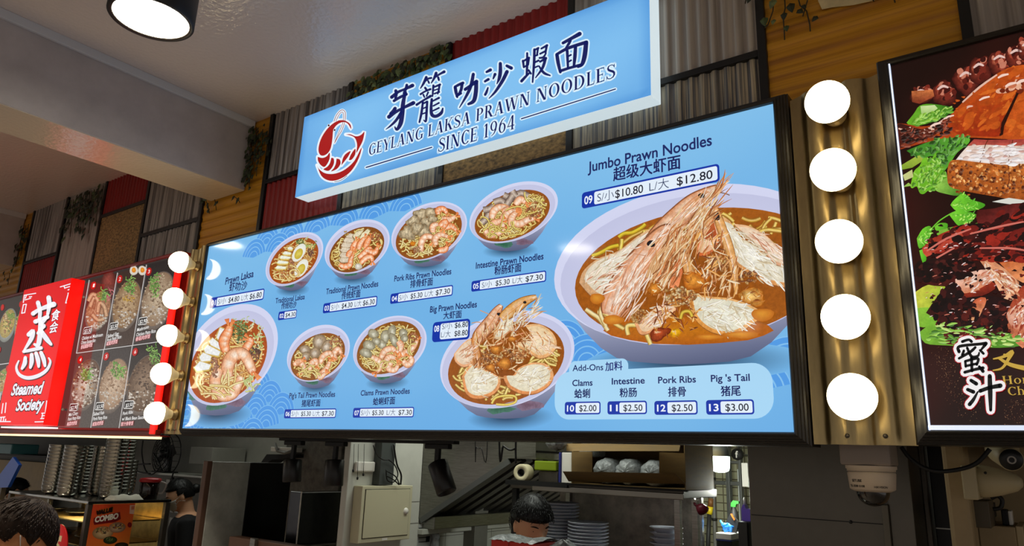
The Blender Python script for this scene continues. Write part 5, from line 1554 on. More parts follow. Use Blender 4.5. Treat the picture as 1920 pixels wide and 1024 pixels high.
# neck pieces, back row
for i, (x, y, rx, ry) in enumerate(((250, 395, 60, 44), (370, 385, 64, 66), (490, 320, 66, 78), (560, 270, 60, 70), (670, 225, 66, 66), (760, 190, 66, 60), (820, 150, 60, 60))):
    px_, py_ = k6((x, y))
    blob(P, px_, py_, rx * .36, ry * .36, (150, 58, 40), (58, 14, 12), .6, r, .16, -.3)
    blob(P, px_ - rx * .08, py_ - ry * .1, rx * .17, ry * .14, (206, 120, 84), (130, 50, 36), .5, r, .25, -.3)
    fibers(P, [(x - rx * .8, y - ry * .5), (x + rx * .3, y - ry * .9), (x + rx * .8, y + ry * .2), (x - rx * .1, y + ry * .8)], 26, 40 + i * 6, 34, 10, [(90, 26, 18), (150, 60, 42), (58, 14, 12), (196, 120, 96), (120, 40, 28)], r, .35, k6, .2)
    shine(P, k6, [(x - rx * .5, y - ry * .35), (x - rx * .1, y - ry * .6), (x + rx * .3, y - ry * .5)], 5, (226, 190, 180))
P.poly([k6(p) for p in ((196, 372), (310, 364), (318, 400), (240, 440), (200, 430))], (196, 110, 60), .5, (120, 46, 26))
# the roast duck: long glazed breast
duck = [(404, 500), (470, 430), (560, 350), (650, 280), (740, 240), (860, 228), (960, 240), (960, 640), (700, 628), (560, 622), (420, 620), (300, 640), (180, 670), (130, 680), (122, 620), (116, 560), (140, 544), (250, 560), (330, 545)]
P.poly([k6(p) for p in spline(duck + [duck[0]], 3)[:-1]], (150, 52, 16), .35, (206, 92, 26), (1, -.4))
P.poly([k6(p) for p in spline([(430, 500), (560, 380), (660, 320), (760, 330), (750, 420), (690, 540), (670, 610), (560, 612), (440, 600), (390, 560)], 3)], (186, 74, 18), .4, (150, 40, 10), (.3, 1))
P.poly([k6(p) for p in spline([(640, 380), (720, 330), (800, 300), (860, 310), (860, 360), (760, 370), (690, 392)], 3)], (120, 40, 20), .4, (176, 70, 30))
P.poly([k6(p) for p in spline([(116, 560), (140, 545), (250, 575), (330, 548), (400, 505), (380, 560), (330, 600), (240, 640), (130, 680)], 3)], (44, 14, 12), .5, (96, 34, 22))
for pts, w in (([(240, 590), (320, 560), (380, 520), (404, 506)], 6), ([(130, 572), (160, 580), (190, 566)], 4), ([(640, 350), (690, 330), (740, 320)], 9), ([(680, 340), (740, 350), (790, 340)], 7), ([(720, 300), (780, 280), (820, 275)], 8), ([(470, 430), (560, 350), (650, 286)], 4), ([(480, 470), (500, 455), (520, 452)], 4), ([(250, 600), (300, 584), (330, 572)], 5)):
    shine(P, k6, pts, w, (222, 150, 116) if w > 6 else (224, 180, 160))
P.poly([k6(p) for p in ((756, 380), (768, 384), (720, 490), (690, 560), (684, 604), (664, 612), (676, 540))], (54, 14, 6), .1)
for _ in range(60):
    x, y = r.uniform(420, 900), r.uniform(380, 610)
    blob(P, *k6((x, y)), r.uniform(1.5, 5), r.uniform(1, 3), (214, 104, 34), (166, 60, 16), .4, r, .3)
GLZ = [(214, 112, 40), (196, 86, 24), (150, 54, 12), (176, 66, 16), (132, 44, 10)]
fibers(P, [(430, 500), (560, 370), (700, 290), (960, 250), (960, 620), (560, 612), (400, 560)], 110, 40, 80, 12, [(206, 98, 30), (190, 82, 22), (166, 62, 16), (176, 70, 18)], r, .25, k6, .3)
fibers(P, [(124, 570), (250, 580), (390, 520), (400, 600), (300, 630), (140, 670)], 90, 14, 30, 6, [(40, 10, 8), (90, 30, 18), (140, 60, 40), (24, 6, 6)], r, .4, k6, .3)
fibers(P, [(640, 380), (720, 310), (860, 280), (860, 370), (700, 392)], 40, 20, 40, 9, [(110, 34, 14), (196, 110, 76), (150, 60, 30), (226, 170, 140)], r, .3, k6, .2)
for q in ((300, 560), (370, 520), (660, 300), (700, 346), (760, 330), (560, 420)):
    shine(P, k6, [q, (q[0] + 22, q[1] - 12), (q[0] + 50, q[1] - 18)], r.uniform(3, 6), (240, 206, 190))
P.poly([k6(p) for p in ((756, 380), (768, 384), (720, 490), (690, 560), (684, 604), (668, 612), (678, 540))], (40, 10, 4), .1)
# roast pork belly: skin, fat, crackling
leafy(P, [(170, 690), (240, 660), (330, 630), (420, 620), (500, 620), (500, 650), (440, 700), (400, 760), (360, 800), (320, 720), (240, 730)], k6, (52, 120, 34), (96, 170, 50))
P.poly([k6(p) for p in ((140, 768), (220, 720), (262, 708), (262, 740), (200, 780), (142, 792))], (170, 190, 70), .15, (120, 150, 40))
leafy(P, [(190, 880), (210, 800), (240, 770), (262, 725), (300, 735), (330, 700), (352, 780), (390, 830), (340, 880), (320, 905), (290, 900), (262, 920), (240, 915), (225, 880), (200, 890)], k6, LF1, (84, 160, 30))
leafy(P, [(320, 880), (390, 830), (420, 880), (470, 910), (440, 930), (380, 920), (330, 905)], k6, (150, 200, 80), (60, 120, 30))
P.poly([k6(p) for p in ((150, 820), (200, 790), (206, 830), (160, 850))], (196, 200, 130), .1)
P.poly([k6(p) for p in ((180, 860), (150, 884), (200, 876))], (150, 190, 80), .1)
P.poly([k6(p) for p in spline([(430, 742), (500, 660), (560, 640), (760, 640), (960, 640), (960, 800), (700, 790), (520, 770)], 2)], (222, 196, 178), .3, (232, 224, 222), (0, 1))
P.poly([k6(p) for p in ((494, 664), (530, 628), (600, 632), (740, 630), (960, 620), (960, 660), (730, 664), (600, 658))], (150, 50, 46), .4, (190, 84, 70), (0, 1))
P.poly([k6(p) for p in spline([(388, 790), (400, 750), (440, 738), (560, 752), (720, 766), (960, 760), (960, 940), (760, 950), (620, 930), (480, 905), (400, 880), (386, 830)], 3)], (160, 78, 26), .6, (190, 104, 40), (.2, -1))
for _ in range(120):
    x, y = r.uniform(400, 900), r.uniform(765, 925)
    blob(P, *k6((x, y)), r.uniform(1, 4), r.uniform(1, 2.6), r.choice([(206, 120, 50), (120, 52, 18), (92, 36, 12), (226, 150, 80)]), (140, 66, 22), .6, r, .4)
for pts in ([(604, 632), (590, 660), (572, 720), (562, 752)], [(736, 634), (722, 700), (712, 770), (718, 840), (708, 880)]):
    P.brush([k6(p) for p in pts], [1.6] * len(pts), (100, 40, 20), 3)
for pts in ([(450, 730), (520, 736), (600, 742)], [(600, 740), (680, 748), (716, 750)], [(730, 744), (800, 740)], [(490, 690), (560, 690)], [(610, 690), (700, 690)]):
    P.brush([k6(p) for p in pts], [2.4] * len(pts), (240, 236, 240), 3)
fibers(P, [(400, 760), (560, 760), (960, 770), (960, 930), (620, 920), (400, 880)], 200, 60, 16, 7, [(214, 130, 56), (120, 54, 18), (236, 170, 96), (90, 36, 12)], r, 1.2, k6, .4)
fibers(P, [(450, 730), (520, 660), (960, 660), (960, 750), (700, 770)], 110, 8, 46, 7, [(244, 240, 240), (224, 196, 184), (206, 160, 150), (236, 226, 226)], r, .12, k6, .1)
GRN = [(138, 200, 60), (100, 170, 40), (74, 140, 32), (160, 214, 90)]
fibers(P, [(190, 880), (240, 770), (300, 740), (340, 720), (390, 830), (320, 900), (240, 910)], 110, 60, 26, 5, GRN, r, .7, k6, .15)
fibers(P, [(180, 720), (330, 630), (500, 620), (440, 700), (360, 780), (320, 720)], 90, 40, 30, 6, [(40, 100, 26), (76, 144, 44), (30, 80, 20), (100, 166, 66)], r, .7, k6, .15)
fibers(P, [(180, 540), (300, 480), (410, 462), (330, 530), (200, 556)], 70, 25, 30, 5, GRN, r, .4, k6, .15)
# white platter rim glimpsed
P.poly([k7(p) for p in ((490, -4), (560, 6), (640, 20), (640, -8), (560, -20))], (214, 214, 204), 0)
# coriander
for pts in ([(316, 10), (330, -10), (370, -40), (400, -14), (460, 6), (440, 26), (380, 38), (340, 34)], [(312, 52), (340, 34), (400, 40), (430, 56), (400, 70), (380, 96), (350, 96), (330, 76)],
            [(176, 150), (200, 110), (232, 98), (236, 130), (216, 170), (186, 192)], [(186, 200), (206, 196), (216, 236), (200, 250)], [(250, 100), (270, 86), (304, 88), (296, 120), (262, 136)]):
    leafy(P, pts, k7, (120, 206, 50), (70, 156, 30))
P.brush([k7(p) for p in ((236, 110), (270, 76), (310, 50), (330, 40))], [2.2] * 4, (110, 190, 50))
leafy(P, [(260, 120), (330, 100), (400, 96), (430, 84), (430, 110), (340, 126), (270, 136)], k7, (128, 180, 60), (90, 140, 40))
# char siew
leafy(P, [(166, 376), (220, 344), (290, 346), (300, 400), (240, 440), (176, 444)], k7, (206, 204, 70), (150, 180, 50))
leafy(P, [(178, 440), (240, 440), (290, 480), (260, 510), (180, 516)], k7, (146, 196, 60), (96, 160, 40))
leafy(P, [(188, 540), (250, 500), (330, 520), (520, 540), (640, 560), (640, 590), (520, 606), (300, 596), (210, 586)], k7, (120, 176, 50), (70, 130, 34))


def slab(pts, c1, c2, g=.5, ax=(.4, 1), k=k7):
    P.poly([k(p) for p in spline(pts + [pts[0]], 2)[:-1]], c1, g, c2, ax)


slab([(198, 190), (240, 150), (320, 112), (400, 100), (440, 110), (380, 160), (300, 190), (216, 226)], (150, 40, 24), (206, 80, 60))
slab([(430, 30), (500, 24), (640, 0), (640, 120), (560, 110), (430, 88)], (70, 16, 14), (150, 50, 46))
slab([(410, 110), (520, 80), (640, 60), (640, 160), (520, 150), (420, 150)], (110, 22, 18), (176, 60, 50))
slab([(330, 160), (420, 120), (460, 140), (640, 170), (640, 220), (520, 210), (380, 200)], (54, 14, 12), (150, 40, 30))
slab([(310, 210), (380, 190), (520, 200), (640, 220), (640, 260), (430, 240), (330, 240)], (176, 40, 22), (90, 18, 14))
slab([(166, 300), (170, 268), (250, 230), (330, 220), (400, 240), (420, 270), (340, 300), (200, 320)], (26, 8, 8), (90, 30, 24))
slab([(162, 304), (230, 290), (350, 300), (370, 330), (300, 350), (200, 338)], (36, 8, 8), (84, 20, 16))
slab([(336, 320), (400, 290), (480, 280), (490, 330), (420, 370), (350, 380)], (232, 190, 170), (206, 120, 80), .35)
slab([(360, 380), (420, 370), (490, 330), (502, 360), (440, 392), (380, 396)], (150, 46, 22), (100, 26, 16))
slab([(440, 244), (480, 232), (600, 330), (590, 400), (540, 400), (500, 330)], (206, 130, 90), (232, 180, 140), .35)
slab([(520, 250), (640, 250), (640, 330), (590, 320)], (196, 100, 50), (226, 150, 100), .4)
slab([(214, 460), (270, 380), (330, 330), (370, 380), (350, 430), (390, 480), (400, 580), (300, 590), (280, 510)], (30, 8, 8), (96, 26, 20))
slab([(370, 400), (440, 390), (540, 400), (556, 470), (520, 570), (420, 590), (390, 500)], (20, 6, 8), (64, 18, 16))
slab([(378, 460), (420, 404), (462, 396), (460, 430), (410, 510)], (196, 90, 56), (226, 170, 120), .4)
slab([(548, 470), (580, 400), (640, 340), (640, 590), (590, 586), (556, 520)], (150, 50, 28), (214, 130, 90), .5)
slab([(552, 460), (600, 420), (640, 400), (640, 520), (590, 530), (560, 500)], (232, 196, 176), (196, 110, 80), .3)
DKM = [(24, 6, 6), (64, 14, 12), (110, 24, 18), (150, 36, 24), (40, 8, 8)]
fibers(P, [(200, 200), (320, 112), (640, 10), (640, 250), (400, 240), (220, 226)], 150, 18, 60, 12, DKM, r, .2, k7, .3)
fibers(P, [(166, 270), (330, 224), (420, 250), (360, 330), (170, 330)], 90, 12, 34, 10, [(14, 4, 4), (40, 10, 10), (70, 24, 20), (24, 6, 6)], r, .4, k7, .3)
fibers(P, [(230, 450), (330, 340), (390, 470), (540, 410), (540, 560), (420, 586), (300, 586)], 150, 40, 34, 13, [(14, 4, 4), (30, 8, 8), (60, 16, 14), (20, 6, 8), (84, 24, 18)], r, .8, k7, .3)
fibers(P, [(344, 330), (480, 286), (486, 330), (400, 376)], 70, 30, 24, 4, [(246, 220, 206), (226, 170, 140), (206, 120, 86)], r, .3, k7, .15)
fibers(P, [(450, 240), (600, 330), (580, 400), (510, 330)], 70, -50, 30, 4, [(240, 200, 166), (206, 130, 90), (170, 80, 46), (250, 224, 200)], r, .3, k7, .2)
fibers(P, [(556, 460), (640, 400), (640, 590), (590, 580)], 80, 60, 28, 4, [(246, 220, 206), (226, 150, 116), (160, 56, 34)], r, .4, k7, .2)
fibers(P, [(190, 550), (250, 505), (520, 545), (630, 570), (500, 600), (220, 580)], 90, 0, 40, 5, [(150, 206, 80), (90, 150, 46), (60, 116, 34), (190, 224, 120)], r, .2, k7, .1)
for pg in ([(316, 10), (370, -36), (456, 6), (380, 36)], [(316, 54), (400, 42), (424, 58), (370, 92)], [(180, 150), (230, 100), (230, 140), (190, 188)]):
    fibers(P, pg, 34, 30, 16, 3, [(170, 236, 90), (80, 170, 36), (110, 200, 50)], r, .8, k7, .1)
for _ in range(130):
    x, y = r.uniform(200, 560), r.uniform(90, 560)
    if (x < 300 and y < 150) or (x < 330 and y > 480): continue
    an = r.uniform(-.6, .2); l = r.uniform(5, 20)
    shine(P, k7, [(x, y), (x + l * .5 * math.cos(an), y + l * .5 * math.sin(an) - 1), (x + l * math.cos(an), y + l * math.sin(an))], r.uniform(.8, 2.2), r.choice([(214, 170, 164), (236, 214, 210), (196, 110, 90)]))
for _ in range(70):
    x, y = r.uniform(230, 640), r.uniform(90, 570)
    blob(P, *k7((x, y)), r.uniform(2, 6), r.uniform(1.5, 4), r.choice([(20, 6, 8), (120, 24, 16), (60, 14, 12)]), (40, 10, 10), .5, r, .4)
for pts in ([(220, 200), (300, 150), (400, 110)], [(260, 230), (330, 190)], [(400, 130), (520, 100), (620, 80)], [(440, 190), (560, 190), (630, 200)]):
    shine(P, k7, pts, 4, (206, 110, 96))
# sesame and spice dust
for _ in range(420):
    a = r.random(); x = 260 + 60 * math.sin(a * 9) * .3 + a * 130 + r.gauss(0, 26); y = 610 + a * 280 + r.gauss(0, 18)
    if r.random() < .35: x, y = r.uniform(540, 630), r.uniform(820, 940)
    if not (190 < x < 640 and 600 < y < 945): continue
    q = k7((x, y)); s = r.uniform(.35, .9)
    c = r.choice([(110, 70, 50), (150, 110, 80), (84, 44, 34)])
    P.poly([(q[0] - s, q[1]), (q[0], q[1] - s), (q[0] + s, q[1]), (q[0], q[1] + s)], c)
P.build('roast_picture', M_print2, rb, 'photo of glazed roast duck, crackling pork and char siew on greens')
MI = [[(366, 580, 14), (392, 572, 12), (404, 580, 14)], [(352, 622, 16), (354, 600, 14), (440, 590, 14), (464, 588, 18)], [(462, 592, 16), (446, 612, 10)], [(372, 618, 12), (366, 636, 14)], [(386, 606, 12), (404, 642, 14), (430, 640, 12), (436, 626, 8)], [(352, 650, 12), (400, 622, 14), (420, 604, 12)], [(440, 616, 12), (454, 630, 12)],
      [(378, 662, 12), (380, 684, 12)], [(378, 662, 12), (430, 650, 14), (426, 676, 12)], [(380, 682, 12), (426, 672, 12)], [(404, 646, 14), (406, 702, 14)], [(376, 708, 14), (420, 696, 14), (452, 690, 16)], [(436, 684, 12), (452, 704, 16)]]
ZHI = [[(402, 742, 16), (424, 756, 18)], [(388, 780, 16), (412, 790, 18)], [(396, 842, 18), (412, 822, 16), (430, 790, 8)], [(440, 786, 18), (480, 772, 18), (524, 764, 22)], [(480, 724, 20), (482, 790, 22), (484, 866, 14)]]
for nm, strokes in (('蜜', MI), ('汁', ZHI)):
    T = Art(YF, GR, .0105, 2e-6)
    for ex, col in ((13.5, (176, 30, 40)), (10.5, (240, 236, 236))):
        for st in strokes: T.brush([k7(p) for p in st], [p[2] * .4494 + ex * (1.0 if ex > 12 else 1.0) for p in st], col)
        T.d += 5e-5
    for st in strokes: T.brush([k7(p) for p in st], [p[2] * .4494 * .9 for p in st], (12, 12, 14))
    T.build('brush_character', M_flatprint, rb, 'black brush character with white and red outline')
T = Art(YF, GR, .0105)
GOLD = (196, 160, 66)
for st in ([(496, 652, 6), (540, 642, 12), (574, 622, 16), (560, 650, 14), (532, 690, 10), (494, 700, 5)], [(520, 650, 10), (566, 676, 16), (640, 694, 20)], [(540, 634, 8), (556, 640, 12)]):
    T.brush([k7(p) for p in st], [p[2] * .4494 for p in st], GOLD)
T.build('brush_character', M_flatprint, rb, 'gold brush character cut by the picture edge')
T = Art(YF, GR, .0105)
T.roman('Hone', k7((534, 758)), k7((686, 752)), 15.5, GOLD); T.roman('Cha', k7((556, 804)), k7((664, 800)), 15.5, GOLD)
T.build('lettering', M_flatprint, rb, 'gold roman lettering')

# ================================================================== corrugated columns and their bulbs
M_zinc = mat('zinc_sheet', (168, 148, 106), 0.32, metal=1.0, var=0.16, vscale=10, stretch=(1, 1, .25), bump=.06, bscale=90)
M_globe = mat('bulb_glow', (255, 246, 220), .4, emit=(255, 234, 184), estr=9.0)
M_neck = mat('bulb_neck', (236, 226, 196), .4, emit=(255, 214, 130), estr=.22)
M_sock = mat('bulb_socket', (150, 128, 88), .4, metal=.6)


def zinc_column(x0, x1, label):
    zc0, zc1 = 1.915, 2.915
    root = empty('light_column', ((x0 + x1) / 2, 2.03, zc0), label, 'light column')
    n = 120; per = .108
    vs = []
    for i in range(n + 1):
        x = x0 + (x1 - x0) * i / n
        ph = ((x - (x0 + x1) / 2) / per) * 2 * PI
        c = math.cos(ph)
        y = 2.024 + .009 * math.tanh(1.6 * c) / math.tanh(1.6)
        top = zc1 + .012 * ((x - x0) / (x1 - x0)) + .004 * math.sin(ph * 1.0)
        vs += [(x, y, zc0), (x, y, top)]
    m = MB(); m.add(vs, [(2 * i, 2 * i + 2, 2 * i + 3, 2 * i + 1) for i in range(n)], True)
    m.build('zinc_sheet', M_zinc, root)
    b = MB(); b.box(x0, x1, 2.04, YW - .004, zc0 + .01, zc1 - .01); b.build('backing', M_black, root)
    for fx in (.36, .72):
        s = MB(); s.lathe([(0, .005), (.004, .004), (.006, 0)], 10, Matrix.Translation((x0 + (x1 - x0) * fx, 2.012, zc0 + .022)) @ Matrix.Rotation(PI / 2, 4, 'X'))
        s.build('screw', M_steel_d, root)
    return root


zinc_column(-0.497, -0.255, 'wide zinc corrugated column with five large bulbs, between blue menu and roast meat board')
zinc_column(-3.748, -3.556, 'narrow looking zinc corrugated column left of the blue menu, holding five small bulbs')
ORD = ['topmost', 'second from the top', 'middle', 'fourth from the top', 'lowest']
proto = None
for ci, (cx, where) in enumerate(((-0.372, 'on the wide zinc column by the roast meat board'), (-3.628, 'on the zinc column beside the red rice board'))):
    for k in range(5):
        z = 2.808 - k * .1985 + (0.012 if ci == 0 else 0.0)
        if proto is None:
            proto = empty('light_bulb', (cx, 2.012, z))
            T = Matrix.Translation((cx, 2.012, z)) @ Matrix.Rotation(PI / 2, 4, 'X')
            g = MB(); R0, c0 = .057, .098
            g.lathe([(0.0001, c0 + R0)] + [(R0 * math.sin(a), c0 + R0 * math.cos(a)) for a in [PI * t / 22 for t in range(1, 14)]], 36, T); g.build('globe', M_globe, proto, 'glowing white globe')
            a13 = PI * 13 / 22
            h = MB(); h.lathe([(R0 * math.sin(a13), c0 + R0 * math.cos(a13)), (.050, .072), (.040, .056), (.028, .040), (.022, .026), (.021, .018)], 28, T); h.build('neck', M_neck, proto)
            s = MB(); s.lathe([(.021, .022), (.023, .020), (.023, .004), (.030, .003), (.030, -.004), (0, -.004)], 24, T); s.build('socket', M_sock, proto)
            o = proto
        else:
            o = copy_tree(proto)
        o.location = (cx, 2.012, z)
        tag(o, '%s round bulb %s' % (ORD[k], where), 'light bulb', 'large bulbs on the right zinc column' if ci == 0 else 'small looking bulbs on the left zinc column')
# ================================================================== behind and below the boards
M_tile = mat('pale_wall_tile', (196, 196, 186), 0.35, var=.05, vscale=4)
M_conc = mat('stained_concrete', (112, 108, 100), 0.8, var=.22, vscale=22, bump=.2, bscale=30)
M_beige = mat('beige_paint', (172, 150, 112), 0.6, var=.08, vscale=5)
M_greyw = mat('grey_kitchen_wall', (120, 118, 110), 0.6, var=.08, vscale=4)
M_brown = mat('brown_laminate', (92, 66, 52), 0.5, var=.08)
M_dark = mat('dark_interior', (30, 28, 26), 0.6)
M_card = mat('carton_board', (128, 102, 58), 0.75, var=.08, vscale=9, stretch=(1, 1, 6))
M_plate = mat('plate_white', (206, 210, 222), 0.3)
M_bag = mat('clear_bag', (150, 154, 154), 0.25, var=.18, vscale=40, bump=.5, bscale=60)
M_mirror = mat('polished_steel', (176, 176, 170), 0.16, metal=1.0, var=.06, vscale=30)
M_cream = mat('cream_enamel', (196, 190, 160), 0.4)
M_cable = mat('black_cable', (16, 15, 15), 0.5)


def tiled(name, rgb, grout, size, axes):
    if name in MATS: return MATS[name]
    m = bpy.data.materials.new(name); m.use_nodes = True
    nt = m.node_tree; N = nt.nodes; K = nt.links; b = N['Principled BSDF']; b.inputs['Roughness'].default_value = .3
    tc = N.new('ShaderNodeTexCoord'); sp = N.new('ShaderNodeSeparateXYZ'); cb = N.new('ShaderNodeCombineXYZ')
    K.new(tc.outputs['Object'], sp.inputs[0]); K.new(sp.outputs[axes[0]], cb.inputs[0]); K.new(sp.outputs[axes[1]], cb.inputs[1])
    br = N.new('ShaderNodeTexBrick'); br.offset = 0.0
    br.inputs['Scale'].default_value = 1.0; br.inputs['Brick Width'].default_value = size; br.inputs['Row Height'].default_value = size
    br.inputs['Mortar Size'].default_value = size * .07
    br.inputs['Color1'].default_value = L(rgb); br.inputs['Color2'].default_value = L([c * .94 for c in rgb]); br.inputs['Mortar'].default_value = L(grout)
    K.new(cb.outputs[0], br.inputs['Vector']); K.new(br.outputs['Color'], b.inputs['Base Color'])
    MATS[name] = m
    return m


def box_obj(name, m, x0, x1, y0, y1, z0, z1, parent=None, label=None, bev=.003):
    g = MB(); g.box(x0, x1, y0, y1, z0, z1, bev=bev)
    return g.build(name, m, parent, label)


# shells of the stalls
M_small = tiled('small_cream_tiles', (216, 214, 176), (120, 112, 84), .052, (0, 2))
tag(box_obj('wall_back', M_small, -2.9, .4, 4.95, 5.1, 0, 2.9, bev=0), kind='structure')
tag(box_obj('wall_rear', M_greyw, -12, -2.9, 3.62, 3.75, 0, 2.9, bev=0), kind='structure')
tag(box_obj('wall_right', M_beige, onY(1790, 930, 3.2).x, 3.0, 3.2, 3.3, 0, 2.6, bev=0), kind='structure')
tag(box_obj('wall_side', M_dark, -.35, -.27, 3.16, 4.95, 0, 2.6, bev=0), kind='structure')
tag(box_obj('ceiling', mat('kitchen_ceiling', (120, 116, 110), .7), -12, 3, 2.33, 5.2, 2.6, 2.7, bev=0), kind='structure')
# nib of wall with white panels carrying the electric box
XN = -2.66
YN = onX(790, 900, XN).y
nib = tag(box_obj('wall_nib', M_tile, XN - .04, XN, onX(652, 900, XN).y, YN, 0, 2.6, bev=.004), kind='structure')
for z in (1.515, 1.62, 1.30):
    box_obj('panel_joint', M_greyw, XN - .0005, XN + .0007, 2.6, YN - .002, z, z + .004, nib, bev=0)
hw = tag(box_obj('wall_hood', M_tile, -3.06, -2.985, 2.89, 4.9, 0, 2.6, bev=0), kind='structure')
for z in (1.39, 1.28):
    box_obj('panel_joint', M_greyw, -2.9855, -2.9845, 2.9, 4.8, z, z + .004, hw, bev=0)
for y in (3.45, 3.9):
    box_obj('panel_joint', M_greyw, -2.9855, -2.9845, y, y + .003, 0, 1.5, hw, bev=0)
pil = MB(); pil.box(-4.0, -3.46, 3.0, 3.3, 0, 2.6, bev=.006); tag(pil.build('pillar', M_conc), kind='structure')

# ------------------------------------------------------------------ track rail and its three spotlights
p0, p1 = onY(528, 830, 2.19), onY(856, 833, 2.19)
tr = MB(); tr.box(p0.x, p1.x, 2.172, 2.208, 1.8985, 1.9345, bev=.002)
tag(tr.build('track_rail', M_blackm), 'black lighting track under the blue menu board', 'track rail')


def spot(px, py_top, py_bot, xb, label, w):
    a = onY(px, py_top, 2.19); b = onY(xb, py_bot, 2.19)
    root = empty('spotlight', (a.x, 2.19, 1.8983), label, 'spotlight', 'black spotlights on the track')
    ad = MB(); ad.box(a.x - .062, a.x + .062, 2.176, 2.204, 1.879, 1.8983, bev=.003); ad.build('adapter', M_blackm, root)
    neck = Vector((a.x, 2.19, 1.883)); top = Vector((a.x, 2.19, a.z)); ax = (b - a).normalized()
    st = MB(); st.box(a.x - .011, a.x + .011, 2.182, 2.198, a.z - .005, 1.8832, bev=.002); st.build('stem', M_blackm, root)
    Lh = (b - a).length
    M4 = Matrix.Translation(a) @ Vector((0, 0, 1)).rotation_difference(ax).to_matrix().to_4x4()
    bd = MB(); bd.lathe([(0, 0), (w - .004, 0), (w, .004), (w, Lh - .004), (w - .003, Lh), (w - .008, Lh), (w - .010, Lh - .03), (0, Lh - .03)], 32, M4)
    bd.build('housing', M_black, root)


spot(549, 862, 904, 547, 'black spotlight at the left end of the track, before the dark steel panel', .042)
spot(628, 862, 912, 625, 'black spotlight in the middle of the track, before the concrete pillar', .042)
spot(820, 868, 924, 838, 'black spotlight tilted to the right at the right end of the track', .040)

# ------------------------------------------------------------------ centre stall: steel partition, cabinet, electric box
XP0 = onY(395, 900, 2.225).x; YS1, YS2 = onX(466, 900, XP0).y, onX(546, 900, XP0).y; ZP = onX(400, 866, XP0).z
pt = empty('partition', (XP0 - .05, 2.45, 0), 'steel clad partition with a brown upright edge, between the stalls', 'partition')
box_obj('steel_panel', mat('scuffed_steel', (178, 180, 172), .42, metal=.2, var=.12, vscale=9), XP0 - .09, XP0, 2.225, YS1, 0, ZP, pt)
box_obj('dark_panel', mat('dark_reflection_steel', (14, 13, 12), .25), XP0 - .09, XP0 - .002, YS1 + .0005, YS2, 0, ZP, pt, 'black glossy half')  # same steel cladding, the dark kitchen's reflection put into its colour
box_obj('edge_post', M_brown, onY(377, 900, 2.195).x, XP0 - .001, 2.195, 2.2245, 0, ZP + .004, pt, 'brown front edge')
a = onX(565, 923, -3.10); b = onX(663, 925, -3.10); c = onX(558, 1022, -3.10)
sc = empty('steel_hopper', (-3.15, 2.5, 0), 'square polished steel box standing below the middle spotlight', 'steel box')
box_obj('body', mat('dark_polished_steel', (74, 74, 76), .2, metal=1.0, var=.08, vscale=20), -3.19, -3.10, a.y, b.y, c.z, a.z, sc, bev=.004)
box_obj('base', M_steel_d, -3.18, -3.05, a.y + .02, b.y + .2, 0, c.z - .001, sc)
rim = MB(); rim.box(-3.1, -3.097, a.y - .002, a.y + .004, c.z, a.z + .002); rim.build('edge_strip', M_white, sc, 'bright folded edge')
a = onY(430, 1006, 2.26); b = onY(556, 1012, 2.26)
cb_ = empty('counter_box', ((a.x + b.x) / 2, 2.4, 0), 'low brown box front under the steel panel at the picture bottom', 'counter')
box_obj('body', M_brown, a.x, b.x, 2.26, 2.33, 0, a.z, cb_)
box_obj('corner_post', M_steel, onY(478, 1010, 2.25).x - .018, onY(478, 1010, 2.25).x + .018, 2.235, 2.259, 0, a.z + .012, cb_)
# white junction box and bracket high behind the spotlight
a = onY(508, 838, 2.9); b = onY(552, 848, 2.9)
jb = empty('junction_box', (a.x, 2.9, b.z), 'small white junction box with grey conduit behind the left spotlight', 'junction box')
box_obj('body', M_white, a.x, b.x, 2.9, 2.96, b.z, a.z, jb)
g = MB(); g.tube([onY(516, 832, 2.89), onY(520, 846, 2.89), onY(535, 850, 2.89), onY(552, 844, 2.89)], .009, 8); g.build('conduit', M_greyw, jb)
g = MB(); g.prism([onY(*p, 2.93) for p in ((500, 852), (552, 852), (552, 858), (510, 862), (492, 874), (486, 872))], (0, .1, 0)); g.build('bracket', M_blackm, jb)
box_obj('wall_mount', M_greyw, a.x + .02, b.x - .02, 2.958, 3.62, b.z + .02, a.z - .01, jb)

XE = -2.60
a = onX(680, 910, XE); b = onX(768, 1008, XE)
eb = empty('electric_box', (-2.65, (a.y + b.y) / 2, b.z), 'cream metal electric distribution box with a hinged door on the white wall', 'electric box')
box_obj('body', M_cream, XN + .001, XE, a.y, b.y, 1.452, 1.705, eb, bev=.003)
dx0, dx1, dz0, dz1 = a.y + .022, b.y - .022, 1.474, 1.688
g = MB(); g.box(XE, XE + .004, dx0, dx1, dz0, dz1, bev=.0012); dr = g.build('door', M_cream, eb)
g = MB()
for y0, y1, z0, z1 in ((dx0 - .003, dx0 - .0005, dz0 - .003, dz1 + .003), (dx1 + .0005, dx1 + .003, dz0 - .003, dz1 + .003), (dx0, dx1, dz0 - .003, dz0 - .0005), (dx0, dx1, dz1 + .0005, dz1 + .003)):
    g.box(XE - .001, XE + .0012, y0, y1, z0, z1)
g.build('door_gap', M_blackm, eb)
g = MB(); T = Matrix.Translation((XE + .004, dx1 - .022, 1.585)) @ Matrix.Rotation(PI / 2, 4, 'Y'); g.lathe([(0, .008), (.013, .007), (.016, 0)], 20, T); g.build('lock', M_white, dr)
box_obj('label_sticker', M_white, XE + .0002, XE + .0012, (dx0 + dx1) / 2 - .02, (dx0 + dx1) / 2 + .015, 1.457, 1.468, eb, bev=0)
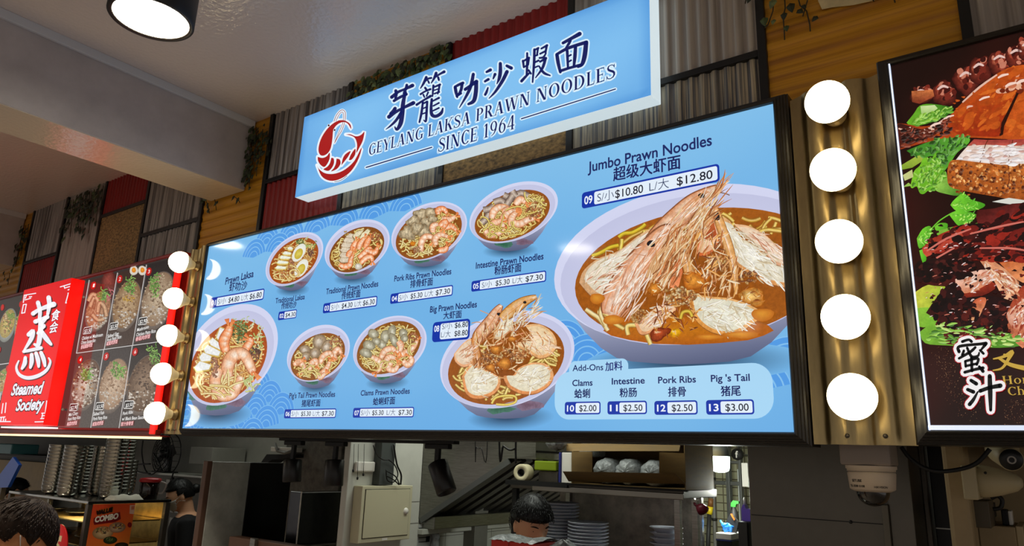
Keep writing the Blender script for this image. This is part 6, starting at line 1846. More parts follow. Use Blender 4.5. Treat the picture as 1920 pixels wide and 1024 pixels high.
# cable trunk, bundle and pull cords above the electric box
g = MB(); q0 = onX(718, 833, -2.68); g.box(XN + .001, XN + .05, onX(700, 870, -2.66).y, onX(726, 870, -2.66).y, 1.708, 1.97, bev=.003)
tk = g.build('cable_duct', mat('grey_trunk', (70, 74, 72), .5)); tag(tk, 'dark grey cable duct rising from the cream electric box', 'cable duct')
cbun = MB()
for k, pts in enumerate(([(738, 833), (744, 870), (752, 890), (751, 909)], [(728, 862), (740, 872), (746, 890), (738, 904), (726, 900), (724, 880)], [(700, 835), (706, 852), (718, 862), (730, 862)], [(724, 892), (738, 900), (748, 909)], [(726, 884), (742, 894), (749, 909)])):
    cbun.tube([onX(x, y, -2.60 + .004 * k) for x, y in spline(pts, 5)], .0045 if k == 0 else .003, 6)
o = cbun.build('cable_bundle', M_cable); tag(o, 'tangled black cables hanging beside the grey duct above the electric box', 'cables')
g = MB(); g.box(XN + .001, XN + .02, onX(661, 868, XN).y + .01, onX(699, 868, XN).y, 1.768, 1.815, bev=.006)
o = g.build('cord_bar', M_white); tag(o, 'white wall rail above the electric box with thin hanging cords', 'rail')
for x, y1 in ((664, 886), (672, 900), (683, 893)):
    c_ = MB(); c_.tube([onX(x, 833, -2.634), onX(x - 1, 870, -2.634), onX(x - 2, y1, -2.634)], .0013, 5); c_.lathe([(0, 0), (.004, .001), (.005, .012), (0, .014)], 8, Matrix.Translation(onX(x - 2, y1, -2.634)))
    c_.build('pull_cord', M_cable, o)

# ------------------------------------------------------------------ cooker hood with baffle filters
YH = 3.2
P_ = lambda x, y: onY(x, y, YH)
hd = empty('cooker_hood', (-2.7, 3.6, 1.45), 'steel cooker hood with slanting baffle filters behind the right spotlight', 'cooker hood')
lo, hi = P_(786, 972), P_(952, 860)
sl = Vector((hi.x - lo.x, 0, hi.z - lo.z)); sl.normalize()
e = MB(); e.prism([(lo.x, YH, lo.z), (hi.x, YH, hi.z), (hi.x + .18, YH, hi.z + .02), (hi.x + .18, YH, 2.5), (lo.x, YH, 2.5)], (0, .004, 0)); e.build('end_panel', M_steel, hd)
e = MB(); nrm = Vector((sl.z, 0, -sl.x)); e.prism([lo, hi, hi + nrm * .03, lo + nrm * .03], (0, .012, 0)); e.build('rim', mat('hood_rim', (120, 122, 120), .4, metal=.7), hd)
e = MB(); e.prism([(lo.x, YH + .01, lo.z + .03), (hi.x, YH + .01, hi.z + .03), (hi.x, YH + .01, hi.z + .05), (lo.x, YH + .01, lo.z + .05)], (0, 1.5, 0)); e.build('back_plate', M_dark, hd)
for k in range(13):
    y = YH + .06 + k * .11
    e = MB(); A_, B_ = Vector((lo.x, 0, lo.z)) + nrm * .012, Vector((hi.x, 0, hi.z)) + nrm * .012
    for dyy, up_ in ((0, .0), ):
        q = [A_ + Vector((0, y, 0)), B_ + Vector((0, y, 0)), B_ + Vector((0, y + .062, 0)), A_ + Vector((0, y + .062, 0))]
        e.prism(q, -nrm * .022)
    e.build('baffle', mat('baffle_steel', (112, 110, 104), .4, metal=.8), hd)
e = MB(); e.box(lo.x - .01, lo.x + .10, YH + .02, YH + 1.5, lo.z - .055, lo.z + .015, bev=.004); e.build('grease_tray', M_steel, hd)
e = MB(); e.box(lo.x - .01, lo.x + .05, YH - .02, YH + 1.5, lo.z - .085, lo.z - .056, bev=.003); e.build('lip', M_tile, hd)
e = MB(); e.box(hi.x, hi.x + .18, YH + .005, YH + 1.5, hi.z + .0, hi.z + .035, bev=.003); e.build('front_rail', M_steel, hd)
for k, pts in enumerate(([(889, 300), (891, 824), (893, 838), (902, 840), (914, 824), (915, 300)], [(935, 300), (936, 824), (944, 836), (956, 844), (966, 840), (967, 826), (967, 300)])):
    g = MB(); g.tube([onY(x, y, 2.6) for x, y in spline(pts, 6)], .0045 if k else .002, 6)
    o = g.build('hanging_wire', M_cable); tag(o, ('thin wire loop hanging under the menu, left of the thick loop', 'thick black wire loop hanging under the menu before the hood')[k], 'wire')
# notice and bag hanging on the wall below the hood
a = onX(786, 985, -2.965); b = onX(812, 1060, -2.965)
g = MB(); q = [onX(x, y, -2.97) for x, y in ((782, 984), (812, 978), (806, 1060), (774, 1066))]
g.prism(q, (.004, 0, 0)); o = g.build('notice', mat('notice_sheet', (176, 176, 172), .5)); tag(o, 'grey notice with small black print on the wall below the hood', 'notice')
for y in (990, 993, 1008, 1016):
    g = MB(); g.prism([onX(785, y, -2.9655), onX(799, y - 1, -2.9655), onX(799, y + .6, -2.9655), onX(785, y + 1.4, -2.9655)], (.0006, 0, 0)); g.build('print_line', M_blackm, o)
g = MB(); g.prism([onX(x, y, -2.9655) for x, y in ((799, 1006), (806, 1005), (805, 1016), (798, 1017))], (.0006, 0, 0)); g.build('print_block', M_blackm, o)
g = MB(); rr = random.Random(4)
g.tube([onX(820, 1000, -2.95), onX(816, 1006, -2.94), onX(817, 1010, -2.94), onX(814, 1040, -2.94), onX(813, 1070, -2.94)], [.006, .03, .022, .034, .02], 12)
for v in g.v: v += Vector((rr.uniform(-.008, .008), rr.uniform(-.008, .008), rr.uniform(-.004, .004)))
o = g.build('plastic_bag', M_bag); tag(o, 'crumpled clear plastic bag hanging beside the notice', 'bag')

# ------------------------------------------------------------------ shelf unit with carton, rolls and plates
ysf, ysb = 3.1, 3.5
zs = 1.742
xl, xr = onY(957, 900, ysf).x, onY(1322, 925, 3.3).x
sh = empty('shelf_unit', ((xl + xr) / 2, 3.3, 0), 'steel shelf unit carrying a carton above and stacked plates below', 'shelf unit')
box_obj('shelf', M_steel_d, xl, xr - .02, ysf, ysb, zs - .035, zs, sh)
box_obj('front_rail', mat('rail_steel', (140, 136, 126), .3, metal=.9), onY(1000, 906, ysf).x, onY(1283, 922, ysf).x, ysf - .012, ysf - .0005, zs - .04, zs - .012, sh)
g = MB(); g.box(xl - .01, onY(1065, 906, ysf - .02).x, ysf - .03, ysf - .0125, zs - .018, zs + .006); g.box(onY(1065, 906, ysf - .02).x, onY(1290, 920, ysf - .02).x, ysf - .028, ysf - .0125, zs - .004, zs + .004); g.build('edge_trim', M_blackm, sh, 'black worn edge strip')
for x in (onY(962, 960, ysf).x, onY(1268, 960, ysf).x, onY(1301, 960, ysf).x):
    pm = M_blackm if x < -2 else M_steel
    box_obj('post', pm, x - .014, x + .014, ysf + .005, ysf + .033, 0, zs - .036, sh, bev=.002)
for x in (xl + .12, xr - .1):
    box_obj('post', M_steel, x - .014, x + .014, ysb - .033, ysb - .005, 0, zs - .036, sh, bev=.002)
box_obj('back_panel', mat('stained_sheet', (176, 168, 154), .7, var=.2, vscale=14), xl + .05, onY(1302, 950, ysb).x, ysb, ysb + .02, 1.0, zs - .036, sh, bev=0)
zl = 1.345
box_obj('shelf', M_steel_d, xl, xr - .02, ysf + .034, ysb - .034, zl - .03, zl, sh)
# plates
pm = MB(); pm.lathe([(0, 0), (.060, 0), (.066, .003), (.098, .015), (.101, .0165), (.0985, .0185), (.066, .006), (0, .004)], 40)
plate0 = None


def stack(px, ytop, Y, n, pitch, kind, grp, labels, scale=1.0):
    global plate0
    p = onY(px, 960, Y)
    for k in range(n):
        if plate0 is None:
            plate0 = pm.build('plate', M_plate); o = plate0
        else:
            o = copy_tree(plate0)
        o.location = (p.x, Y, zl + .0005 + k * pitch); o.scale = (scale, scale, 1.0)
        lab = labels[0] if k < n - 1 else labels[1]
        tag(o, lab, 'plate', grp)


ztall = onY(1050, 943, 3.28).z; zmid = onY(1103, 978, 3.25).z; zr = onY(1250, 984, 3.3).z
stack(1050, 0, 3.29, max(3, int((ztall - zl) / .0155)), .0155, 0, 'plates in the tall stack', ['white plate inside the tall stack behind the dark haired cook', 'topmost white plate of the tall stack behind the dark haired cook'])
stack(1103, 0, 3.22, max(3, int((zmid - zl) / .0155)), .0155, 0, 'plates in the middle stack', ['white plate inside the shorter stack right of the tall plate stack', 'topmost white plate of the shorter stack right of the tall plate stack'])
bw = MB(); bw.lathe([(0, 0), (.03, 0), (.034, .004), (.062, .030), (.076, .036), (.078, .038), (.075, .0395), (.06, .034), (.03, .008), (0, .006)], 36)
zc_ = zl + .0005; bowl0 = None; p = onY(1249, 990, 3.28); kk = 0
nb = max(3, int((onY(1249, 982, 3.28).z - zl - .03) / .023))
for k in range(nb):
    o = bw.build('bowl', M_plate) if bowl0 is None else copy_tree(bowl0)
    bowl0 = bowl0 or o
    o.location = (p.x, 3.28, zl + .0005 + k * .023)
    tag(o, 'topmost grey white bowl of the stack behind the right shelf post' if k == nb - 1 else 'grey white bowl inside the stack behind the right shelf post', 'bowl', 'bowls behind the shelf post')
# carton, open at the front
xc0, xc1 = onY(1072, 880, 3.12).x, onY(1285, 890, 3.12).x
ct = empty('carton', ((xc0 + xc1) / 2, 3.28, zs), 'open brown carton lying on the shelf with plastic packs inside', 'carton')
g = MB()
for q in ((xc0, xc1, 3.12, 3.46, zs + .001, zs + .005), (xc0, xc1, 3.12, 3.46, zs + .235, zs + .239), (xc0, xc0 + .004, 3.12, 3.46, zs + .005, zs + .235), (xc1 - .004, xc1, 3.12, 3.46, zs + .005, zs + .235), (xc0, xc1, 3.456, 3.46, zs + .005, zs + .235)):
    g.box(*q)
g.build('box', M_card, ct)
F3 = lambda x, y, Y: onY(x, y, Y)
for nm, pts in (('flap', [F3(1062, 832, 3.04), F3(1276, 832, 3.04), F3(1273, 846, 3.0), F3(1062, 846, 3.0)]), ('flap', [F3(1072, 847, 3.1), F3(1110, 847, 3.07), F3(1110, 886, 3.07), F3(1072, 886, 3.1)]),
                ('flap', [F3(1236, 848, 3.07), F3(1284, 850, 3.11), F3(1286, 905, 3.11), F3(1236, 892, 3.07)]), ('flap', [F3(1055, 884, 3.0), F3(1266, 888, 3.0), F3(1286, 908, 3.11), F3(1066, 903, 3.11)])):
    f_ = MB(); f_.prism(pts, (0, .005, 0)); f_.build(nm, M_card, ct)
for k, x in enumerate((1131, 1173, 1220)):
    c_ = F3(x, 872, 3.16); M4 = Matrix.Translation((c_.x, 3.16, zs + .068)) @ Matrix.Rotation(-PI / 2, 4, 'X')
    g = MB(); r5 = random.Random(k)
    g.lathe([(.0, -.018), (.008, -.014), (.03, -.012), (.052, -.002), (.06, .02), (.06, .24), (0, .25)], 36, M4)
    for i, v in enumerate(g.v):
        d = v - M4.translation; v += Vector((d.x, 0, d.z)) * r5.uniform(-.07, .04) + Vector((0, r5.uniform(-.004, .004), 0))
    o = g.build('plastic_pack', M_bag); tag(o, ('left', 'middle', 'right')[k] + ' of three clear wrapped packs lying in the open carton', 'plastic pack', 'packs in the carton')
g = MB(); g.box(xc0 + .02, xc0 + .1, 3.14, 3.3, zs + .132, zs + .2, bev=.02)
o = g.build('plastic_pack', M_bag); tag(o, 'crumpled clear bag on top of the packs at the carton left side', 'plastic pack')
# tape roll, blue white carton, green box, grey box
tp = F3(978, 884, 3.12); M4 = Matrix.Translation((tp.x, 3.14, zs + .0425 + .001)) @ Matrix.Rotation(math.radians(14), 4, 'Z') @ Matrix.Rotation(PI / 2, 4, 'X')
g = MB(); g.lathe([(.019, -.04), (.040, -.04), (.042, -.038), (.042, .038), (.040, .04), (.019, .04), (.019, -.04)], 36, M4)
rl = g.build('label_roll', mat('cream_roll', (206, 196, 160), .6)); tag(rl, 'cream paper roll lying at the left end of the shelf', 'paper roll')
g = MB(); g.lathe([(.0165, -.041), (.019, -.041), (.019, .041), (.0165, .041), (.0165, -.041)], 30, M4); g.build('core', M_dark, rl)
a, b = F3(1053, 862, 3.2), F3(1071, 903, 3.2)
bc = empty('box', ((a.x + b.x) / 2, 3.3, zs), 'white box with a dark blue edge, between roll and carton', 'box')
box_obj('body', M_white, a.x, b.x, 3.2, 3.4, zs + .001, zs + .15, bc); box_obj('blue_edge', mat('navy_card', (34, 40, 110), .5), a.x - .012, a.x - .0005, 3.19, 3.4, zs + .001, zs + .15, bc)
a, b = F3(1002, 866, 3.25), F3(1045, 882, 3.25)
o = box_obj('box', M_steel_d, F3(1010, 890, 3.2).x, F3(1046, 890, 3.2).x, 3.2, 3.4, zs + .001, zs + .055); tag(o, 'grey flat box under the green tray on the shelf', 'box')
o = box_obj('tray', mat('lime_plastic', (120, 140, 20), .4), F3(1003, 890, 3.2).x, F3(1044, 890, 3.2).x, 3.19, 3.4, zs + .0565, zs + .105, bev=.006); tag(o, 'lime green tray lying on the grey box on the shelf', 'tray')
# white plastic over the hood corner
g = MB(); a = F3(1044, 832, 3.0); g.lathe([(0, -.03), (.03, -.02), (.045, .0), (.03, .02), (0, .03)], 14, Matrix.Translation(a) @ Matrix.Scale(1.3, 4, (1, 0, 0)))
for v in g.v: v += Vector((rr.uniform(-.012, .012), rr.uniform(-.01, .01), rr.uniform(-.008, .008)))
g.box(a.x - .004, a.x + .004, 2.996, 3.004, a.z, 2.6)
o = g.build('plastic_bag', M_bag); tag(o, 'clear bag hanging under the menu left of the carton', 'bag')

# red carton covered with plastic in front of the cook
a, b = onY(921, 1011, 2.35), onY(1004, 1017, 2.35)
rc = empty('red_carton', ((a.x + b.x) / 2, 2.45, 0), 'red carton with crumpled plastic on top, before the dark haired cook', 'carton')
box_obj('body', mat('red_card', (206, 44, 34), .5), a.x, b.x, 2.35, 2.49, 1.05, a.z, rc)
g = MB(); n1 = 20
vs = []
for i in range(n1 + 1):
    for j in range(7):
        x = a.x - .006 + (b.x - a.x + .012) * i / n1; y = 2.335 + .165 * j / 6
        z = a.z + .004 + (rr.uniform(0, .009) if 0 < j < 6 else 0) + (.005 * math.sin(i * .45) if 0 < j < 6 else -.003 + rr.uniform(-.003, .003))
        vs.append((x, y, z))
g.add(vs, [(i * 7 + j, (i + 1) * 7 + j, (i + 1) * 7 + j + 1, i * 7 + j + 1) for i in range(n1) for j in range(6)], True)
g.build('plastic_cover', M_bag, rc)
box_obj('seam', mat('dark_red_seam', (150, 24, 20), .5), onY(954, 1015, 2.349).x - .002, onY(954, 1015, 2.349).x + .002, 2.3485, 2.35, 1.05, a.z, rc, bev=0)
kc = empty('kitchen_counter', (-1.9, 2.45, 0), 'steel counter below the picture edge under the red carton', 'counter')
box_obj('worktop', M_steel, -2.6, -.95, 2.25, 2.50, 1.0, 1.049, kc); box_obj('body', M_steel_d, -2.58, -.97, 2.27, 2.49, 0, .999, kc)
g = MB(); a = onY(1056, 1022, 2.42); g.lathe([(0, .0), (.06, .0), (.055, .05), (.02, .075), (0, .08)], 18, Matrix.Translation((a.x, 2.42, a.z - .06)))
for v in g.v: v += Vector((rr.uniform(-.01, .01), rr.uniform(-.01, .01), rr.uniform(-.006, .006)))
g.box(a.x - .05, a.x + .05, 2.38, 2.46, 1.05, a.z - .05, bev=.01)
o = g.build('plastic_bag', M_bag); tag(o, 'white plastic bag standing on the counter right of the red carton', 'bag')

# ------------------------------------------------------------------ back passage: bulb, tiles, tools
lp = onY(1350, 862, 3.6)
pl = empty('pendant_bulb', (lp.x, 3.6, lp.z), 'bright white drum shaped bulb hanging at the back of the kitchen', 'lamp')
T = Matrix.Translation((lp.x, 3.6, lp.z - .05))
g = MB(); g.lathe([(0, -.012), (.02, -.011), (.038, -.004), (.044, .006), (.0465, .03), (.048, .062), (.0475, .066)], 36, T); g.build('globe', mat('drum_bulb_glow', (250, 255, 250), .4, emit=(235, 255, 244), estr=5.5), pl)
g = MB(); g.lathe([(.0475, .0665), (.046, .09), (.040, .11), (.022, .118), (.014, .12), (.014, .155), (0, .156)], 30, T); g.build('base', mat('bulb_collar', (150, 156, 150), .4), pl)
g = MB(); g.tube([(lp.x, 3.6, lp.z + .105), (lp.x, 3.6, 2.6)], .004, 6); g.build('cord', M_cable, pl)
pd = bpy.data.lights.new('pendant_light', 'POINT'); pd.energy = 16; pd.color = (.94, 1.0, .92); pd.shadow_soft_size = .05
po_ = bpy.data.objects.new('pendant_light', pd); po_.location = (lp.x, 3.6, lp.z - .13); COL.objects.link(po_)
box_obj('post', M_steel_d, 0, .001, 0, .001, 0, .001) if False else None
dw = empty('door_frame', (onY(1368, 950, 4.6).x, 4.6, 0), 'grey steel door frame with cross rails before the cream tiled wall', 'frame')
M_alu = mat('grey_aluminium', (104, 106, 102), .45, metal=.4)
X4 = lambda x: onY(x, 930, 4.6).x
box_obj('post', M_alu, X4(1364), X4(1371), 4.58, 4.63, 0, 2.5, dw); box_obj('post', M_alu, X4(1388), X4(1393), 4.58, 4.63, 0, 2.5, dw)
z1 = onY(1360, 906, 4.6).z; z2 = onY(1380, 867, 4.6).z
box_obj('rail', M_alu, X4(1336), X4(1364), 4.585, 4.625, z1 - .012, z1 + .012, dw); box_obj('rail', M_alu, X4(1371), X4(1388), 4.585, 4.625, z1 - .012, z1 + .012, dw); box_obj('rail', M_alu, X4(1371), X4(1388), 4.585, 4.625, z2 - .008, z2 + .008, dw)
pp = MB(); x = onY(1338, 930, 4.4).x; pp.tube([(x, 4.4, 0), (x, 4.4, 2.6)], .011, 10)
o = pp.build('pipe', mat('pipe_grey', (110, 108, 100), .5)); tag(o, 'thin grey pipe standing left of the steel door frame', 'pipe')
for zy in (858 + 40, 920, 974):
    z = onY(1338, zy, 4.4).z; q = MB(); q.lathe([(.011, -.008), (.017, -.007), (.017, .007), (.011, .008)], 14, Matrix.Translation((x, 4.4, z))); q.build('clip', M_dark, o)
M_whiteboard = mat('plain_white_panel', (240, 246, 240), .5)  # even white colour without emission
o = box_obj('white_board', M_whiteboard, X4(1378), X4(1387.5), 4.66, 4.68, 0, onY(1384, 880, 4.66).z); tag(o, 'narrow white board standing behind the steel door frame', 'board')
o = box_obj('wall_cabinet', M_white, onY(1391, 900, 4.3).x, onY(1403, 900, 4.3).x, 4.3, 4.5, onY(1397, 913, 4.3).z, onY(1397, 868, 4.3).z); tag(o, 'small white wall cabinet hanging beside the steel wall panel', 'cabinet')
q = MB(); q.box(onY(1391, 900, 4.3).x + .01, onY(1403, 900, 4.3).x - .01, 4.5, 4.95, onY(1397, 905, 4.3).z, onY(1397, 880, 4.3).z); q.build('bracket', M_alu, o)
fc = onY(1383, 852, 4.5); q = MB(); q.lathe([(0, -.02), (.034, -.018), (.036, 0), (.034, .02), (0, .022)], 24, Matrix.Translation((fc.x, 4.5, fc.z)) @ Matrix.Rotation(PI / 2, 4, 'X'))
o = q.build('round_plaque', M_dark); tag(o, 'small round black plaque with a white letter f above the tiles', 'plaque')
vs, fs = glyphs('f', .03); q = MB(); q.add([(fc.x - .006 + v[0] * .05, 4.4765, fc.z - .02 + v[1] * .055) for v in vs], fs); q.build('lettering', M_white, o)
q = MB(); q.box(fc.x - .004, fc.x + .004, 4.52, 4.95, fc.z - .004, fc.z + .004); q.build('hook', M_alu, o)
# squeegee / broom handle and red scoop
br = empty('broom', onY(1326, 1000, 4.2), 'broom with a brown and yellow handle leaning by the shelf post', 'broom')
q = MB(); q.tube([onY(1325, 1075, 4.2), onY(1330, 964, 4.2)], .012, 10); q.build('lower_shaft', M_dark, br)
q = MB(); q.tube([onY(1330, 964, 4.2), onY(1332, 950, 4.2)], .017, 10); q.build('yellow_sleeve', mat('yellow_plastic', (206, 180, 30), .4), br)
q = MB(); q.tube([onY(1332, 950, 4.2), onY(1333, 935, 4.2)], [.016, .014], 10); q.build('grip', mat('brown_grip', (110, 70, 30), .5), br)
q = MB(); p = onY(1325, 1075, 4.2); q.box(p.x - .15, p.x + .15, 4.17, 4.23, 0, .12, bev=.01); q.box(p.x - .012, p.x + .012, 4.19, 4.21, .12, p.z); q.build('head', M_dark, br)
q = MB(); q.tube([onY(1308, 950, 3.09), onY(1314, 953, 3.08), onY(1319, 958, 3.07), onY(1320, 962, 3.07)], [.010, .022, .026, .014], 12); q.tube([onY(1308, 950, 3.09), onY(1303, 946, 3.095), onY(1302, 944, 3.106)], .006, 6)
o = q.build('scoop', mat('maroon_plastic', (110, 16, 40), .35)); tag(o, 'dark red scoop hanging by the right shelf post', 'scoop')
# narrow black cabinet with box, glove box, bottles
kx0, kx1 = onY(1384, 1000, 3.2).x, onY(1404, 1000, 3.2).x
zk = onY(1394, 979, 3.2).z
nc = empty('narrow_cabinet', ((kx0 + kx1) / 2, 3.3, 0), 'narrow dark cabinet beside the steel wall, holding the purple bottle', 'cabinet')
box_obj('body', mat('dark_grey_cabinet', (58, 56, 54), .5), kx0, kx1 - .006, 3.2, 3.5, 0, zk, nc); box_obj('gap', M_blackm, kx1 - .0055, kx1, 3.205, 3.5, 0, zk - .002, nc)
c_ = onY(1397, 966, 3.25); pb = empty('soap_bottle', (c_.x, 3.27, zk), 'purple soap bottle with a white nozzle on the narrow dark cabinet', 'bottle')
q = MB(); q.prism([(c_.x - .016, 3.25, zk + .001), (c_.x + .022, 3.25, zk + .001), (c_.x + .022, 3.25, zk + .05), (c_.x + .004, 3.25, zk + .053), (c_.x - .002, 3.25, zk + .068), (c_.x - .009, 3.25, zk + .068), (c_.x - .016, 3.25, zk + .05)], (0, .04, 0)); q.build('body', mat('purple_soap', (126, 96, 226), .3, emit=(110, 80, 220), estr=0.0), pb)
q = MB(); q.tube([(c_.x - .006, 3.27, zk + .0685), (c_.x - .006, 3.27, zk + .085), (c_.x - .008, 3.27, zk + .10)], [.007, .006, .002], 10); q.build('nozzle', M_white, pb)
gx0, gx1 = onY(1342, 1003, 3.56).x, onY(1371, 1003, 3.56).x; gz0, gz1 = onY(1355, 1015, 3.56).z, onY(1355, 1000, 3.56).z
gb = empty('glove_box', ((gx0 + gx1) / 2, 3.64, gz0), 'white and navy glove box with blue gloves in its raised lid', 'box')
box_obj('body', M_white, gx0, gx1, 3.56, 3.71, gz0 + .008, gz1, gb); box_obj('navy_band', mat('navy_card', (34, 40, 110), .5), gx0 - .001, gx1 + .001, 3.559, 3.711, gz0, gz0 + .0075, gb)
q = MB(); q.prism([onY(x, y, 3.63) for x, y in ((1352, 998), (1369, 963), (1385, 978), (1379, 1003))], (0, .012, 0)); q.build('lid', M_dark, gb)
q = MB(); q.prism([onY(x, y, 3.626) for x, y in ((1369, 964), (1372, 963), (1378, 974), (1376, 976))], (0, .003, 0)); q.build('orange_stripe', mat('orange_card', (214, 110, 40), .5), gb)
q = MB(); r6 = random.Random(8); gm = onY(1366, 992, 3.61)
for k in range(9):
    p = Vector((gm.x + r6.uniform(-.025, .03), 3.61, gm.z - .014 + r6.uniform(0, .01)))
    q.tube([p, p + Vector((r6.uniform(-.02, .02), -.004, .018)), p + Vector((r6.uniform(-.03, .03), 0, r6.uniform(.02, .042)))], [.009, .008, .004], 8)
q.build('gloves', mat('blue_nitrile', (40, 130, 226), .4), gb)
q = MB(); q.box(gx0, gx1, 3.57, 3.71, 0, gz0 - .001); o = q.build('stand', M_dark); tag(o, 'dark stand under the white glove box', 'stand')
sb_ = onY(1376, 955, 3.9); bt = empty('spray_bottle', (sb_.x, 3.9, 0), 'dark spray bottle with a green trigger head before the door frame', 'bottle')
q = MB(); q.lathe([(0, -.10), (.022, -.10), (.024, -.06), (.022, -.02), (.010, .005), (.010, .012)], 18, Matrix.Translation((sb_.x, 3.9, sb_.z))); q.build('body', M_dark, bt)
q = MB(); q.prism([(sb_.x - .012, 3.89, sb_.z + .012), (sb_.x + .012, 3.89, sb_.z + .012), (sb_.x + .016, 3.89, sb_.z + .026), (sb_.x + .03, 3.89, sb_.z + .03), (sb_.x + .03, 3.89, sb_.z + .042), (sb_.x, 3.89, sb_.z + .045), (sb_.x - .012, 3.89, sb_.z + .03)], (0, .022, 0)); q.build('trigger_head', mat('green_trigger', (40, 130, 40), .4), bt)
q = MB(); q.box(sb_.x - .05, sb_.x + .05, 3.85, 3.95, 0, sb_.z - .1005); q.build('stand', M_dark, bt)

# ------------------------------------------------------------------ steel wall at the right and next stall
sx0, sx1 = onY(1405, 930, 2.7).x, onY(1668, 930, 2.7).x
M_stw = mat('brown_grey_steel_sheet', (100, 95, 86), .38, metal=.55, var=.10, vscale=3.2)
sw = tag(box_obj('wall_steel', M_stw, sx0, sx1, 2.7, 2.78, 0, 2.6, bev=.003), kind='structure')
zz = onY(1500, 971, 2.7).z
box_obj('sheet_seam', M_blackm, sx0 + .004, sx1 - .004, 2.6992, 2.701, zz - .003, zz, sw, bev=0)
q = MB(); p = onY(1595, 979, 2.699); q.lathe([(0, .004), (.005, .003), (.006, 0)], 10, Matrix.Translation(p) @ Matrix.Rotation(PI / 2, 4, 'X')); q.build('screw', M_dark, sw)
ret = tag(box_obj('wall_return', M_stw, sx1, sx1 + .07, 2.66, 3.15, 0, 2.6, bev=.004), kind='structure')
box_obj('trim_angle', mat('steel_angle', (104, 98, 86), .45, metal=.6), sx1 - .018, sx1 + .001, 2.645, 2.6995, 0, 1.75, ret)
q = [onY(x, 930, 2.9).x for x in (1688, 1740)]
tag(box_obj('wall_panel', M_steel_d, sx1 + .07, q[1], 2.9, 2.94, 0, 2.6, bev=.003), kind='structure')
box_g = empty('dark_door', (onY(1755, 950, 3.0).x, 3.0, 0), 'black door gap with a thin bright cross line left of the beige post', 'door')
box_obj('leaf', mat('black_door', (16, 12, 10), .4), q[1], onY(1790, 950, 3.0).x, 3.0, 3.05, 0, 2.55, box_g)
zz = onY(1750, 990, 3.0).z; box_obj('cross_line', M_steel, q[1] + .002, onY(1788, 950, 3.0).x, 2.997, 3.0005, zz - .002, zz + .002, box_g, bev=0)
bp = MB(); bp.box(onY(1774, 930, 2.6).x, onY(1818, 930, 2.6).x, 2.6, 2.75, 0, 2.6, bev=.012); o = bp.build('post', M_beige); tag(o, 'beige square post at the right, behind the sensor box', 'post')
# dome camera
dc0, dc1 = onY(1577, 860, 2.10), onY(1676, 878, 2.10)
cxm = onY(1631, 880, 2.16).x; dcam = empty('dome_camera', (cxm, 2.17, 1.90), 'white dome security camera with dark glass under the wide zinc column', 'security camera')
zt = 1.9345
zb1 = onY(1630, 876, 2.12).z; zb2 = onY(1630, 885, 2.12).z; zb3 = onY(1630, 920, 2.12).z; zd = onY(1636, 953, 2.15).z
W_ = (onY(1676, 860, 2.13).x - onY(1577, 860, 2.13).x) / 2
M_camw = mat('camera_white', (206, 188, 166), .4)
box_obj('mount_box', mat('mount_grey', (150, 136, 124), .5), cxm - W_, cxm + W_ * .92, 2.115, 2.235, zb1 + .004, zt, dcam, bev=.006)
T = Matrix.Translation((cxm, 2.175, 0))
q = MB(); q.lathe([(W_ * .98, zb1 + .0035), (W_ * .98, zb1 - .004), (W_ * .93, zb1 - .006), (W_ * .93, zb2 + .001), (0, zb2 + .001)], 44, T); q.build('collar', M_camw, dcam)
q = MB(); q.lathe([(0, zb2), (W_ * .90, zb2), (W_ * .93, zb2 - .004), (W_ * .87, zb3 + .003), (W_ * .80, zb3), (W_ * .66, zb3 - .004), (0, zb3 - .004)], 44, T); bdy = q.build('body', M_camw, dcam)
rd = W_ * .64
q = MB(); q.lathe([(rd * math.cos(PI / 2 * t / 12), zb3 - .004 - rd * math.sin(PI / 2 * t / 12) * .92) for t in range(12)] + [(.0001, zb3 - .004 - rd * .92)], 40, T); q.build('dome_glass', mat('smoked_glass', (20, 15, 12), .06, spec=.8, coat=.6), dcam)


def wrap_text(body, ang, z, h, off, name, mm, parent, shear=0.0):
    vs, fs = glyphs(body, off, 1.0, shear); q = MB(); r = W_ * .925
    x0 = min(v[0] for v in vs)
    out = []
    for v in vs:
        a = ang + (v[0] - x0) * h / r
        zz = z + v[1] * h; rr_ = r - (zb2 - .004 - zz) / (zb2 - zb3) * W_ * .066 + .0008
        out.append((cxm + rr_ * math.sin(a), 2.175 - rr_ * math.cos(a), zz))
    q.add(out, fs); q.build(name, mm, parent)


hh = zb2 - zb3
wrap_text('SETUBE', -.78, zb2 - hh * .56, hh * .2, .02, 'lettering', M_blackm, bdy); wrap_text('TEL 8288 0108', -.98, zb2 - hh * .84, hh * .17, .02, 'lettering', M_blackm, bdy)
wrap_text('HIKVISION', .24, zb2 - hh * .86, hh * .16, .015, 'lettering', M_blackm, bdy, .15)
# motion sensor box, bullet camera and cable at the right
a, b = onY(1800, 872, 2.45), onY(1836, 938, 2.45)
ms = empty('sensor_lamp', (b.x, 2.5, b.z), 'cream egg shaped fixture on a square box beside the beige post', 'wall fixture')
M_fix = mat('cream_fixture', (186, 172, 136), .45)
box_obj('box', M_fix, a.x, b.x, 2.45, 2.598, b.z, a.z, ms, bev=.004)
cz = (a.z + b.z) / 2 + .004; hgt = (a.z - b.z) / 2
q = MB(); T = Matrix.Translation((b.x + .0006, 2.52, cz)) @ Matrix.Rotation(math.radians(-18), 4, 'Z') @ Matrix.Rotation(PI / 2, 4, 'Y')
q.lathe([(0, 0), (hgt * .96, .0), (hgt * .96, .012), (hgt * .9, .03), (hgt * .78, .055), (hgt * .6, .082), (hgt * .58, .084), (hgt * .5, .094), (hgt * .28, .106), (0, .11)], 36, T); q.build('shell', M_fix, ms)
q = MB()
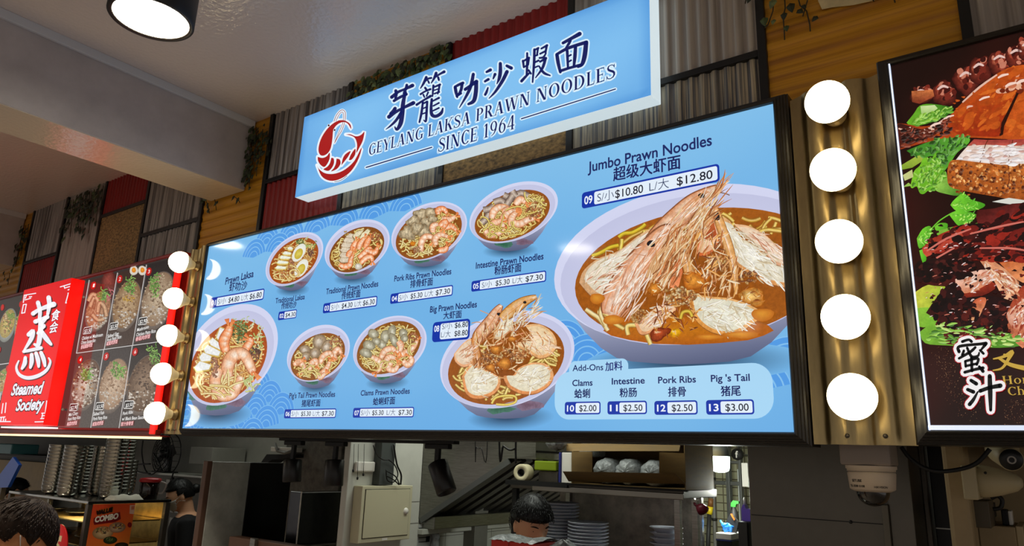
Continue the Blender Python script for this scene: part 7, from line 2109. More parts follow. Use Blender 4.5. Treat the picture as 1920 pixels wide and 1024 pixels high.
q.lathe([(.004, 0), (.0036, .004), (0, .005)], 10, Matrix.Translation((b.x + .022, 2.463, cz + hgt * .5)) @ Matrix.Rotation(PI / 2, 4, 'X'))
q.build('screw', M_dark, ms)
a = onY(1868, 842, 2.4); bc_ = empty('bullet_camera', (a.x, 2.4, a.z), 'cream bullet camera with a black round front at the top right', 'security camera')
f0 = onY(1872, 848, 2.42); f1 = onY(1896, 862, 2.30); ax = (f1 - f0).normalized()
M4 = Matrix.Translation(f1) @ Vector((0, 0, 1)).rotation_difference(ax).to_matrix().to_4x4()
q = MB(); q.lathe([(0, -.16), (.024, -.16), (.028, -.12), (.029, -.002), (.027, .0)], 32, M4); q.build('barrel', M_fix, bc_)
q = MB(); q.lathe([(.027, .0005), (.026, .003), (.009, .004), (0, .003)], 32, M4); q.build('front_glass', M_black, bc_)
q = MB(); q.lathe([(.0105, .0045), (.0095, .0062), (.007, .0062), (.0065, .0045)], 24, M4); q.build('lens_ring', mat('lens_ring', (170, 166, 160), .3), bc_)
bb_ = f1 - ax * .13; q = MB(); q.box(bb_.x - .03, bb_.x + .03, bb_.y, 3.2, bb_.z - .01, bb_.z + .05, bev=.004); q.build('bracket', M_fix, bc_)
cb = MB(); cb.tube([onY(x, y, 2.22) for x, y in spline([(1690, 838), (1705, 858), (1730, 876), (1760, 884), (1800, 880), (1832, 868), (1856, 842)], 6)], .0055, 10)
o = cb.build('cable', M_cable); tag(o, 'thick black cable sagging between dome camera and roast meat board', 'cable')
# boxes on the right wall
o = box_obj('junction_box', mat('olive_grey_box', (84, 74, 56), .5), onY(1822, 960, 2.75).x, onY(1858, 960, 2.75).x, 2.7, 2.9, onY(1840, 990, 2.7).z, onY(1840, 939, 2.7).z); tag(o, 'dark grey square box right of the beige post, below the egg shaped fixture', 'box')
q = MB(); q.box(onY(1830, 960, 2.75).x, onY(1850, 960, 2.75).x, 2.9, 3.2, onY(1840, 980, 2.7).z, onY(1840, 950, 2.7).z); q.build('wall_mount', M_dark, o)
q = MB(); q.tube([onY(x, y, 2.72) for x, y in spline([(1858, 935), (1870, 930), (1879, 938), (1876, 952), (1862, 955)], 5)], .006, 8); o2 = q.build('cable', M_cable); tag(o2, 'short black cable loop above the white intercom at the right edge', 'cable')
ic = empty('intercom', (onY(1888, 970, 2.9).x, 2.95, onY(1888, 985, 2.9).z), 'white and black desk device standing on the beige cabinet', 'intercom')
box_obj('body', M_blackm, onY(1878, 970, 2.9).x, onY(1890, 970, 2.9).x, 2.9, 2.98, onY(1888, 985, 2.9).z, onY(1885, 956, 2.9).z, ic); box_obj('back', M_white, onY(1890, 970, 2.9).x + .0005, onY(1898, 970, 2.9).x, 2.9, 2.98, onY(1888, 985, 2.9).z, onY(1890, 958, 2.9).z, ic)
a = onY(1834, 986, 2.85); b = onY(1903, 986, 2.85)
cbx = empty('cabinet', ((a.x + b.x) / 2, 3.0, 0), 'beige cabinet at the bottom right corner below the white device', 'cabinet')
box_obj('body', M_beige, a.x, b.x, 2.85, 3.15, 0, onY(1888, 985.4, 2.9).z - .001, cbx); box_obj('side_edge', mat('pale_edge', (190, 170, 130), .5), b.x + .0005, b.x + .02, 2.85, 3.15, 0, onY(1888, 983, 2.9).z - .0012, cbx)
o = box_obj('orange_panel', mat('orange_brown_panel', (150, 72, 34), .5), b.x + .03, onY(1990, 1000, 2.9).x, 2.9, 3.0, 0, onY(1915, 996, 2.9).z); tag(o, 'orange brown panel at the bottom right corner', 'panel')
# ================================================================== left stall: warm display case, bowls, wall things
YCs = 2.1; XCs = onY(167, 940, YCs).x
ztop = onY(167, 940, YCs).z
M_glass = mat('case_glass', (235, 240, 235), .03, trans=1.0, ior=1.02, spec=.2)
M_warm = mat('brass_tray', (196, 160, 86), .3, metal=1.0, var=.15, vscale=20)
xL = -5.75; yB = onX(320, 940, XCs).y
dc = empty('display_case', ((xL + XCs) / 2, 2.35, 1.05), 'glass fronted warm display case with a steel top carrying the steel bowl stacks', 'display case')
box_obj('top', M_mirror, xL, XCs, YCs, yB, ztop - .018, ztop, dc, bev=.004)
box_obj('top_edge', M_black, XCs - .004, XCs + .003, YCs - .003, yB + .003, ztop - .017, ztop - .002, dc, bev=0)
for x, y in ((xL, YCs), (XCs - .035, YCs), (XCs - .03, yB - .03), (xL, yB - .03)):
    box_obj('post', M_steel_d, x, x + .034, y, y + .03, 1.05, ztop - .0185, dc, bev=.002)
xm = onY(90, 935, YCs).x; box_obj('mullion', M_steel, xm - .008, xm + .008, YCs + .002, YCs + .018, 1.05, ztop - .0185, dc, bev=.002)
box_obj('glass_pane', M_glass, xL + .035, XCs - .036, YCs + .008, YCs + .012, 1.05, ztop - .019, dc, bev=0)
box_obj('side_glass', M_glass, XCs - .012, XCs - .008, YCs + .032, yB - .032, 1.05, ztop - .019, dc, bev=0)
for z in (ztop - .13, ztop - .26):
    box_obj('tray', M_warm, xL + .04, XCs - .04, YCs + .03, yB - .03, z, z + .008, dc, bev=.002)
box_obj('back_sheet', M_warm, xL + .035, XCs - .036, yB - .012, yB - .006, 1.05, ztop - .019, dc, bev=0)
for k in range(6):
    x = XCs - .18 - k * .18
    q = MB(); q.lathe([(0, 0), (.05, 0), (.075, .02), (.078, .022), (.07, .022), (.045, .006), (0, .005)], 26, Matrix.Translation((x, YCs + .2, ztop - .1219 if k % 2 == 0 else ztop - .2519)))
    o = q.build('dish', M_mirror); tag(o, 'shiny shallow dish behind the glass of the warm display case', 'dish', 'dishes inside the display case')
lamp_area('case_lamp', (XCs - .5, 2.32, ztop - .03), .25, 1.3, (1, .78, .36), shape='SQUARE')
box_obj('base', M_steel_d, xL, XCs, YCs, yB, 1.0, 1.0495, dc)
cc = empty('stall_counter', ((xL + XCs) / 2, 2.35, 0), 'steel counter under the warm display case', 'counter')
box_obj('body', M_steel_d, xL - 1.5, XCs + .02, YCs - .02, yB + .02, 0, .999, cc)
# poster on the side of the case
pcorn = [onX(x, y, XCs + .004) for x, y in ((174, 946), (255, 945), (244, 1024), (160, 1024))]
y0, y1 = onX(174, 946, XCs).y, onX(253, 945, XCs).y
z1 = onX(174, 946, XCs).z; z0 = z1 - .40
po = empty('poster', (XCs + .004, (y0 + y1) / 2, z0), 'orange value combo poster on the side of the display case', 'poster')


class ArtX(Art):
    """print on a sheet facing +x"""
    def P(s, p):
        w = onX(p[0], p[1], s.Y + s.d); return (w.y, w.z)
    def face(s, xz, cols):
        n = len(s.v); Art.face(s, xz, cols)
        for i in range(n, len(s.v)):
            a, _, b = s.v[i]; s.v[i] = (s.Y + s.d, a, b)


def paint_mat(name, rough=.35):
    if name in MATS: return MATS[name]
    m = bpy.data.materials.new(name); m.use_nodes = True; N = m.node_tree.nodes; b = N['Principled BSDF']
    at = N.new('ShaderNodeAttribute'); at.attribute_name = 'Ink'; m.node_tree.links.new(at.outputs['Color'], b.inputs['Base Color']); b.inputs['Roughness'].default_value = rough
    MATS[name] = m; return m


M_paper = paint_mat('printed_paper')
XP = XCs + .0045
V = ArtX(XP, (y0, y1, z0, z1), .0002, 2e-5)
n = 10
for i in range(n):
    for j in range(n):
        ys = [y0 + (y1 - y0) * (i + a) / n for a in (0, 1)]; zs_ = [z0 + (z1 - z0) * (j + a) / n for a in (0, 1)]
        def cp(y, z):
            u = (y - y0) / (y1 - y0); v = (z - z0) / (z1 - z0)
            return mixc((236, 160, 50), (226, 76, 36), max(0, min(1, .2 + .9 * v - .2 * u)))
        q = [(ys[0], zs_[0]), (ys[1], zs_[0]), (ys[1], zs_[1]), (ys[0], zs_[1])]
        V.face(q, [V.ink(cp(*p)) for p in q])
V.build('sheet', M_paper, po)
kp = lambda p: (150 + p[0] * .1991, 820 + p[1] * .1991)
V = ArtX(XP, (y0, y1, z0, z1), .0006, 2e-5); r = random.Random(3)
V.poly([kp(p) for p in ((130, 760), (376, 704), (384, 770), (330, 800), (134, 826), (126, 800))], (124, 18, 22))
V.poly([kp(p) for p in ((470, 640), (528, 640), (520, 726), (466, 720))], (232, 190, 170)); V.poly([kp(p) for p in ((484, 650), (516, 646), (512, 680), (482, 684))], (206, 120, 90))
V.fan(kp((468, 826)), ell(*kp((468, 826)), 4, 5, 0, 16), (150, 16, 30), (120, 10, 20), 0, 1)
for x, y, rx, ry, c1, c2 in ((215, 900, 100, 62, (236, 210, 160), (150, 110, 70)), (350, 850, 80, 50, (230, 206, 170), (140, 100, 80)), (285, 970, 66, 36, (60, 84, 40), (24, 34, 22)), (390, 1020, 64, 30, (70, 60, 40), (30, 26, 20))):
    V.fan(kp((x, y)), ell(*kp((x, y)), rx * .1991, ry * .1991, .1, 24), c1, c2, 0)
crumbs(V, *kp((215, 880)), 14, 6, 60, 1.6, [(206, 120, 70), (90, 110, 40), (240, 200, 120), (60, 40, 30)], r); crumbs(V, *kp((355, 838)), 12, 5, 40, 1.6, [(206, 90, 60), (240, 190, 60), (60, 40, 40)], r); crumbs(V, *kp((285, 960)), 8, 4, 20, 1.2, [(110, 140, 60), (60, 90, 40)], r)
V.build('dish_picture', M_paper, po)
V = ArtX(XP, (y0, y1, z0, z1), .003, 2e-5)
V.text('VALUE', kp((150, 734)), kp((304, 700)), 8.2, (50, 18, 10), .03, halo=(226, 150, 40), halo_w=.003)
V.text('COMBO', kp((136, 802)), kp((358, 764)), 10.5, (244, 238, 226), .05)
V.build('lettering', M_paper, po)
# round red number board
cn = onY(107, 1012, 2.04); nb = empty('number_board', (cn.x, 2.045, 1.0), 'round red board with a large cream 75 before the display case', 'number board')
q = MB(); q.lathe([(0, .008), (.128, .008), (.13, .006), (.13, 0), (0, 0)], 48, Matrix.Translation((cn.x, 2.05, cn.z - .045)) @ Matrix.Rotation(PI / 2, 4, 'X')); q.build('disc', mat('red_board', (214, 12, 18), .35), nb)
q = MB(); vs, fs = glyphs('75', .05); q.add([(cn.x - .105 + v[0] * .165, 2.0412, cn.z - .10 + v[1] * .17) for v in vs], fs); q.build('lettering', mat('cream_ink', (244, 220, 170), .5), nb)
q = MB(); q.box(cn.x - .02, cn.x + .02, 2.043, 2.06, 0, cn.z - .17); q.build('stand', M_steel_d, nb)
# stacks of steel bowls on the case
sm = MB(); sm.lathe([(0, 0), (.036, 0), (.050, .006), (.060, .018), (.0645, .040), (.0655, .052), (.0672, .0535), (.0672, .0555), (.0640, .0545), (.058, .020), (.046, .008), (0, .004)], 30)
sb0 = None
for px, Y, nn, where in ((98, 2.20, 13, 'front left'), (128, 2.17, 13, 'second from the left in front'), (150, 2.36, 13, 'behind, middle'), (118, 2.42, 13, 'behind, left'), (183, 2.36, 13, 'beside the tall stack'), (206, 2.30, 16, 'tallest'), (222, 2.44, 15, 'behind the tallest'), (232, 2.54, 9, 'rightmost low')):
    p = onY(px, 920, Y)
    for k in range(nn):
        o = sm.build('steel_bowl', M_mirror) if sb0 is None else copy_tree(sb0)
        sb0 = sb0 or o
        o.location = (p.x, Y, ztop + .0006 + k * .0215)
        tag(o, 'steel bowl inside the stack on the display case, ' + where + ' stack' if k < nn - 1 else 'topmost steel bowl on the display case, ' + where + ' stack', 'bowl', 'steel bowls, ' + where + ' stack')
# folded white cloth and drink jug
c0, c1 = onX(206, 936, XCs - .06), onX(262, 934, XCs - .06)
q = MB(); r = random.Random(12)
ny, nxx = 14, 7
top = []
for i in range(ny + 1):
    for j in range(nxx + 1):
        u, v = i / ny, j / nxx
        e = min(u, 1 - u, v, 1 - v) * 6
        top.append((XCs - .13 + .12 * v, c0.y + (c1.y - c0.y) * u, ztop + .001 + min(1, e * 1.6) * (.020 + .004 * math.sin(u * 14 + v * 3) + (.006 if v > .5 else 0)) + r.uniform(0, .004) * min(1, e)))
q.add(top, [(i * (nxx + 1) + j, (i + 1) * (nxx + 1) + j, (i + 1) * (nxx + 1) + j + 1, i * (nxx + 1) + j + 1) for i in range(ny) for j in range(nxx)], True)
o = q.build('cloth', mat('white_cloth', (222, 220, 206), .85)); tag(o, 'folded white cloth lying on the steel top of the display case', 'cloth')
pj = onX(277, 935, XCs - .10); jg = empty('drink_jug', (pj.x, pj.y, ztop), 'jug of dark drink with a red lid on the display case', 'jug')
zj = onX(277, 896, pj.x).z - ztop
T = Matrix.Translation((pj.x, pj.y, ztop + .0005))
q = MB(); q.lathe([(0, 0), (.05, 0), (.054, .004), (.058, zj * .74), (.054, zj * .78), (0, zj * .78)], 30, T); q.build('body', mat('dark_drink', (26, 12, 10), .12, coat=.5), jg)
q = MB(); q.lathe([(.058, zj * .785), (.066, zj * .80), (.066, zj * .90), (.060, zj * .97), (.03, zj), (0, zj)], 30, T); q.build('lid', mat('red_lid', (166, 30, 34), .3), jg)
q = MB(); q.tube([T @ Vector(p) for p in spline([(.04, .04, zj * .82), (.07, .07, zj * .7), (.06, .06, zj * .3), (.042, .042, zj * .25)], 5)], .006, 8); q.build('handle', mat('clear_handle', (150, 140, 136), .2), jg)
# wall shelf with black fan, sockets
YR = 3.62
a, b = onY(238, 884, 3.35), onY(372, 893, 3.35)
ws = empty('wall_shelf', ((a.x + b.x) / 2, 3.5, b.z), 'white wall shelf carrying the black fan, in the left stall', 'shelf')
box_obj('board', M_tile, a.x, b.x + .6, 3.35, YR, b.z, a.z - .004, ws); box_obj('bracket', M_greyw, b.x + .1, b.x + .13, 3.4, YR, b.z - .12, b.z - .0005, ws)
fcn = onY(309, 851, 3.45); fan = empty('fan', (fcn.x, 3.45, a.z), 'black round fan on the white wall shelf with hanging cables', 'fan')
q = MB()
RF = .17
for rr2 in (RF, RF * .8, RF * .6, RF * .4):
    q.tube([(fcn.x + rr2 * math.cos(t), 3.40 + .03 * rr2 / RF, fcn.z + rr2 * math.sin(t)) for t in [2 * PI * i / 36 for i in range(37)]], .004, 6, cap=False)
q.tube([(fcn.x + RF * math.cos(t), 3.50, fcn.z + RF * math.sin(t)) for t in [2 * PI * i / 36 for i in range(37)]], .005, 6, cap=False)
for i in range(18):
    t = 2 * PI * i / 18; q.tube([(fcn.x + .03 * math.cos(t), 3.395, fcn.z + .03 * math.sin(t)), (fcn.x + RF * math.cos(t), 3.43, fcn.z + RF * math.sin(t)), (fcn.x + RF * math.cos(t), 3.5, fcn.z + RF * math.sin(t))], .0022, 5)
q.build('cage', M_cable, fan)
for i in range(4):
    t = PI / 2 * i + .4; u = Vector((math.cos(t), 0, math.sin(t))); w_ = Vector((-math.sin(t), 0, math.cos(t))); c_ = Vector((fcn.x, 3.455, fcn.z))
    q = MB(); q.prism([c_ + u * .03 - w_ * .02, c_ + u * .07 - w_ * .06 + Vector((0, .015, 0)), c_ + u * .14 - w_ * .05 + Vector((0, .015, 0)), c_ + u * .145 + w_ * .03 - Vector((0, .01, 0)), c_ + u * .08 + w_ * .04 - Vector((0, .01, 0)), c_ + u * .03 + w_ * .02], (0, .004, 0)); q.build('blade', M_black, fan)
q = MB(); q.lathe([(0, 0), (.035, 0), (.035, .10), (.02, .12), (0, .12)], 20, Matrix.Translation((fcn.x, 3.41, fcn.z)) @ Matrix.Rotation(-PI / 2, 4, 'X')); q.build('motor', M_black, fan)
q = MB(); q.box(fcn.x - .09, fcn.x + .09, 3.4, 3.55, a.z - .003, a.z + .016, bev=.004); q.box(fcn.x - .015, fcn.x + .015, 3.49, 3.52, a.z + .016, fcn.z - .02); q.build('foot', M_black, fan)
cb = MB()
for pts in ([(268, 826), (266, 850), (272, 880), (284, 890), (300, 874), (288, 850)], [(282, 870), (256, 872), (258, 884), (282, 888)], [(326, 884), (322, 898), (326, 908)]):
    cb.tube([onY(x, y, 3.33) for x, y in spline(pts, 6)], .006, 7)
o = cb.build('fan_cable', M_cable); tag(o, 'black cable loops hanging before the white shelf under the fan', 'cables')
def socket(x0, y0, x1, y1, label):
    a, b = onY(x0, y0, YR - .012), onY(x1, y1, YR - .012)
    s = MB(); s.box(a.x, b.x, YR - .012, YR - .0005, b.z, a.z, bev=.004); o = s.build('wall_socket', mat('socket_plate', (190, 188, 178), .4)); tag(o, label, 'socket')
    h = MB(); cx_, cz_ = (a.x + b.x) / 2, (a.z + b.z) / 2
    for dx, dz in ((0, .018), (-.014, -.008), (.014, -.008)): h.box(cx_ + dx - .003, cx_ + dx + .003, YR - .0128, YR - .0118, cz_ + dz - .004, cz_ + dz + .004)
    h.build('pin_holes', M_blackm, o)
socket(312, 898, 339, 926, 'white wall socket right below the shelf in the left stall')
socket(320, 946, 356, 966, 'upper white socket left of the capped worker'); socket(318, 970, 354, 1004, 'lower white socket left of the capped worker')
pg = MB(); p = onY(324, 902, 3.58); pg.lathe([(0, -.02), (.02, -.018), (.022, .01), (.012, .03), (0, .034)], 16, Matrix.Translation((p.x, 3.575, p.z))); o = pg.build('plug', M_black); tag(o, 'black plug hanging before the white wall socket', 'plug')
a, b = onY(358, 838, 3.3), onY(395, 872, 3.3)
o = box_obj('panel_box', M_greyw, a.x, b.x, 3.3, 3.6, b.z, a.z); tag(o, 'grey box on the wall right of the black fan', 'box')
# beige back panel, dark shelf, blue board, teal tray at the far left
o = box_obj('partition', M_beige, onY(-60, 930, 3.5).x, onY(92, 930, 3.5).x, 3.5, 3.55, 0, onY(60, 866, 3.5).z); tag(o, 'beige partition behind the steel bowl stacks', 'partition')
a, b = onY(36, 852, 3.1), onY(130, 862, 3.1)
o = box_obj('dark_shelf', M_dark, onY(-80, 850, 3.1).x, b.x, 3.1, 3.6, b.z, a.z); tag(o, 'dark shelf above the beige partition at the far left', 'shelf')
q = MB(); q.box(onY(-30, 838, 3.0).x, onY(22, 838, 3.0).x, 3.0, 3.25, a.z + .001, onY(10, 832, 3.0).z, bev=.01)
o = q.build('tray_stack', mat('teal_plastic', (70, 130, 136), .4)); tag(o, 'teal plastic tubs on the dark shelf at the top left of the stall', 'tubs')
q = MB(); P4 = [onY(x, y, 2.02) for x, y in ((24, 857), (35, 872), (14, 914), (-8, 915), (-8, 900))]; q.prism(P4, (0, .02, 0))
bl = q.build('menu_stand', mat('blue_plastic', (22, 66, 150), .3)); tag(bl, 'tilted blue board on a steel post at the left edge', 'stand')
q = MB(); p = onY(4, 914, 2.03); q.box(p.x - .016, p.x + .016, 2.022, 2.05, 0, p.z + .03); q.build('post', M_steel_d, bl)

# ================================================================== people
M_skin = mat('skin', (222, 168, 132), .5, spec=.4)
M_skin2 = mat('skin_warm', (206, 140, 92), .5, spec=.4)
M_hair = mat('black_hair', (12, 11, 11), .45, spec=.35)
M_hairg = mat('greying_brown_hair', (46, 34, 26), .6, spec=.2, var=.35, vscale=120, stretch=(1, 1, .2))


def head_r(d):
    """radius of a head (metres) in unit direction d: x right, y forward, z up; centre between the ears"""
    x, y, z = d
    a, b, c = .074, .093, .112
    r = 1 / math.sqrt((x / a) ** 2 + (y / b) ** 2 + (z / c) ** 2)
    if z < 0:
        r *= 1 - .16 * min(1, -z) * min(1, abs(x) * 1.5 + .1)
        if y > 0: r *= 1 + .10 * min(1, -z * 1.3) * y
        else: r *= 1 - .14 * (-z) * (-y)
    f = lambda ax, az, s: math.exp(-(((math.atan2(x, y) - ax) / s[0]) ** 2) - (((math.asin(max(-1, min(1, z))) - az) / s[1]) ** 2)) if y > 0 else 0
    r += .026 * f(0, -.28, (.13, .16)) + .012 * f(0, -.08, (.10, .2))          # nose
    r -= .008 * (f(.38, -.05, (.17, .11)) + f(-.38, -.05, (.17, .11)))         # eye sockets
    r += .006 * (f(.36, .16, (.3, .08)) + f(-.36, .16, (.3, .08)))             # brow
    r += .006 * f(0, -.72, (.28, .10)) + .008 * f(0, -1.0, (.3, .16))          # mouth, chin
    r += .004 * (f(.75, -.3, (.22, .2)) + f(-.75, -.3, (.22, .2)))             # cheeks
    return r


def sph(nu, nv, fn):
    vs = []; fs = []
    for j in range(1, nv):
        ph = -PI / 2 + PI * j / nv
        for i in range(nu):
            th = 2 * PI * i / nu
            vs.append(fn(Vector((math.cos(ph) * math.sin(th), math.cos(ph) * math.cos(th), math.sin(ph)))))
    s, n = len(vs), len(vs) + 1
    vs += [fn(Vector((0, 0, -1))), fn(Vector((0, 0, 1)))]
    for j in range(nv - 2):
        for i in range(nu):
            fs.append((j * nu + i, j * nu + (i + 1) % nu, (j + 1) * nu + (i + 1) % nu, (j + 1) * nu + i))
    for i in range(nu):
        fs.append((s, (i + 1) % nu, i)); fs.append((n, (nv - 2) * nu + i, (nv - 2) * nu + (i + 1) % nu))
    return vs, fs


def fuse(m, name, material, parent, voxel, smooth=6, label=None):
    """grow the collected closed shapes into one continuous skin"""
    o = m.build(name, material, parent, label)
    md = o.modifiers.new('skin', 'REMESH'); md.mode = 'VOXEL'; md.voxel_size = voxel
    sm_ = o.modifiers.new('soft', 'SMOOTH'); sm_.iterations = smooth; sm_.factor = .5
    bpy.context.view_layer.update()
    dg = bpy.context.evaluated_depsgraph_get()
    me = bpy.data.meshes.new_from_object(o.evaluated_get(dg))
    o.modifiers.clear(); o.data = me
    for p in me.polygons: p.use_smooth = True
    if not me.materials: me.materials.append(material)
    return o


def person(label, loc, yaw, ztop_, skin, hair_m, shirt_m, trouser_m, lean=0.0, nod=0.0, turn=0.0, hair='short', mask=False, seed=0, cap=False):
    """standing figure; loc = floor point, yaw = facing (0 = +y), ztop_ = height of the crown"""
    root = empty('person', loc, label, 'person')
    base = Matrix.Translation(loc) @ Matrix.Rotation(yaw, 4, 'Z')
    H = ztop_ / math.cos(lean * .6) if lean else ztop_
    k = H / 1.70
    hip = .92 * k
    bend = Matrix.Translation((0, 0, hip)) @ Matrix.Rotation(-lean, 4, 'X') @ Matrix.Translation((0, 0, -hip))
    U = base @ bend
    neck = 1.44 * k
    hc = Vector((0, .035, 1.585 * k))
    Hd = U @ Matrix.Translation(hc) @ Matrix.Translation((0, -.02, -.06)) @ Matrix.Rotation(turn, 4, 'Z') @ Matrix.Rotation(-nod, 4, 'X') @ Matrix.Translation((0, .02, .06))
    b = MB()
    vs, fs = sph(40, 30, lambda d: Hd @ (d * head_r(d))); b.add(vs, fs)
    for s in (-1, 1):                                         # ears
        E = Hd @ Matrix.Translation((s * .074, -.008, -.012)) @ Matrix.Rotation(s * .35, 4, 'Z')
        vs, fs = sph(14, 12, lambda d: E @ Vector((d.x * .008, d.y * .019 + .002 * d.z, d.z * .033 - .003 * (d.y > 0)))); b.add(vs, fs)
    hn = Hd @ Vector((0, -.025, -.06))
    b.tube([hn, U @ Vector((0, .005, neck + .02)), U @ Vector((0, 0, neck - .06))], [.050, .055, .075], 18)
    def oval(z, rx, ry, y=0.0): return [U @ Vector((rx * math.cos(t), y + ry * math.sin(t), z)) for t in [2 * PI * i / 20 for i in range(20)]]
    def loft(M_, rings):
        n = len(rings[0]); v = [p for r_ in rings for p in r_]
        f = [(i * n + a, i * n + (a + 1) % n, (i + 1) * n + (a + 1) % n, (i + 1) * n + a) for i in range(len(rings) - 1) for a in range(n)]
        f += [list(range(n)), [(len(rings) - 1) * n + a for a in range(n)]]
        M_.add(v, f)
    TOR = [(.86, .155, .105), (.95, .160, .11), (1.08, .145, .10), (1.22, .165, .115), (1.34, .185, .115), (1.40, .16, .095), (1.44, .09, .07)]
    loft(b, [oval(z * k, rx, ry) for z, rx, ry in TOR])
    sh = []
    for s in (-1, 1):
        S, E_, Wr = U @ Vector((s * .185, 0, 1.375 * k)), U @ Vector((s * .245, .02, 1.10 * k)), U @ Vector((s * .20, .24, 1.00 * k))
        b.tube([U @ Vector((s * .12, 0, 1.38 * k)), S, S.lerp(E_, .5), E_, E_.lerp(Wr, .5), Wr], [.055, .058, .047, .042, .038, .027], 14)
        sh.append((S, E_))
        d = (Wr - E_).normalized(); side = d.cross(U.to_3x3() @ Vector((0, 0, 1))).normalized(); up_ = side.cross(d).normalized()
        pal = Wr + d * .05
        b.tube([Wr, Wr + d * .03, Wr + d * .085], [.027, .036, .036], 12)
        for q, (o_, ln) in enumerate(((-.027, .062), (-.009, .072), (.009, .067), (.026, .052))):
            f0 = Wr + d * .08 + side * o_; f1 = f0 + d * ln * .5 - up_ * .010; f2 = f1 + d * ln * .4 - up_ * .028
            b.tube([f0, f1, f2], [.0095, .009, .008], 8)
        t0 = Wr + d * .03 - side * s * .03; b.tube([t0, t0 - side * s * .028 + d * .025 - up_ * .01, t0 - side * s * .034 + d * .055 - up_ * .02], [.012, .010, .009], 8)
        hp = base @ Vector((s * .085, 0, .90 * k)); kn = base @ Vector((s * .095, .015, .48 * k)); an = base @ Vector((s * .10, -.01, .08 * k))
        b.tube([hp, hp.lerp(kn, .5), kn, kn.lerp(an, .4), an], [.085, .075, .055, .052, .038], 14)
        b.tube([base @ Vector((s * .10, -.05, .04)), base @ Vector((s * .105, .06, .04)), base @ Vector((s * .11, .17, .03))], [.038, .040, .028], 12)
    fuse(b, 'body', skin, root, .0075, 5)
    # shirt and trousers
    t = MB(); loft(t, [oval(z * k, rx + .014, ry + .014) for z, rx, ry in TOR[:-1]] + [oval(1.425 * k, .105, .085)])
    for S, E_ in sh:
        c_ = U @ Vector((0, 0, 1.38 * k)); t.tube([S.lerp(c_, .5), S, S.lerp(E_, .72)], [.066, .072, .064], 16)
    fuse(t, 'shirt', shirt_m, root, .012, 4)
    t = MB()
    for s in (-1, 1):
        hp = base @ Vector((s * .080, 0, .92 * k)); kn = base @ Vector((s * .095, .015, .48 * k)); an = base @ Vector((s * .10, -.01, .085 * k))
        t.tube([hp, hp.lerp(kn, .5), kn, an], [.100, .090, .070, .060], 14)
    fuse(t, 'trousers', trouser_m, root, .014, 3)
    # hair
    r_ = random.Random(seed)
    def hairline(d):
        if hair == 'short' and d.y <= .25: return d.z > (.16 if d.y > -.35 else -.22)
        if hair == 'cap': return d.z > .12
        front = d.y > .25
        if front: return d.z > (.50 if hair != 'fringe' else .29)
        side_ = d.y > -.30
        if side_: return d.z > (.06 if hair != 'fringe' else .12)
        return d.z > -.42
    h = MB()
    vs, fs = sph(60, 44, lambda d: d)
    keep = [f for f in fs if all(hairline(vs[i]) for i in f)]
    used = sorted({i for f in keep for i in f}); ix = {i: n_ for n_, i in enumerate(used)}
    from collections import Counter
    ec = Counter(tuple(sorted((f[a], f[(a + 1) % len(f)]))) for f in keep for a in range(len(f)))
    rimv = {i for e_, c_ in ec.items() if c_ == 1 for i in e_}
    thick = {'short': .009, 'fringe': .024, 'tied': .016, 'cap': .014}[hair]
    def lift(i):
        d = vs[i]; nn = noise.noise(d * 7 + Vector((seed, 0, 0))) * .003
        return Hd @ (d * (head_r(d) + (.001 if i in rimv else thick * (.75 + .35 * max(0, d.z)) + nn)))
    h.add([lift(i) for i in used], [[ix[i] for i in f] for f in keep], True)
    # locks combed over the scalp, from the crown outwards
    cr = Vector((0, -.25, .97)).normalized()
    for _ in range({'short': 900, 'fringe': 900, 'tied': 400, 'cap': 60}[hair]):
        i = r_.choice(used); d0 = vs[i].copy()
        tang = (d0 - cr * d0.dot(cr))
        if tang.length < .05: continue
        tang = (tang.normalized() + Vector((r_.uniform(-.25, .25), r_.uniform(-.25, .25), r_.uniform(-.25, .25)))).normalized()
        ln = r_.uniform(.25, .55) * (1.25 if hair == 'fringe' and d0.y > 0 else .8)
        pts = []
        for s_ in range(5):
            d = (d0 + tang * ln * s_ / 4).normalized()
            if not hairline(d) and hair != 'fringe': break
            if hair == 'fringe' and (d.z < -.02 and d.y > 0 or d.y < 0 and not hairline(d)): break
            pts.append(Hd @ (d * (head_r(d) + thick * r_.uniform(.92, 1.04) + .001)))
        if len(pts) < 3: continue
        w = r_.uniform(.0010, .0021)
        h.tube(pts, [w * (1 - .75 * a / (len(pts) - 1)) for a in range(len(pts))], 5)
    if hair == 'tied':
        B_ = Hd @ Matrix.Translation((0, -.115, .01)); v2, f2 = sph(18, 14, lambda d: B_ @ (d * (.035 + noise.noise(d * 6) * .004))); h.add(v2, f2, True)
    h.build('hair', hair_m, root)
    # eyes, brows
    for s in (-1, 1):
        d = Vector((s * math.sin(.38), math.cos(.38), -.05)).normalized(); c_ = Hd @ (d * (head_r(d) - .006))
        e = MB(); v2, f2 = sph(14, 10, lambda q: c_ + (Hd.to_3x3() @ Vector((q.x * .012, q.y * .008, q.z * .0055)))); e.add(v2, f2, True); ey = e.build('eye', mat('eye_white', (210, 204, 196), .2), root)
        e = MB(); c2 = Hd @ (d * (head_r(d) + .0012)); v2, f2 = sph(12, 8, lambda q: c2 + (Hd.to_3x3() @ Vector((q.x * .005, q.y * .003, q.z * .005)))); e.add(v2, f2, True); e.build('iris', M_blackm, ey)
        e = MB(); pts = []
        for a in (.2, .33, .46, .58):
            d = Vector((s * math.sin(a), math.cos(a), .15 + .05 * math.sin((a - .2) * 7))).normalized(); pts.append(Hd @ (d * (head_r(d) + .001)))
        e.tube(pts, [.002, .0034, .003, .0012], 6); e.build('eyebrow', M_hair, root)
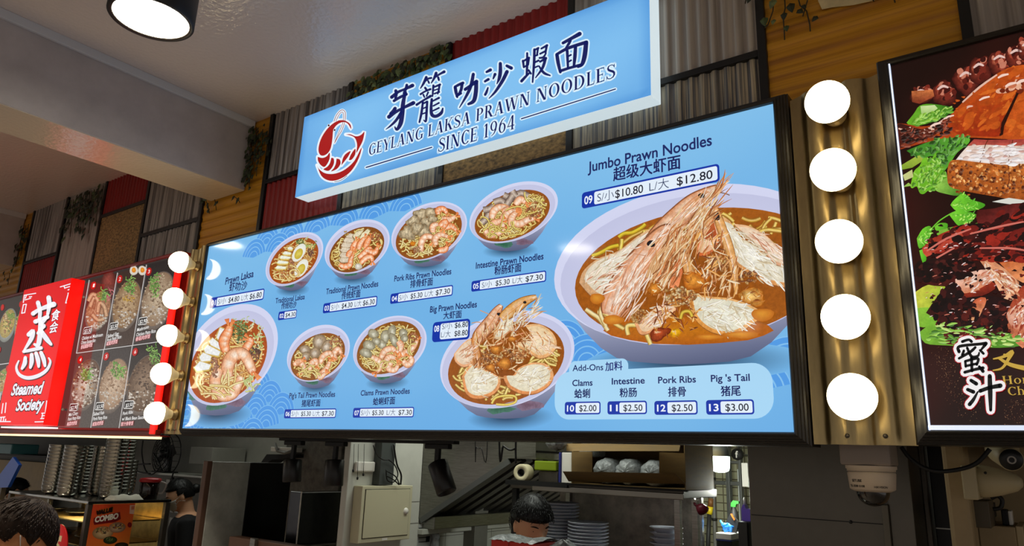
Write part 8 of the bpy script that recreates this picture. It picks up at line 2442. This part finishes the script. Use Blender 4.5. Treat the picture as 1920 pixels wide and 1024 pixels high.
    if mask:
        m_ = MB(); mv, mf = sph(60, 44, lambda d: d)
        kk = [f for f in mf if all(mv[i].y > .38 and -.86 < mv[i].z < -.16 for i in f)]; us = sorted({i for f in kk for i in f}); jx = {i: n_ for n_, i in enumerate(us)}
        m_.add([Hd @ (mv[i] * (head_r(mv[i]) + .005)) for i in us], [[jx[i] for i in f] for f in kk], True)
        mk = m_.build('face_mask', mat('pale_mask', (206, 206, 200), .7) if mask != 'black' else M_blackm, root)
        sd = mk.modifiers.new('thick', 'SOLIDIFY'); sd.thickness = .002
        for s in (-1, 1):
            for za, zb in ((-.22, .012), (-.72, -.045)):
                d1 = Vector((s * .80, .50, za)).normalized(); p1 = Hd @ (d1 * (head_r(d1) + .005)); p3 = Hd @ Vector((s * .083, -.026, zb)); d2 = Vector((s * .93, .2, za * .6)).normalized(); p2 = Hd @ (d2 * (head_r(d2) + .004))
                e = MB(); e.tube(spline([tuple(p1), tuple(p2), tuple(p3)], 4), .0014, 5); e.build('ear_loop', M_white, mk)
    return root


M_shirtb = mat('black_shirt', (20, 20, 24), .8); M_trous = mat('dark_trousers', (28, 28, 34), .8); M_shirto = mat('tan_shirt', (150, 104, 64), .85)
pm_ = onY(56, 985, .82)
person('grey haired person in a face mask at the bottom left, seen from behind', (pm_.x + .0, .82 - .235, 0), math.radians(6), 1.762, M_skin2, M_hairg, M_shirto, M_trous, lean=.20, nod=.62, turn=math.radians(-3), hair='short', mask=True, seed=2)
pb_ = onY(990, 985, 2.88)
person('dark haired person looking down behind the red carton in the kitchen', (pb_.x - .03, 2.88, 0), math.radians(180 + 66), 1.69, M_skin, M_hair, M_shirtb, M_trous, lean=.04, nod=.24, turn=0, hair='fringe', seed=5)
pw_ = onY(364, 985, 3.15)
person('person in black with dark tied hair and a mask, beside the wall sockets', (pw_.x, 3.15, 0), math.radians(150), 1.63, M_skin, M_hair, M_shirtb, M_trous, lean=.12, nod=.25, turn=0, hair='tied', mask=True, seed=7)
pc_ = onY(67, 905, 3.12)
person('person with black hair bending low behind the steel bowl stacks', (pc_.x, 3.12, 0), math.radians(150), onY(67, 893, 3.12).z, M_skin, M_hair, M_shirtb, M_trous, lean=.12, nod=.7, turn=0, hair='fringe', seed=9)
